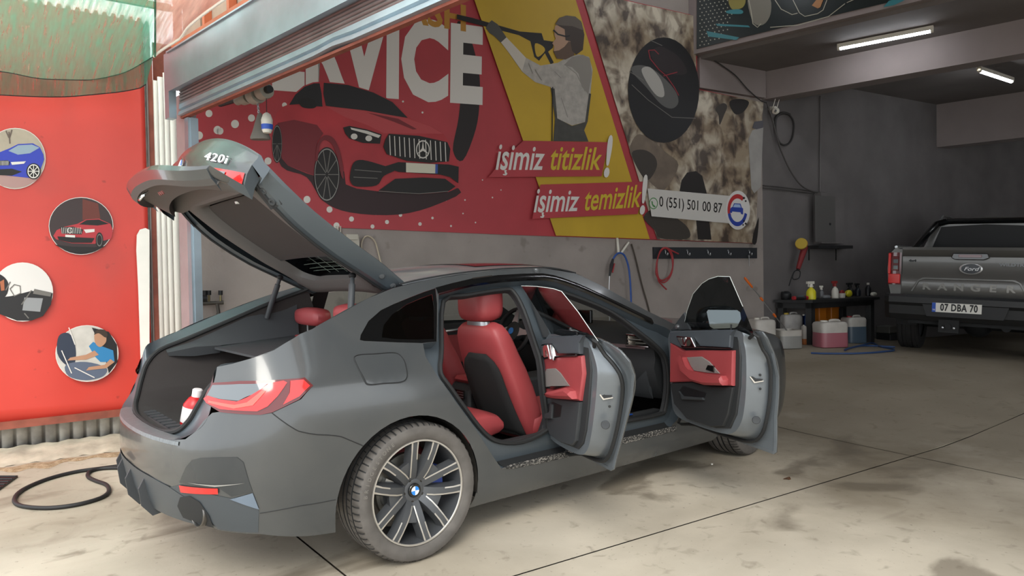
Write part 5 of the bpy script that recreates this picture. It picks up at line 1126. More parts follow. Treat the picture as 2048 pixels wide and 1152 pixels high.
# ================================================================== wash bench and what is on it
def flr(p): return Vector((p.x, p.y, floor_z(p.x, p.y)))
P1 = flr(PW(1622, 566, .50)); zt = PW(1622, 600, .50).z
WB = -BD
Lt = (PW(1748, 566, .50) - PW(1622, 566, .50)).length; dl = WB.dot(-WN); Dt = (.50 - .04) / dl
bench = thing('work_bench', P1, 'black steel work bench along the dark wall, crowded with bottles', 'bench')
M_bk = mat('black_steel', '1d1d1e', .6, var=.3, vscale=8)
def bl(a, b, z): return P1 + WD * a + WB * b + ZU * (z - P1.z)
def bbox(g, a0, a1, b0, b1, z0, z1): g.prism([bl(a0, b0, z0), bl(a1, b0, z0), bl(a1, b1, z0), bl(a0, b1, z0)], ZU * (z1 - z0)); return g
obj('bench_top', bbox(G(), -.05, Lt + .05, -.05, Dt, zt - .04, zt), M_bk, bench, 0)
obj('apron', bbox(G(), 0, Lt, 0.0, .03, zt - .12, zt - .04), M_bk, bench, 0); obj('apron', bbox(G(), 0, .03, 0.03, Dt, zt - .12, zt - .04), M_bk, bench, 0)
for a, b in ((0, 0), (Lt - .08, 0), (0, Dt - .1), (Lt - .08, Dt - .1)):
    q = bl(a, b, 0); obj('leg', bbox(G(), a, a + .08, b, b + .08, floor_z(q.x, q.y) - .01, zt - .04), M_bk, bench, 0)
def on_top(u, d): p = PW(u, 566, d); return Vector((p.x, p.y, zt))
def sc(p): return (p - CAM_C).dot(fwd) / CAM_F       # metres per pixel at p
def spray(u, v, hpx, body, head, lab, w=.27, grp=None, name='spray_bottle', trigger=True, neck=.35):
    p = on_top(u, v); h = hpx * sc(p); r = h * w * .5
    t = thing(name, p, lab, 'bottle', grp); hb = h * (.62 if trigger else .85)
    g = G(); g.lathe([(r * .9, 0), (r, h * .02), (r, hb * .62), (r * .7, hb * .82), (r * neck, hb * .93), (r * neck, hb)], p, ZU, 18); obj('body', g, body, t)
    if trigger:
        g = G(); g.lathe([(r * .48, hb), (r * .5, hb + h * .06), (r * .35, hb + h * .08), (r * .35, hb + h * .16)], p, ZU, 12); d = (-HR * .9 - HF * .3).normalized(); M = frame(p + ZU * (hb + h * .22), d, ZU)
        g.box((-r * .7, -h * .06, -r * .3), (r * 1.1, h * .07, r * .3), M, .002); obj('spray_head', g, head, t)
        g = G(); g.box((r * .6, -h * .2, -r * .12), (r * .8, -h * .05, r * .12), M); obj('trigger', g, head, t)
    else:
        g = G(); g.lathe([(r * .5, hb), (r * .5, h), (r * .3, h * 1.01)], p, ZU, 12); obj('cap', g, head, t)
    return t
M_yel = mat('yellow_plastic', 'd9cf2a', .4); M_wp = mat('white_plastic', 'd8d4c8', .45, var=.04, vscale=12); M_redp = mat('dull_red_plastic', '8a2a28', .45); M_clr = mat('greyish_plastic', '6d6f72', .35); M_cyan = mat('cyan_cloth', '5fb3c0', .9)
spray(1622, .40, 40, M_yel, M_wp, 'yellow spray bottle with white trigger on the black bench', .46)
spray(1643, .26, 28, M_clr, M_wp, 'clear slim spray bottle right behind the yellow one', .32)
spray(1670, .36, 38, M_wp, M_redp, 'white spray bottle with red trigger on the black bench', .36)
spray(1700, .10, 30, M_black, M_black, 'black spray bottle at the back of the bench, first of three dark ones', .5)
spray(1715, .10, 28, mat('dark_blue_plastic', '1d222c', .4), M_black, 'dark bottle in the middle of the three at the bench back', .42)
spray(1736, .16, 26, mat('black_label_bottle', '202024', .4), M_wp, 'dark bottle with pale cap near the truck lamp, on the bench', .42, trigger=False, name='polish_bottle')
def blob(name, u, v, wpx, hpx, m, lab, cat, dpx=None, e=.6):
    p = on_top(u, v); k = sc(p); g = G(); M = Matrix.Translation(p + ZU * hpx * k * .5) @ Matrix.Rotation(atan2(WD.y, WD.x), 4, 'Z')
    g.ell((0, 0, 0), (wpx * k * .5, (dpx or wpx * .6) * k * .5, hpx * k * .5), 18, 10, M, e)
    o = obj(name, g, m, None, 60, lab, cat); return o
blob('folded_cloth', 1603, .30, 26, 7, M_cyan, 'light blue folded cloth lying on the left of the bench', 'cloth')
t = thing('cup_set', on_top(1683, .34), 'grey bowl beside the yellow-green heap on the bench', 'bowl')
g = G(); k = sc(on_top(1683, .34)); g.lathe([(6 * k, 0), (8 * k, 9 * k), (7.4 * k, 9 * k), (5.5 * k, 1 * k)], on_top(1683, .34), ZU, 18); obj('bowl_wall', g, M_wp, t)
for i, (u, v, w, h, m, lab) in enumerate(((1697, .22, 18, 14, M_yel, 'yellow-green cloth heap behind the grey bowl'), (1684, .14, 14, 14, M_redp, 'red cloth heap behind the yellow-green one on the bench'), (1652, .42, 22, 8, M_clr, 'grey rag between the yellow and white spray bottles'), (1747, .30, 16, 8, M_wp, 'white rag at the right end of the bench'))):
    blob('cloth_heap', u, v, w, h, m, lab, 'cloth', e=.9)
# black buffer head, red and black drill
p = on_top(1572, .14); k = sc(p); t = thing('machine_pad', p, 'black round machine pad at the left end of the bench', 'tool')
g = G(); g.lathe([(8 * k, 0), (10 * k, 3 * k), (10 * k, 12 * k), (6 * k, 16 * k), (3 * k, 17 * k)], p, ZU, 18); obj('pad_body', g, M_black, t)
g = G(); g.tube([p + ZU * 10 * k, p + ZU * 14 * k - HR * 9 * k], 3 * k, 8); obj('grip', g, M_black, t)
p = on_top(1600, .40); t = thing('red_tool', p, 'black hand tool with red ends lying before the blue cloth', 'tool')
g = G(); d = (WD + WN * .2).normalized(); g.cyl(p + ZU * .03 - d * .09, p + ZU * .03 + d * .09, .025, .022, 12); obj('tool_body', g, M_black, t)
for s in (-1, 1): g = G(); g.cyl(p + ZU * .03 + d * s * .09, p + ZU * .03 + d * s * .125, .03, .026, 12); obj('red_end', g, mat('bright_red_plastic', 'a3242a', .4), t)
# ------------------------------------------------------------------ canisters
def tank(name, u, d, vt, wpx, m, lab, liquid=None, lev=.6, cap=M_wp, open_top=False, dep=.3, handle=True):
    p = flr(PW(u, 566, d)); k = sc(p); w = wpx * k; h = PW(u, vt, d).z - p.z; dd = dep
    t = thing(name, p, lab, 'canister'); M = Matrix.Translation(p) @ Matrix.Rotation(atan2(HR.y, HR.x) + .12, 4, 'Z')
    def ring(z, f): return [M @ Vector((a, b, z)) for a, b in sup(w * .5 * f, dd * .5 * f, 24, .35)]
    if liquid:
        g = G(); g.loft([ring(.0, .9), ring(.02 * h, 1), ring(lev * h * .5, 1.0), ring(lev * h, .985)], True, True); obj('liquid_part', g, liquid, t, smooth=40)
        z0 = lev
    else: z0 = 0.0
    top = [(z0, .985), (.3, 1.0), (.86, 1.0), (.93, .93), (.96, .8)] if not open_top else [(z0, .99), (.98, 1.0), (1.0, 1.01), (.985, .97), (z0 + .02, .96)]
    g = G(); rs = [ring(z * h, f) for z, f in top if z >= z0 or open_top]; 
    if not liquid: rs = [ring(0, .9)] + rs
    g.loft(rs, True, True); obj('body', g, m, t, smooth=40)
    if not open_top:
        g = G(); c = M @ Vector((-w * .22, 0, h * .95)); g.lathe([(w * .12, 0), (w * .12, h * .055), (w * .09, h * .06)], c, ZU, 14); obj('cap', g, cap, t)
        if handle: g = G(); g.tube(spline([M @ Vector(q) for q in ((-w * .02, 0, h * .93), (w * .02, 0, h * 1.0), (w * .3, 0, h * 1.0), (w * .36, 0, h * .93))], 4), w * .045, 8); obj('handle', g, m, t)
    return t
M_jug = mat('milky_jug', 'b9b4ac', .4, var=.08, vscale=9); M_jugd = mat('dirty_milky_jug', '9d9a96', .45, var=.15, vscale=9)
tank('jerrycan', 1522, .42, 636, 44, M_jug, 'white jerrycan nearest the grey car nose', cap=M_wp)
tank('jerrycan', 1580, .17, 626, 40, M_jugd, 'cloudy jerrycan with yellow cap standing behind the cut-open tub', cap=mat('dull_yellow_plastic', 'b59a34', .5), dep=.22)
tank('cut_tub', 1572, .52, 659, 47, M_jug, 'cut-open milky tub holding the brush pole', mat('grey_water', '8b8a86', .3), .68, open_top=True, dep=.32)
tank('blue_drum', 1610, .16, 629, 20, mat('deep_blue_plastic', '16346e', .4), 'dark blue canister behind the bench leg', dep=.2)
tank('small_bottle', 1609, .40, 650, 12, M_jug, 'narrow bottle with orange liquid beside the bench leg', mat('orange_liquid', 'b0693a', .3), .3, dep=.08, handle=False)
tank('jerrycan', 1659, .80, 641, 58, M_jug, 'large milky jerrycan with pink liquid before the bench', mat('pink_liquid', 'a2606a', .3), .56, dep=.3)
tank('jerrycan', 1706, .46, 632, 40, M_jug, 'milky jerrycan with blue liquid and red cap under the bench', mat('blue_grey_liquid', '4a5a68', .3), .62, cap=mat('bright_red_plastic', 'a3242a', .4), dep=.26)
tank('small_bottle', 1731, .26, 642, 13, M_jugd, 'narrow milky bottle between the blue jerrycan and the bench leg', dep=.08, handle=False)
tank('jerrycan', 1690, .17, 646, 18, M_jugd, 'small milky canister half hidden behind the pink one', mat('green_grey_liquid', '3f4a46', .3), .45, dep=.14)
def crate(u, wpx, vt, m, lab):
    p = flr(PW(u, 566, .10)); k = sc(p); w = wpx * k; h = PW(u, vt, .1).z - p.z; t = thing('orange_crate', p, lab, 'crate'); M = frame(p, WD, ZU)
    g = G(); g.box((-w / 2, 0, -.07), (w / 2, h, .07), M, .01); obj('body', g, m, t)
    for f in (.25, .5, .75): g = G(); g.box((-w / 2, h * f - .006, .07), (w / 2, h * f + .006, .078), M); obj('rib', g, m, t)
    g = G(); g.box((-w * .2, h * .34, .072), (w * .2, h * .42, .080), M, .001); obj('hand_hole', g, M_black, t)
M_orp = mat('orange_plastic', 'b86a12', .5)
crate(1637, 22, 596, M_orp, 'narrow orange crate right behind the front bench leg')
crate(1662, 24, 594, M_orp, 'wider orange crate behind the pink jerrycan under the bench')
p = flr(PW(1776, 566, .22)); k = sc(p); t = thing('dark_box', p, 'low dark box on the floor between bench and truck wheel', 'box'); M = frame(p, WD, ZU); g = G(); g.box((-18 * k, 0, -.12), (18 * k, 14 * k, .12), M, .01); obj('body', g, M_black, t); g = G(); g.box((-18 * k, 14 * k, -.12), (18 * k, 28 * k, .11), M, .012); obj('lid', g, mat('grey_lid', '5b5a55', .6), t)
# brush pole in the tub
pa, pb = PW(1574, 662, .52), PW(1489, 555, .45); ax_ = (pa - pb).normalized()
t = thing('brush_pole', pa, 'grey telescopic pole with orange grip leaning in the cut-open tub', 'pole')
L_ = (pa - pb).length
g = G(); g.cyl(pb + ax_ * .1, pa + ax_ * .14, .008, .009, 10); obj('tube', g, M_satin, t)
M_or = mat('bright_orange_plastic', 'dd6a20', .45)
g = G(); g.tube([pb, pb + ax_ * .02, pb + ax_ * .17, pb + ax_ * .19], [.010, .017, .015, .010], 10); obj('grip', g, M_or, t)
for f in (.395, .70): g = G(); q = pb.lerp(pa, f); g.tube([q - ax_ * .035, q - ax_ * .02, q + ax_ * .02, q + ax_ * .035], [.011, .016, .016, .011], 10); obj('clamp', g, M_or, t)
g = G(); g.ell(pa + ax_ * .16, (.04, .04, .03), 10, 6); obj('brush_head', g, M_black, t)
# ------------------------------------------------------------------ soil swept along the kerb
g = G(); random.seed(5)
def soil(a, b):
    p = PR(-420, 566, .03).lerp(PR(299, 566, .03), a); e = .45 + .02 * sin(a * 60) + b * (.16 + .05 * sin(a * 23) + .03 * sin(a * 71)); q = p + RN * e
    return Vector((q.x, q.y, floor_z(q.x, q.y) + .001 + .006 * sin(pi * b) * (1 + .5 * sin(a * 130))))
g.grid(soil, 120, 6); obj('swept_soil', g, mat('soil', '8d7353', .95, var=.35, vscale=30, bump=.6, bscale=90, col2='b5a084'), None, 60, 'brown soil swept along the concrete kerb under the red board', 'soil', kind='stuff')
# ------------------------------------------------------------------ hoses on the floor
def floor_hose(name, pts, r, m, lab, cat='hose'):
    P = [on_floor(u, v, r) for u, v in pts]; P = spline(P, 6)
    for q in P: q.z = floor_z(q.x, q.y) + r
    g = G(); g.tube(P, r, 8); return obj(name, g, m, None, 60, lab, cat)
floor_hose('black_hose', [(275, 926), (243, 931), (205, 936), (150, 944), (95, 958), (48, 978), (29, 997), (40, 1011), (92, 1016), (150, 1010), (198, 997), (217, 984), (213, 970), (190, 961), (176, 953), (180, 943), (205, 937), (243, 936), (285, 938)], .013, mat('hose_black', '1e1e1f', .6), 'black rubber hose looped on the bright floor left of the car')
floor_hose('blue_hose', [(1622, 706), (1660, 707), (1730, 706), (1780, 702), (1786, 698), (1760, 693), (1745, 686), (1725, 690), (1700, 696), (1690, 700), (1720, 692), (1755, 692), (1790, 694)], .012, mat('hose_blue', '2f4a78', .5), 'thin blue hose lying on the floor before the bench')
mt = [on_floor(-60, 955), on_floor(36, 955), on_floor(-10, 988), on_floor(-80, 990)]
t = thing('rubber_mat', mt[1], 'black rubber mat corner at the left edge of the floor', 'mat')
g = G(); g.prism([q + ZU * .001 for q in mt], ZU * .014); obj('mat_body', g, M_black, t, 0)
for i in range(6):
    a = mt[0].lerp(mt[3], (i + .5) / 6); b = mt[1].lerp(mt[2], (i + .5) / 6); g = G(); g.tube([a + ZU * .017, b + ZU * .017], .006, 5); obj('ridge', g, M_rub, t)
g = G(); c = on_floor(1575, 958); g.add([c + Vector((.03 * cos(a) * (1 + .4 * sin(3 * a)), .02 * sin(a), .004 + .004 * cos(2 * a))) for a in [2 * pi * i / 9 for i in range(9)]], [tuple(range(9))]); obj('dry_leaf', g, mat('leaf_brown', '5a3a22', .8), None, 0, 'small brown dry leaf on the floor right of the front wheel', 'leaf', solid=.002)
g = G(); c = on_floor(1424, 930); g.ell((c.x, c.y, c.z + .006), (.010, .008, .006), 8, 6); obj('white_pebble', g, M_wp, None, 60, 'tiny white pebble on the floor under the opened front door', 'pebble')
# ------------------------------------------------------------------ on the side wall
def wbox(g, u0, v0, u1, v1, o0, o1, bev=0):
    a, b, c, d = PW(u0, v0, o0), PW(u1, v0, o0), PW(u1, v1, o0), PW(u0, v1, o0); zt_, zb_ = (a.z + b.z) / 2, (c.z + d.z) / 2
    g.prism([Vector((a.x, a.y, zt_)), Vector((b.x, b.y, zt_)), Vector((b.x, b.y, zb_)), Vector((a.x, a.y, zb_))], WN * (o1 - o0)); return g
a, b = PW(1305, 506, 0), PW(1512, 508, 0)
hr = thing('hook_rail', a, 'dark board with five small hooks on the grey wall below the banner', 'rail')
zA = a.z; g = G(); g.prism([Vector((p.x, p.y, z)) for p, z in ((a, zA - .075), (b, zA - .075), (b, zA + .075), (a, zA + .075))], WN * .02); obj('board', g, mat('dark_board', '24272b', .6), hr, 0)
for u in (1330, 1374, 1415, 1456, 1498):
    c = PW(u, 506, .02); c.z = zA; g = G(); g.tube(spline([c + ZU * .035, c + WN * .012 + ZU * .02, c + WN * .015 - ZU * .01, c + WN * .05 - ZU * .03, c + WN * .055 + ZU * .0], 4), .005, 6); g.lathe([(.012, 0), (.01, .006), (.001, .007)], c + ZU * .035, WN, 8); obj('hook', g, M_satin, hr)
def wall_tube(name, pts, r, m, lab, cat, off=.03, par=None, closed=False, n=6):
    P = spline([PW(u, v, off if len(q) == 0 else q[0]) for u, v, *q in pts], n, closed)
    if not par and min(p.z for p in P) < .1: pass
    g = G(); g.tube(P, r, 7, closed=closed); return obj(name, g, m, par, 60, lab, cat)
wall_tube('red_hose', [(1357, 508), (1345, 502), (1333, 496), (1322, 500), (1315, 520), (1312, 545), (1318, 558), (1328, 560), (1340, 550), (1346, 530), (1344, 508), (1334, 496), (1324, 498), (1316, 515), (1314, 535), (1317, 555), (1326, 565), (1338, 557), (1345, 538), (1343, 512), (1333, 497), (1321, 503), (1313, 530), (1316, 558), (1324, 570), (1333, 579)], .010, mat('hose_red', '9c2f33', .5), 'coil of red hose hanging on the leftmost hook', 'hose', .085)
t = thing('hanging_key', PW(1498, 520, .06), 'small pale key hanging from the last hook on the right', 'key'); g = G(); c = PW(1498, 512, .07); g.cyl(c, c - ZU * .14, .006, .005, 6); obj('shaft', g, M_satin, t); g = G(); g.lathe([(.016, -.003), (.016, .003)], c, WN, 10); obj('bow', g, M_satin, t)
br = thing('white_bracket', PW(1236, 490, .0), 'white V-shaped bracket on the wall holding the blue hose', 'bracket')
for q in (((1234, 472), (1237, 505)), ((1257, 485), (1241, 508))):
    g = G(); g.tube([PW(q[0][0], q[0][1], .02), PW(q[1][0], q[1][1], .06)], .016, 6); obj('arm', g, M_wp, br)
bh = wall_tube('blue_air_hose', [(1224, 523), (1230, 512), (1238, 506), (1248, 510), (1256, 530), (1260, 560), (1262, 600), (1263, 650)], .012, mat('hose_bright_blue', '28519c', .5), 'blue air hose hung over the white bracket', 'hose', .09)
sg = thing('spray_gun', PW(1221, 540, .09), 'black wash gun with steel lance hanging from the blue hose', 'tool')
g = G(); g.tube([PW(1226, 518, .09), PW(1223, 530, .09), PW(1219, 552, .09)], [.014, .022, .012], 8); obj('gun_body', g, M_black, sg)
g = G(); g.tube([PW(1229, 527, .09), PW(1225, 545, .10)], .010, 6); obj('trigger', g, mat('bright_red_plastic', 'a3242a', .4), sg)
g = G(); g.tube([PW(1219, 552, .09), PW(1218, 572, .09), PW(1218, 640, .09)], .005, 6); obj('lance', g, M_satin, sg)
st_ = wall_tube('brown_rod', [(1263, 488), (1272, 520), (1284, 570), (1298, 620), (1312, 690)], .010, mat('brown_rod', '4d443c', .7), 'thin brown rod leaning on the wall behind the car roof', 'rod', .02)
# electric boxes and cable
eb = thing('meter_box', PW(695, 485, .0), 'pale electric box with small switches on the wall behind the tailgate', 'box')
obj('box_body', wbox(G(), 690, 472, 713, 500, 0, .09), mat('beige_plastic', 'b5afa2', .55), eb, 0); obj('box_lid', wbox(G(), 686, 470, 709, 480, .0, .12), mat('beige_plastic', 'b5afa2', .55), eb, 0)
for q in (697, 702, 707): obj('switch', wbox(G(), q, 487, q + 3, 491, .09, .1), M_black, eb, 0)
for q in (672, 676, 681): g = G(); g.tube([PW(q, 452, .02), PW(q, 474, .02), PW(q + 10, 480, .03)], .008, 6); obj('conduit', g, mat('beige_plastic', 'b5afa2', .55), eb)
wall_tube('white_cable', [(731, 518), (724, 500), (724, 484), (731, 473), (741, 474), (751, 485), (758, 510), (764, 535), (768, 552)], .008, mat('cream_cable', 'b9ad98', .6), 'cream cable looped on the wall above the car roof', 'cable', .03)
# valve manifold at the left
vm = thing('pipe_manifold', PW(420, 606, .0), 'dark pipe manifold with brass valves on the wall left of the car', 'pipes')
g = G(); g.tube([PW(388, 608, .08), PW(447, 605, .08)], .018, 8); obj('pipe', g, mat('dull_steel', '55524d', .5, .6), vm)
g = G(); g.cyl(PW(396, 597, .08), PW(414, 597, .08), .032, .032, 12); obj('pump', g, M_black, vm)
for u in (392, 410, 418, 441):
    g = G(); g.tube([PW(u, 606, .08), PW(u, 590, .08)], .010, 8); v_ = obj('valve', g, mat('brass', '8c8360', .4, .8), vm); g = G(); g.tube([PW(u, 590, .08), PW(u, 581, .08)], .020, 8); obj('valve_knob', g, M_black, v_)
g = G(); g.tube([PW(434, 607, .08), PW(437, 625, .08), PW(431, 650, .08), PW(428, 662, .08)], .017, 8); obj('down_pipe', g, mat('dull_steel', '55524d', .5, .6), vm)
# hanging bag, bottle and shutter gear at the left top
gm = thing('shutter_gear', PF(505, 180, -.25), 'white shutter motor gear in shadow behind the rolled shutter', 'motor')
for u, v, r in ((492, 196, .05), (512, 190, .07), (528, 183, .06), (480, 200, .035)):
    g = G(); c = PF(u, v, -.3); g.lathe([(r, -.05), (r * 1.05, -.02), (r * 1.05, .02), (r, .05)], c, FD, 18); obj('drum', g, mat('cream_metal', '9a958a', .5), gm)
g = G(); g.tube([PF(440, 207, -.3), PF(540, 178, -.3)], .03, 10); obj('shaft', g, M_black, gm)
bagc = PF(520, 240, -.3); bg_ = thing('hanging_bag', bagc, 'grey cloth bag hanging on a chain below the shutter', 'bag')
k = sc(bagc); g = G()
g.loft([[bagc + HR * (a * k) + HF * (b * k) + ZU * ((240 - v) * k) for a, b in sup(w, w * .6, 16, .8)] for v, w in ((226, 3), (232, 6), (245, 10), (262, 15), (276, 20), (279, 19))], True, True); obj('bag_cloth', g, mat('grey_bag', '6b6660', .9), bg_)
for i in range(9):
    c = PF(514 + .5 * i, 198 + 3.6 * i, -.3); g = G(); g.tube([c + (HR if i % 2 else HF) * .008 * cos(q) + ZU * .013 * sin(q) for q in [2 * pi * j / 8 for j in range(8)]], .003, 5, closed=True); obj('chain_link', g, M_satin, bg_)
c = PF(534, 248, -.3); bo = thing('wall_dispenser', c, 'white bottle with blue label hanging beside the grey bag', 'bottle'); g = G(); g.lathe([(.03, -.07), (.04, -.05), (.045, .03), (.03, .075), (.01, .09)], c, ZU, 16); obj('body', g, M_wp, bo); g = G(); g.lathe([(.0425, -.045), (.0455, -.005)], c, ZU, 16, False); obj('blue_label', g, mat('label_blue', '2b55b8', .5), bo); g = G(); g.tube([c + ZU * .08, c + ZU * .2], .003, 5); obj('cord', g, M_black, bo)
# ------------------------------------------------------------------ dark wall: cabinet, polisher, camera, cables
def on_w2(u, v, off=0): return PW(u, v, off)
cb = thing('wall_cabinet', PW(1650, 440, 0), 'grey flush cabinet on the dark wall above the bench', 'cabinet')
obj('cabinet_body', wbox(G(), 1626, 388, 1672, 488, 0, .14), M_walld, cb, 0); obj('cabinet_door', wbox(G(), 1629, 392, 1669, 484, .14, .15), mat('cabinet_grey', '575553', .7), cb, 0)
g = G(); g.lathe([(.02, 0), (.018, .008), (.001, .009)], PW(1660, 448, .15), WN, 10); obj('lock', g, M_black, cb)
sf = thing('tool_shelf', PW(1640, 500, 0), 'small dark shelf under the grey cabinet holding the polisher', 'shelf'); obj('shelf_plate', wbox(G(), 1612, 492, 1680, 498, 0, .22), M_bk, sf, 0)
for u in (1618, 1672): g = G(); g.tube([PW(u, 498, .2), PW(u, 520, .01)], .008, 6); obj('stay', g, M_bk, sf)
po = thing('polisher', PW(1600, 500, .2), 'red rotary polisher with yellow pad hanging at the small shelf', 'tool')
c = PW(1603, 488, .2); g = G(); axp = (WN * .5 - WD * .8 + ZU * .2).normalized(); g.lathe([(.075, 0), (.085, .015), (.08, .04), (.05, .045)], c, axp, 20); obj('pad', g, mat('yellow_foam', 'b59a3c', .9), po)
g = G(); g.lathe([(.088, -.012), (.088, .002)], c, axp, 20); obj('pad_rim', g, mat('dark_red_plastic', '7a2426', .5), po)
g = G(); q = PW(1610, 493, .2); g.tube([c - axp * .01, q], [.03, .04], 10); obj('gear_head', g, M_satin, po)
g = G(); g.tube([q, PW(1604, 512, .2), PW(1596, 538, .2)], [.045, .042, .03], 10); obj('motor_body', g, mat('dark_red_plastic', '7a2426', .5), po)
g = G(); g.tube(spline([PW(1596, 538, .2), PW(1588, 545, .2), PW(1586, 558, .2), PW(1598, 556, .2), PW(1600, 543, .2), PW(1590, 542, .2), PW(1583, 556, .2), PW(1578, 572, .2)], 5), .008, 6); obj('power_cord', g, M_black, po)
wall_tube('coiled_cable', [(1550, 250), (1552, 235), (1562, 226), (1575, 227), (1586, 240), (1588, 258), (1583, 280), (1572, 290), (1560, 286), (1553, 270), (1551, 250), (1554, 234), (1566, 227), (1580, 229)], .014, mat('cable_dark', '2f2d2c', .6), 'dark cable coil hanging on the wall beside the camera', 'cable', .04)
wall_tube('drooping_cable', [(1534, 205), (1545, 240), (1553, 270), (1562, 300), (1580, 340), (1600, 368), (1618, 380), (1645, 387), (1664, 389)], .012, mat('cable_grey2', '4d4a48', .6), 'thick drooping cable running from the beam to the wall cabinet', 'cable', .075)
for k_, dv in enumerate((0, 5)):
    wall_tube('conduit_run', [(1526, 371 + dv), (1560, 374 + dv), (1600, 379 + dv), (1640, 384 + dv), (1662, 387 + dv)], .008, M_cable, ('upper' if k_ == 0 else 'lower') + ' thin conduit running across the dark wall to the cabinet', 'conduit', .02)
wall_tube('vertical_pipe', [(1641, 192), (1641, 250), (1640, 320), (1640, 384)], .010, mat('pipe_grey', '6a6766', .6), 'thin vertical pipe from the beam down to the wall cabinet', 'pipe', .02)
wall_tube('beam_cable', [(1440, 88), (1428, 96), (1418, 112), (1440, 128), (1470, 150), (1495, 178), (1520, 200), (1534, 206)], .008, mat('cable_dark', '2f2d2c', .6), 'thin dark cable crossing the stub beam below the mural', 'cable', .10)
c = PW(1551, 222, .12); wc = thing('security_camera', c, 'white security camera with two stub antennas on the dark wall', 'camera')
g = G(); g.ell(c, (.055, .055, .05), 14, 10); obj('dome', g, M_wp, wc); g = G(); g.lathe([(.022, .045), (.02, .058), (.001, .06)], c, (CAM_C - c), 12); obj('lens', g, M_gloss, wc)
g = G(); g.tube([c + ZU * .04, c + ZU * .06 + WN * -.11], .03, 8); obj('mount', g, M_wp, wc)
for du_ in (-.05, .03): g = G(); g.tube([c + WD * du_ + ZU * .05, c + WD * (du_ + .05) + ZU * .17], .006, 6); obj('antenna', g, M_wp, wc)
# ------------------------------------------------------------------ tube lights (they give light)
M_tube = mat('lamp_glow', 'f4f8ff', .5, emit=28.0)
def tube_light(u0, v0, u1, v1, z, lab):
    a = on_plane(u0, v0, (0, 0, z), ZU); b = on_plane(u1, v1, (0, 0, z), ZU); d = (b - a).normalized(); s = d.cross(ZU)
    t = thing('tube_light', a.lerp(b, .5), lab, 'lamp')
    g = G(); g.prism([a + s * .03, a - s * .03, a - s * .03 + ZU * .05, a + s * .03 + ZU * .05], b - a); obj('batten', g, M_wp, t, 0)
    g = G(); g.tube([a + d * .03, b - d * .03], .026, 10); obj('glowing_tube', g, M_tube, t)
    for q, e in ((a, 1), (b, -1)): g = G(); g.cyl(q, q + d * e * .03, .028, .028, 10); obj('end_cap', g, M_wp, t)
tube_light(1675, 97, 1867, 60, 4.14, 'long glowing tube light under the soffit behind the mural')
tube_light(1958, 141, 2024, 163, 4.02, 'short glowing tube light farther back on the dark ceiling')
# the front bay has the same tubes under its higher ceiling, above the picture
def bay_tube(p, d, ln, lab):
    t = thing('tube_light', p, lab, 'lamp'); a, b = p - d * ln / 2, p + d * ln / 2; s = d.cross(ZU)
    g = G(); g.prism([a + s * .03, a - s * .03, a - s * .03 + ZU * .06, a + s * .03 + ZU * .06], b - a); obj('batten', g, M_wp, t, 0)
    g = G(); g.tube([a + d * .03, b - d * .03], .026, 10); obj('glowing_tube', g, M_tube, t)
bay_tube(W0 + WD * -2.6 + BD * 1.5 + ZU * 5.42, WD, 1.5, 'tube light high under the front ceiling nearest the banner')
bay_tube(W0 + WD * -2.6 + BD * 4.5 + ZU * 5.42, WD, 1.5, 'tube light high under the front ceiling right above the car nose')
bay_tube(W0 + WD * 2.3 + BD * 6.5 + ZU * 4.12, BD, 1.5, 'added unseen tube light on the low ceiling beyond the right edge of the picture')  # unseen lamp added to brighten the inner garage
# net and canopy
def atd2(u, v, d): return CAM_C + cray(u, v) * d
nt_ = thing('shade_net', atd2(60, 60, 4.8), 'green shade net stretched under the roof at the upper left', 'net')
v0f = pchip([(-420, 120), (-200, 132), (0, 143), (90, 158), (170, 160), (240, 148), (307, 113)])
random.seed(11); wr = [(random.uniform(8, 30), random.uniform(0, 6), random.uniform(-.5, .5)) for _ in range(6)]
def netp(a, b):
    u = -420 + 727 * a; v = v0f(u) * (1 - b) - 170 * b; d = 5.25 + .00165 * u - 1.7 * b
    wv = sum(sin(f * (a + q * b) + p) for f, p, q in wr) * .008 * min(1, (1 - a) * 6) + .05 * sin(pi * b) * sin(pi * a)
    return atd2(u, v, d + wv)
g = G(); g.grid(netp, 90, 30); obj('net_cloth', g, M_net, nt_, 60)
v1f = pchip([(-420, 150), (-200, 172), (0, 190), (110, 194), (200, 188), (290, 173), (299, 130)])
def hem(a, b):
    u = -420 + 727 * a; u2 = -420 + 712 * a; dd_ = 5.25 + .00165 * u; t = atd2(u, v0f(u), dd_); q = atd2(u2, v1f(u2), dd_ + .02 + .03 * sin(25 * a)); return t.lerp(q, b)
g = G(); g.grid(hem, 60, 4); obj('hanging_hem', g, M_net, nt_, 60)
g = G(); g.tube([netp(i / 60, 0) for i in range(61)], .004, 5); obj('edge_cord', g, M_rub, nt_)
g = G(); g.tube([hem(i / 60, 1) for i in range(61)], .004, 5); obj('edge_cord', g, M_rub, nt_)
rs_ = thing('corrugated_roof', LD(-4, 5, 3.9), 'pale corrugated plastic roof above the green shade net', 'roof')
A4 = PR(-420, 80, .0); B4 = PR(322, 80, .0); nn_ = 36; pr = []
for i in range(nn_):
    for s_, o in ((0, 0), (.15, .03), (.5, .03), (.65, 0)): p = A4.lerp(B4, (i + s_) / nn_); pr.append(Vector((p.x, p.y, 3.62 + o)))
M_poly = translucent('polycarbonate', 'c8d0cc', 'e8f0ee', cover=.85)
g = G(); g.loft([[p + RN * d + ZU * (.08 * d) for p in pr] for d in (-.2, 3.2)], False); obj('sheet', g, M_poly, rs_, 15)
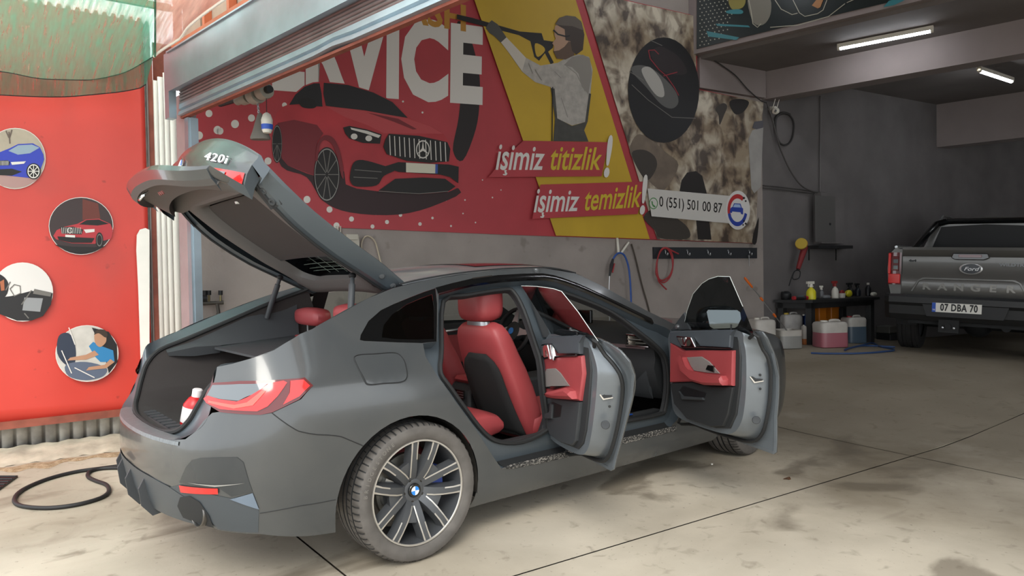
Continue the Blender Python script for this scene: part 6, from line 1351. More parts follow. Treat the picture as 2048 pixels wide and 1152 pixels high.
for d in (.5, 1.5, 2.5):
    g = G(); q0 = A4 + RN * d; q1 = B4 + RN * d; g.prism([Vector((q.x, q.y, 3.55 + .08 * d)) + ZU * e for q, e in ((q0, 0), (q1, 0), (q1, .05), (q0, .05))], RN * .04); obj('purlin', g, M_orange, rs_, 0)
cn = thing('pink_canopy', atd2(380, 30, 4.6), 'pinkish canopy cloth with painted-in white sky gap between net and shutter box', 'canopy')
ue = pchip([(-170, 760), (-60, 540), (-16, 472), (12, 430), (38, 395), (58, 373), (76, 361), (92, 336), (104, 318), (113, 308)])
def canp(a, b):
    v = 113 - 283 * b; u = 310 + (ue(v) - 310) * a; return atd2(u, v, 5.5 - 1.7 * b + .05 * sin(pi * a) + .012 * sin(14 * a + 9 * b))
g = G(); g.grid(canp, 16, 40); obj('cloth', g, M_cloth, cn, 60)
g = G(); g.tube([canp(1, i / 40) for i in range(41)], .010, 6); obj('sky_gap_line', g, M_white, cn)  # white line paints in the bright sky gap beside the cloth
g = G(); g.tube([canp(0, i / 40) for i in range(41)], .008, 6); obj('seam', g, M_net, cn)
# ================================================================== flat prints: banner, mural, round pictures
def prm(name, col, rough=.55, **k): return mat('print_' + name, col, rough, **k)
class Art:
    """a flat print: outlines measured on the board's plane, stacked in paper-thin layers"""
    def __init__(s, P, base): s.P = P; s.base = base; s.k = 0
    def pts(s, pl, off): return [s.P(u, v, off) for u, v in pl]
    def fill(s, name, pl, m, par, k=None, zf=None):
        if zf: pl = [zf(a, b) for a, b in pl]
        s.k += 1 if k is None else 0; off = s.base + .0008 * (s.k if k is None else k)
        g = G(); g.poly(s.pts(pl, off)); return obj(name, g, m, par, 0)
    def curve(s, name, pl, m, par, zf=None, n=4):
        if zf: pl = [zf(a, b) for a, b in pl]
        return s.fill(name, [(p.x, p.y) for p in spline([(a, b, 0) for a, b in pl], n, True)], m, par)
    def ell(s, name, c, rx, ry, m, par, zf=None, rot=0, a0=0, a1=360, inner=0):
        n = 36; A = [radians(a0 + (a1 - a0) * i / n) for i in range(n + 1)]
        def q(a, f): x, y = rx * cos(a) * f, ry * sin(a) * f; return (c[0] + x * cos(rot) - y * sin(rot), c[1] + x * sin(rot) + y * cos(rot))
        if not inner: return s.fill(name, [q(a, 1) for a in A[:-1]], m, par, zf=zf)
        s.k += 1; off = s.base + .0008 * s.k; f_ = zf or (lambda a, b: (a, b))
        g = G(); g.loft([[s.P(*f_(*q(a, 1)), off) for a in A], [s.P(*f_(*q(a, inner)), off) for a in A]], False); return obj(name, g, m, par, 0)
    def strokes(s, name, lines, w, m, par, zf=None):
        s.k += 1; off = s.base + .0008 * s.k; g = G(); f_ = zf or (lambda a, b: (a, b))
        for ln in lines:
            L = [Vector((*f_(a, b), 0)) for a, b in ln]; r1 = []; r2 = []
            for i, p in enumerate(L):
                t = L[min(i + 1, len(L) - 1)] - L[max(i - 1, 0)]; t.normalize(); nn = Vector((-t.y, t.x, 0)) * w * .5
                r1.append(s.P(p.x + nn.x, p.y + nn.y, off)); r2.append(s.P(p.x - nn.x, p.y - nn.y, off))
            g.loft([r1, r2], False)
        return obj(name, g, m, par, 0, kind='stuff' if len(lines) > 6 else None)
    def dots(s, name, cs, m, par):
        s.k += 1; off = s.base + .0008 * s.k; g = G()
        for u, v, r in cs: g.poly([s.P(u + r * cos(a), v + r * 1.05 * sin(a), off) for a in [2 * pi * i / 14 for i in range(14)]])
        return obj(name, g, m, par, 0, kind='stuff')
    def text(s, name, txt, quad, m, par, zf=None, bold=.0, shear=0, space=1.0):
        if zf: quad = [zf(a, b) for a, b in quad]
        s.k += 1; off = s.base + .0008 * s.k
        t = text_g(txt, 1.0, 0, Matrix.Identity(4), 1, shear, 'LEFT', bold, space)
        xs = [p[0] for p in t.v]; ys = [p[1] for p in t.v]; x0, x1, y0, y1 = min(xs), max(xs), min(ys), max(ys)
        TL, TR, BR, BL = quad; out = []
        for p in t.v:
            a = (p[0] - x0) / (x1 - x0); b = (y1 - p[1]) / (y1 - y0)
            u = (TL[0] * (1 - a) + TR[0] * a) * (1 - b) + (BL[0] * (1 - a) + BR[0] * a) * b; v = (TL[1] * (1 - a) + TR[1] * a) * (1 - b) + (BL[1] * (1 - a) + BR[1] * a) * b
            out.append(s.P(u, v, off))
        g = G(); g.add(out, t.f); return obj(name, g, m, par, 0)
zA3 = lambda a, b: (380 + a / 2.4, b / 2.4)
zA4 = lambda a, b: (940 + a / 2.303, b / 2.303)
bn = thing('wall_banner', PW(950, 450, .01), 'huge red and yellow car wash banner with printed red car across the grey wall', 'banner')
A = Art(PW, .022)
M_bred = prm('red', 'ad3a41', var=.10, vscale=1.6, detail=6)
ol = [(391, 443), (660, 455), (1000, 469), (1250, 478), (1508, 487), (1512, 345), (1523, 206), (1393, 178), (1391, 33), (1245, 0), (1150, -30), (391, -150)]
g = G(); g.prism([PW(u, v, .0) for u, v in ol], WN * .022); obj('sheet', g, M_bred, bn, 0)
# dotted left bottom, dark swoosh
W_ = prm('white', 'd2cec6'); K_ = prm('black', '15110f'); GY = prm('mid_grey', '6f6b66')
random.seed(3); ds = []
for (u, v, r) in ((398, 271, 8), (435, 260, 8), (470, 248, 8), (418, 227, 7), (503, 236, 7), (440, 262, 7), (536, 322, 7), (614, 399, 7), (659, 419, 6), (673, 451, 6), (703, 438, 5), (752, 427, 3), (745, 453, 4), (774, 444, 4), (801, 430, 3.5), (840, 448, 3.5), (865, 436, 2.5), (902, 452, 2), (424, 430, 8), (569, 210, 5), (845, 225, 2), (806, 203, 2), (892, 400, 2), (930, 400, 1.6), (926, 427, 1.5), (951, 445, 1.5), (985, 395, 1.5), (1002, 380, 1.3), (965, 360, 1.3)): ds.append((u, v, r))
A.dots('white_dots', ds, W_, bn)
A.curve('dark_swoosh', [(1278, 120), (1330, 140), (1385, 330), (1390, 480), (1372, 620), (1310, 770), (1262, 720), (1290, 560), (1300, 380)], prm('swoosh', '1d1413'), bn, zA3)
A.text('banner_word', 'SERVICE', [(478, -12), (967, 52), (965, 212), (478, 178)], prm('word_white', 'd6d2cc'), bn, bold=.045)
A.text('banner_word', 'WASH', [(735, -34), (932, 10), (932, 64), (735, 34)], prm('gold', 'b98530'), bn, bold=.03)
# the printed red car
pc = A.curve('print_shadow', [(395, 650), (440, 800), (560, 850), (640, 965), (770, 1020), (1000, 1030), (1190, 980), (1290, 905), (900, 840), (600, 800), (480, 700)], prm('shadow', '2c1416'), bn, zA3)
R1 = prm('car_red', 'b0333a', var=.15, vscale=2.5); R2 = prm('car_red_dark', '741f27'); R3 = prm('car_red_light', 'b8464a')
A.fill('print_body', [(398, 660), (400, 590), (415, 545), (440, 515), (468, 503), (500, 450), (545, 412), (590, 395), (640, 391), (760, 403), (880, 440), (975, 485), (1030, 540), (1068, 575), (1150, 603), (1215, 640), (1245, 680), (1275, 760), (1292, 815), (1288, 900), (1240, 922), (1100, 932), (900, 918), (800, 905), (748, 885), (735, 790), (712, 700), (680, 660), (645, 645), (615, 680), (603, 760), (603, 845), (560, 832), (470, 795), (440, 760), (428, 690)], R1, pc, zf=zA3)
A.fill('print_bonnet', [(655, 512), (760, 520), (900, 540), (1040, 568), (1150, 605), (1215, 642), (1000, 640), (930, 640), (850, 600), (740, 560)], R3, pc, zf=zA3)
A.fill('print_bonnet_crease', [(850, 540), (1000, 570), (1090, 620), (1070, 622), (980, 585)], R2, pc, zf=zA3)
A.fill('print_flank', [(420, 590), (500, 575), (610, 600), (640, 640), (612, 680), (603, 760), (603, 845), (470, 795), (440, 760), (428, 690)], R2, pc, zf=zA3)
WK = prm('window_dark', '1c1a1c')
A.fill('print_windscreen', [(642, 397), (760, 408), (880, 444), (972, 490), (1046, 566), (960, 552), (840, 530), (700, 514), (652, 508), (640, 450)], WK, pc, zf=zA3)
A.fill('print_side_window', [(476, 503), (505, 455), (550, 416), (595, 400), (622, 400), (632, 450), (636, 512), (570, 508), (520, 500)], WK, pc, zf=zA3)
A.curve('print_mirror', [(520, 485), (545, 470), (590, 475), (608, 505), (590, 520), (540, 515)], K_, pc, zA3)
for c, rx, ry in (((418, 690), 24, 92), ((657, 838), 62, 132)):
    A.ell('print_tyre', c, rx, ry, K_, pc, zA3); A.ell('print_rim', c, rx * .95, ry * .95, prm('rim_grey', '8f8b86'), pc, zA3, inner=.955)
    A.strokes('print_spoke', [[(c[0] + rx * .1 * cos(q), c[1] + ry * .1 * sin(q)), (c[0] + rx * .9 * cos(q), c[1] + ry * .9 * sin(q))] for q in [2 * pi * i / 10 for i in range(6 if rx < 30 else 10)]], 1.6 if rx > 30 else .8, GY, pc, zA3)
A.curve('print_wheel_arch', [(603, 760), (612, 690), (645, 650), (690, 665), (722, 740), (738, 850), (725, 840), (705, 745), (680, 690), (645, 672), (622, 700), (612, 770)], R2, pc, zA3)
A.fill('print_headlamp', [(735, 612), (765, 604), (850, 622), (920, 645), (912, 690), (830, 686), (765, 665), (745, 640)], K_, pc, zf=zA3)
A.fill('print_lamp_strip', [(770, 612), (850, 628), (915, 650), (905, 662), (840, 640), (775, 622)], W_, pc, zf=zA3)
for c in ((788, 655), (858, 664)): A.ell('print_lens', c, 16, 14, W_, pc, zA3)
A.fill('print_grille', [(928, 705), (938, 670), (955, 642), (1100, 652), (1235, 682), (1250, 715), (1243, 775), (1150, 782), (1040, 772), (945, 740)], K_, pc, zf=zA3)
A.strokes('print_grille_bars', [[(958 + i * 23.5 + (i > 6) * 8, 650 + i * 3), (962 + i * 23.5 + (i > 6) * 8, 745 + i * 2.8)] for i in range(12)], 1.7, W_, pc, zA3)
A.ell('print_star_ring', (1118, 717), 33, 44, W_, pc, zA3, inner=.86)
A.fill('print_star', [(1118, 675), (1123, 712), (1146, 740), (1118, 724), (1090, 740), (1113, 712)], W_, pc, zf=zA3)
A.fill('print_bumper_band', [(1000, 778), (1245, 790), (1290, 800), (1288, 880), (1248, 850), (1200, 838), (1000, 825), (930, 800)], K_, pc, zf=zA3)
A.curve('print_intake', [(768, 840), (785, 782), (830, 768), (930, 795), (985, 815), (930, 845), (895, 890), (800, 895), (772, 875)], K_, pc, zA3)
A.fill('print_lower_lip', [(905, 915), (985, 858), (1120, 852), (1225, 858), (1275, 895), (1235, 922), (1100, 930)], K_, pc, zf=zA3)
A.strokes('print_lip_line', [[(905, 918), (1100, 930), (1240, 918)], [(790, 815), (920, 825)], [(785, 850), (900, 856)]], 1.4, GY, pc, zA3)
A.fill('print_plate', [(1037, 781), (1190, 789), (1189, 833), (1037, 827)], prm('plate', 'cfcbb8'), pc, zf=zA3)
A.fill('print_plate_band', [(1178, 788), (1190, 789), (1189, 833), (1177, 832)], prm('plate_blue', '34509a'), pc, zf=zA3)
# yellow panel with the washer
yl = A.fill('yellow_panel', [(10, -30), (480, -30), (830, 1101), (396, 1085)], prm('yellow', 'c2a02a', var=.06, vscale=2), bn, zf=zA4)
A.fill('red_stripe', [(478, -30), (516, -30), (862, 1102), (828, 1101)], M_bred, bn, zf=zA4)
HG = prm('hoodie', 'aaa59d', var=.15, vscale=14); HD = prm('hoodie_dark', '8a857e'); SK = prm('skin', 'b08d74'); HB = prm('hair', '3b2d24'); OV = prm('overalls', '45443f', var=.15, vscale=10)
A.fill('print_gun', [(-60, 66), (10, 82), (230, 145), (330, 153), (340, 185), (385, 192), (382, 220), (360, 238), (386, 288), (372, 297), (345, 245), (318, 280), (296, 262), (278, 190), (225, 162), (0, 104), (-60, 88)], K_, yl, zf=zA4)
A.curve('print_gun_guard', [(300, 200), (335, 212), (345, 235), (315, 262), (302, 245)], prm('yellow', 'c2a02a'), yl, zA4, 3)
A.fill('print_arm', [(140, 192), (168, 172), (250, 262), (325, 302), (400, 290), (445, 285), (440, 400), (375, 402), (300, 378), (240, 330), (180, 245)], HG, yl, zf=zA4)
A.fill('print_forearm', [(140, 192), (168, 172), (258, 266), (240, 328), (182, 246)], prm('pale_sleeve', 'c9c2b6'), yl, zf=zA4)
A.fill('print_glove', [(73, 130), (84, 108), (100, 93), (128, 112), (168, 172), (142, 196), (110, 165), (90, 152)], prm('glove', '4c4a46'), yl, zf=zA4)
A.fill('print_torso', [(372, 400), (400, 292), (440, 268), (500, 250), (548, 262), (565, 320), (555, 430), (530, 562), (470, 578), (400, 545)], HG, yl, zf=zA4)
A.fill('print_hood', [(432, 300), (470, 262), (520, 252), (552, 268), (562, 340), (545, 435), (515, 400), (500, 340), (470, 310)], HD, yl, zf=zA4)
A.strokes('print_fold', [[(440, 300), (490, 340), (530, 420)], [(390, 330), (420, 360)], [(300, 320), (330, 370)], [(270, 290), (290, 340)], [(420, 450), (450, 540)]], 1.5, HD, yl, zA4)
A.fill('print_overalls', [(372, 405), (390, 408), (402, 545), (470, 580), (530, 562), (548, 430), (558, 432), (542, 560), (526, 600), (546, 652), (384, 650), (392, 545)], OV, yl, zf=zA4)
A.fill('print_face', [(392, 120), (388, 160), (395, 178), (378, 200), (388, 212), (385, 238), (400, 268), (440, 272), (478, 250), (480, 150), (430, 100)], SK, yl, zf=zA4)
A.fill('print_beard', [(384, 236), (410, 232), (435, 215), (455, 190), (478, 200), (480, 255), (440, 274), (400, 270)], prm('beard', '5c4636'), yl, zf=zA4)
A.fill('print_hair', [(394, 110), (410, 84), (440, 72), (480, 76), (515, 105), (527, 160), (520, 230), (490, 252), (470, 235), (462, 190), (440, 185), (436, 135), (410, 120)], HB, yl, zf=zA4)
A.fill('print_cap', [(392, 112), (412, 82), (445, 71), (485, 76), (512, 98), (524, 140), (470, 120), (430, 118)], prm('cap', '5d5247'), yl, zf=zA4)
A.strokes('print_glasses', [[(384, 138), (405, 158), (442, 168), (460, 165)]], 3.0, K_, yl, zA4)
A.strokes('print_strap', [[(381, 400), (378, 650)]], 2.0, K_, yl, zA4)
# foam photograph on the right
foam = bpy.data.materials.new('print_foam'); foam.use_nodes = True; nt = foam.node_tree; b_ = nt.nodes['Principled BSDF']; b_.inputs['Roughness'].default_value = .6
tc = nt.nodes.new('ShaderNodeTexCoord'); n1 = nt.nodes.new('ShaderNodeTexNoise'); n1.inputs['Scale'].default_value = 4.2; n1.inputs['Detail'].default_value = 3; n1.inputs['Distortion'].default_value = .4
n2 = nt.nodes.new('ShaderNodeTexNoise'); n2.inputs['Scale'].default_value = 2.0; n2.inputs['Detail'].default_value = 4; mp = nt.nodes.new('ShaderNodeMapping'); mp.inputs['Scale'].default_value = (1.3, 1.3, 1.0)
nt.links.new(tc.outputs['Object'], mp.inputs[0]); nt.links.new(mp.outputs[0], n1.inputs['Vector']); nt.links.new(tc.outputs['Object'], n2.inputs['Vector'])
r1 = nt.nodes.new('ShaderNodeValToRGB'); e = r1.color_ramp.elements; e[0].position = .36; e[0].color = lin('5a5048'); e[1].position = .58; e[1].color = lin('c9c0ae')
q_ = e.new(.46); q_.color = lin('988b7b')
r2 = nt.nodes.new('ShaderNodeValToRGB'); r2.color_ramp.elements[0].position = .40; r2.color_ramp.elements[0].color = (.50, .43, .36, 1); r2.color_ramp.elements[1].position = .60; r2.color_ramp.elements[1].color = (1, 1, 1, 1)
mm_ = nt.nodes.new('ShaderNodeMixRGB'); mm_.blend_type = 'MULTIPLY'; mm_.inputs[0].default_value = 1
nt.links.new(n1.outputs['Fac'], r1.inputs[0]); nt.links.new(n2.outputs['Fac'], r2.inputs[0]); nt.links.new(r1.outputs[0], mm_.inputs[1]); nt.links.new(r2.outputs[0], mm_.inputs[2]); nt.links.new(mm_.outputs[0], b_.inputs['Base Color'])
fp = A.fill('foam_photo', [(516, -30), (640, -30), (705, 0), (1038, 74), (1044, 412), (1352, 472), (1327, 800), (1316, 1120), (862, 1102)], foam, bn, zf=zA4)
BL_ = prm('photo_black', '211d1b'); BR_ = prm('photo_brown', '6e6154', var=.2, vscale=6)
A.curve('print_dark_patch', [(800, 1000), (860, 960), (960, 1010), (1010, 1060), (1000, 1100), (880, 1098), (850, 1060)], prm('photo_dark', '3b352f'), fp, zA4)
A.curve('print_car_side', [(735, 690), (770, 620), (830, 640), (900, 700), (960, 760), (900, 870), (840, 850), (770, 760)], BR_, fp, zA4)
A.curve('print_grille_patch', [(745, 705), (800, 690), (850, 720), (860, 770), (820, 830), (780, 790)], prm('photo_dark', '3b352f'), fp, zA4)
A.fill('print_tyre_patch', [(965, 880), (975, 830), (1000, 795), (1040, 788), (1070, 810), (1092, 895), (1100, 1000), (1112, 1104), (1050, 1102), (1040, 1000), (1035, 900)], BL_, fp, zf=zA4)
A.curve('print_wiper', [(1195, 470), (1240, 455), (1285, 470), (1260, 515), (1220, 525)], BL_, fp, zA4)
A.curve('print_twigs', [(1130, 500), (1165, 475), (1185, 490), (1170, 530), (1150, 575), (1145, 530)], prm('photo_dark', '3b352f'), fp, zA4)
A.fill('print_bottle', [(1282, 640), (1300, 600), (1351, 585), (1346, 700), (1340, 860), (1310, 890), (1296, 870)], prm('photo_pale', '9d9a95', var=.1, vscale=5), fp, zf=zA4)
A.fill('print_bottle_neck', [(1300, 590), (1310, 560), (1352, 555), (1350, 588), (1320, 596)], prm('photo_slate', '55545a'), fp, zf=zA4)
A.curve('print_dark_corner', [(1300, 1110), (1330, 1000), (1320, 1116)], BL_, fp, zA4)
cp = A.ell('round_photo', (892, 415), 164, 243, prm('round_black', '191819'), fp, zA4)
A.curve('print_lamp_glass', [(740, 320), (790, 300), (860, 330), (940, 410), (960, 470), (930, 500), (880, 480), (810, 400)], prm('lamp_grey', '5a5957'), cp, zA4)
A.curve('print_lamp_inner', [(790, 320), (830, 310), (880, 370), (895, 440), (860, 440), (815, 380)], prm('lamp_pale', 'a8a59e'), cp, zA4)
A.curve('print_hand', [(835, 240), (880, 215), (960, 260), (1000, 330), (960, 345), (890, 330), (850, 290)], prm('hand_dark', '2c2526'), cp, zA4)
A.strokes('print_red_line', [[(822, 232), (830, 270), (870, 320), (905, 350), (940, 400), (962, 440)], [(822, 232), (850, 230), (870, 250)], [(890, 350), (955, 332)]], 1.8, prm('line_red', '8c2a35'), cp, zA4)
A.strokes('print_body_line', [[(735, 330), (800, 370)], [(745, 390), (820, 460), (930, 540), (1040, 545)], [(830, 185), (885, 210)]], 1.3, GY, cp, zA4)
# red labels and lettering
for nm, pl in (('label_strip', [(86, 816), (150, 735), (246, 648), (638, 655), (606, 812)]), ('label_strip', [(286, 1008), (325, 850), (812, 836), (772, 986)])):
    A.fill('strip_shadow', [(a + 14, b + 12) for a, b in pl], prm('strip_shadow', '5a1c20'), bn, zf=zA4) if False else None
    A.fill(nm, pl, M_bred, bn, zf=zA4)
TW = prm('text_white', 'd8d4ce'); TY = prm('text_yellow', 'c9b02e')
A.text('slogan_word', 'isimiz', [(130, 664), (348, 680), (338, 784), (118, 784)], TW, bn, zA4, .014, .12); A.curve('cedilla', [(158, 784), (170, 784), (166, 792), (172, 798), (166, 808), (152, 806), (153, 801), (161, 801)], TW, bn, zA4, 2)
A.text('slogan_word', 'titizlik', [(378, 668), (612, 680), (600, 784), (366, 784)], TY, bn, zA4, .014, .14)
A.text('slogan_mark', '!', [(638, 620), (662, 622), (640, 818), (614, 818)], TW, bn, zA4, .03, .0)
A.text('slogan_word', 'isimiz', [(305, 870), (508, 880), (498, 973), (293, 980)], TW, bn, zA4, .014, .12); A.curve('cedilla', [(330, 979), (341, 979), (338, 987), (343, 993), (337, 1003), (324, 1001), (325, 996), (332, 996)], TW, bn, zA4, 2)
A.text('slogan_word', 'temizlik', [(535, 866), (795, 850), (784, 955), (524, 972)], TY, bn, zA4, .014, .14)
A.text('slogan_mark', '!', [(800, 802), (822, 804), (804, 988), (780, 990)], TW, bn, zA4, .03, .0)
ph = A.fill('phone_strip', [(818, 868), (1215, 904), (1245, 968), (1212, 1030), (836, 996)], prm('strip_white', 'c9c6c0'), bn, zf=zA4)
A.ell('chat_ring', (845, 937), 20, 27, prm('chat_green', '4d8a4e'), ph, zA4, inner=.84)
A.curve('chat_handset', [(836, 925), (842, 930), (843, 940), (852, 948), (855, 952), (848, 955), (838, 943)], prm('chat_green', '4d8a4e'), ph, zA4, 3)
A.text('phone_number', '0 (551) 501 00 87', [(872, 903), (1162, 936), (1160, 996), (872, 966)], K_, ph, zA4, .006)
lg = A.ell('logo_disc', (1234, 968), 56, 90, prm('logo_white', 'd4d2ce'), ph, zA4)
LR, LB = prm('logo_red', 'b02a2c'), prm('logo_blue', '263f9a')
A.ell('logo_arc', (1232, 966), 46, 72, LR, lg, zA4, a0=150, a1=310, inner=.72)
A.ell('logo_arc', (1232, 966), 46, 76, LB, lg, zA4, a0=15, a1=165, inner=.74)
A.fill('logo_car', [(1196, 978), (1200, 958), (1210, 952), (1216, 936), (1246, 938), (1252, 956), (1258, 960), (1258, 988), (1248, 986), (1246, 978), (1208, 974), (1206, 982)], LB, lg, zf=zA4)
A.fill('logo_windscreen', [(1212, 954), (1219, 940), (1243, 942), (1248, 956)], prm('logo_pale', '9fb6d8'), lg, zf=zA4)
A.dots('logo_drops', [zA4(1262, 912) + (2.2,), zA4(1270, 926) + (1.8,), zA4(1262, 1018) + (1.8,), zA4(1270, 1030) + (2.0,), zA4(1258, 1036) + (1.6,)], K_, lg)
# ------------------------------------------------------------------ mural on the parapet over the bay
MN = BD.cross(ZU).normalized(); MO = W0 + WD * (tP - 0.12)
if MN.dot(CAM_C - MO) < 0: MN = -MN
def PM(u, v, off=0.0): return on_plane(u, v, MO + MN * off, MN)
zA5 = lambda a, b: (1380 + a / 2.743, b / 2.743)
mu = thing('mural_board', PM(1500, 60, 0), 'dark glossy mural board with teal car drawing and white dots on the parapet', 'sign')
B = Art(PM, .012)
M_mur = prm('mural_dark', '1f2626', .3)
g = G(); g.prism([PM(u, v, .001) for u, v in ((1395, -140), (2300, -260), (2300, -130), (1815, -4), (1640, 37), (1480, 76), (1394, 98))], MN * .01); obj('sheet', g, M_mur, mu, 0)
MT, MG, MP = prm('mural_teal', '3f7f88', .3), prm('mural_grey', '77746a', .3), prm('mural_pale', 'a9a696', .3)
B.dots('white_dots', [(1400 + i * 8.5 + (j % 2) * 4, 3 + j * 7.3 - i * 1.6, 1.25) for i in range(9) for j in range(14) if 1400 + i * 8.5 + j * 3 < 1480 and 3 + j * 7.3 - i * 1.6 < 92 - i * 2.2], MP, mu)
B.fill('teal_streak', [(90, 170), (270, 205), (255, 220), (100, 200)], MT, mu, zf=zA5)
B.fill('teal_streak', [(140, 130), (320, 140), (330, 150), (150, 142)], MT, mu, zf=zA5)
B.curve('grey_form', [(320, -20), (430, -20), (445, 60), (420, 120), (380, 140), (340, 110)], MG, mu, zA5)
B.curve('pale_lamp', [(215, -10), (300, -10), (290, 40), (230, 50)], prm('mural_olive', '8a8148', .3), mu, zA5)
B.curve('teal_form', [(200, 60), (260, 50), (290, 60), (280, 76), (210, 74)], MT, mu, zA5)
B.strokes('outline', [[(320, -10), (335, 60), (345, 130), (370, 150), (390, 130)], [(460, -10), (500, 50), (560, 80), (590, 72)], [(560, -10), (600, 70), (630, 90), (700, 75), (730, 55), (755, -10)], [(440, 150), (590, 138), (760, 90), (850, 20)], [(860, 15), (915, -10)]], 1.6, MP, mu, zA5)
B.fill('badge_stripe', [(668, 30), (700, -10), (735, -10), (715, 40), (700, 46)], prm('mural_tan', 'a5754a', .3), mu, zf=zA5)
B.fill('teal_corner', [(1060, 40), (1090, 5), (1180, -20), (1180, 0), (1120, 28)], MT, mu, zf=zA5)
# ------------------------------------------------------------------ round pictures on the red board
C_ = Art(PR, .048)
zB1 = lambda a, b: (a / 2.505, b / 2.505)
zB2 = lambda a, b: (a / 1.745, 380 + b / 1.745)
WR = prm('rim_white', 'e2dcd6')
def disc(c, rx, ry, m):
    C_.ell('picture_rim', c, rx + 1.2, ry + 1.2, WR, hb); return C_.ell('round_picture', c, rx, ry, m, hb)
d1 = disc((30, 317), 60, 60, prm('pic_beige', 'b0a290', var=.15, vscale=6))
C_.fill('print_pavement', [(-28, 350), (-5, 340), (60, 350), (84, 345), (72, 362), (50, 373), (30, 376), (5, 372), (-20, 358)], prm('pic_pavement', 'b08b86'), d1)
C_.strokes('print_tree', [[(50, 720), (45, 660)], [(45, 690), (30, 655)], [(48, 690), (60, 650)]], 3, prm('pic_bark', '6b5c52'), d1, zB1)
CB = prm('pic_blue', '2335b0', .4)
C_.fill('print_car', [(-60, 775), (0, 762), (50, 742), (90, 722), (165, 718), (200, 738), (218, 775), (221, 800), (208, 835), (196, 870), (150, 892), (60, 882), (-60, 870)], CB, d1, zf=zB1)
C_.fill('print_window', [(42, 756), (90, 728), (160, 724), (198, 740), (150, 768), (90, 775)], prm('pic_glass', '93a4b4'), d1, zf=zB1)
C_.fill('print_bumper', [(-40, 850), (60, 845), (110, 860), (60, 880), (-40, 876)], K_, d1, zf=zB1)
C_.fill('print_grille', [(-40, 806), (40, 803), (50, 812), (46, 828), (-40, 830)], K_, d1, zf=zB1)
C_.strokes('print_grille_bars', [[(5 + i * 7, 806), (5 + i * 7, 828)] for i in range(6)], 1, WR, d1, zB1)
C_.fill('print_lamp', [(54, 812), (130, 808), (120, 820), (60, 826)], WR, d1, zf=zB1)
C_.ell('print_tyre', (168, 858), 36, 40, K_, d1, zB1); C_.ell('print_rim', (168, 858), 30, 35, WR, d1, zB1, inner=.85)
C_.strokes('print_spoke', [[(168, 858), (168 + 28 * cos(q), 858 + 32 * sin(q))] for q in [2 * pi * i / 8 for i in range(8)]], 1.6, WR, d1, zB1)
d2 = disc((162, 452), 63.5, 56.5, prm('pic_dark', '3b2c2c'))
C_.fill('print_wall', [(165, 398), (196, 407), (202, 445), (165, 440)], prm('pic_brown', '6a3026'), d2)
C_.fill('print_car', [(186, 160), (198, 140), (225, 128), (270, 118), (300, 103), (345, 100), (385, 118), (394, 140), (388, 170), (350, 180), (330, 188), (250, 186), (196, 172)], prm('pic_red', 'b5262e', .4), d2, zf=zB2)
C_.fill('print_window', [(276, 120), (302, 105), (345, 103), (380, 118), (340, 124)], K_, d2, zf=zB2)
C_.fill('print_grille', [(210, 130), (255, 128), (290, 138), (285, 155), (215, 152)], K_, d2, zf=zB2)
C_.strokes('print_grille_bars', [[(215 + i * 6, 131), (217 + i * 6, 152)] for i in range(12)], .9, WR, d2, zB2)
C_.ell('print_star_ring', (244, 141), 9, 10, WR, d2, zB2, inner=.8)
C_.fill('print_lamp', [(292, 138), (330, 136), (330, 146), (300, 150)], WR, d2, zf=zB2)
C_.fill('print_bumper', [(200, 162), (290, 166), (330, 168), (320, 184), (250, 184), (205, 174)], K_, d2, zf=zB2)
C_.fill('print_plate', [(228, 156), (262, 158), (262, 166), (228, 164)], WR, d2, zf=zB2)
C_.ell('print_tyre', (347, 175), 13, 27, K_, d2, zB2); C_.ell('print_rim', (347, 175), 10, 22, GY, d2, zB2, inner=.8)
C_.fill('print_ground', [(190, 190), (250, 198), (330, 200), (370, 195), (330, 215), (280, 222), (230, 212)], K_, d2, zf=zB2)
d3 = disc((45, 584), 60, 58, prm('pic_white', 'ddd8d4'))
C_.fill('print_dash', [(-40, 380), (40, 370), (110, 352), (184, 360), (178, 400), (150, 440), (110, 456), (60, 456), (-10, 430)], prm('pic_black', '1d1b1d'), d3, zf=zB2)
C_.curve('print_wheel', [(-30, 290), (10, 300), (30, 330), (20, 370), (-20, 390), (-40, 350)], prm('pic_black', '1d1b1d'), d3, zB2)
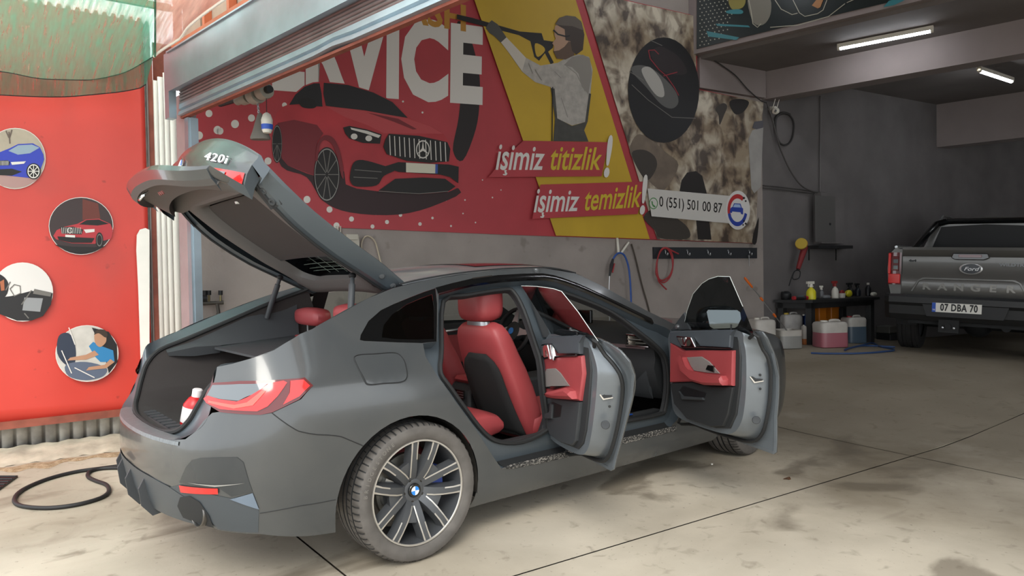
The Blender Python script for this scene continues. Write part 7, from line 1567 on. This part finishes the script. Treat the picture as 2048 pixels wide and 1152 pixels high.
C_.fill('print_screen', [(85, 375), (150, 378), (140, 425), (78, 420)], prm('pic_screen', '8f9092'), d3, zf=zB2)
C_.strokes('print_gauge', [[(35, 345), (50, 330), (70, 335), (72, 360), (50, 370), (35, 345)], [(85, 430), (100, 448)], [(110, 350), (75, 400)], [(20, 350), (36, 320)]], 2.2, GY, d3, zB2)
C_.fill('print_vent', [(120, 345), (180, 358), (176, 372), (115, 362)], GY, d3, zf=zB2)
C_.fill('print_tan', [(0, 320), (14, 312), (16, 350), (4, 352)], prm('pic_tan', 'a7603e'), d3, zf=zB2)
d4 = disc((174, 707), 62, 55.5, prm('pic_pale', 'c9c4bc', var=.1, vscale=10))
C_.fill('print_car_door', [(320, 480), (380, 495), (408, 540), (410, 600), (380, 640), (360, 560)], prm('pic_black', '1d1b1d'), d4, zf=zB2)
C_.curve('print_seat', [(205, 510), (240, 500), (262, 540), (262, 600), (230, 610), (200, 570)], prm('pic_navy', '2c3547'), d4, zB2)
C_.curve('print_seat_cloth', [(230, 610), (300, 600), (370, 620), (360, 650), (300, 664), (240, 650)], prm('pic_slate', '5a6478'), d4, zB2)
C_.fill('print_shirt', [(310, 545), (325, 530), (355, 545), (395, 560), (400, 600), (350, 600), (330, 580)], prm('pic_cyan', '2f7fb4'), d4, zf=zB2)
C_.fill('print_arm', [(330, 560), (300, 575), (245, 585), (235, 595), (300, 592), (345, 575)], prm('pic_skin', 'b98a6c'), d4, zf=zB2)
C_.fill('print_arm', [(385, 590), (365, 610), (310, 618), (300, 630), (370, 622), (400, 600)], prm('pic_skin', 'b98a6c'), d4, zf=zB2)
C_.curve('print_face', [(330, 505), (350, 495), (368, 505), (370, 530), (350, 548), (333, 535)], prm('pic_skin', 'b98a6c'), d4, zB2)
C_.curve('print_hair', [(328, 505), (340, 488), (365, 488), (376, 505), (368, 515), (345, 500)], HB, d4, zB2)
C_.strokes('print_fold', [[(215, 560), (250, 640)], [(260, 620), (330, 655)], [(240, 480), (262, 540)]], 2, WR, d4, zB2)
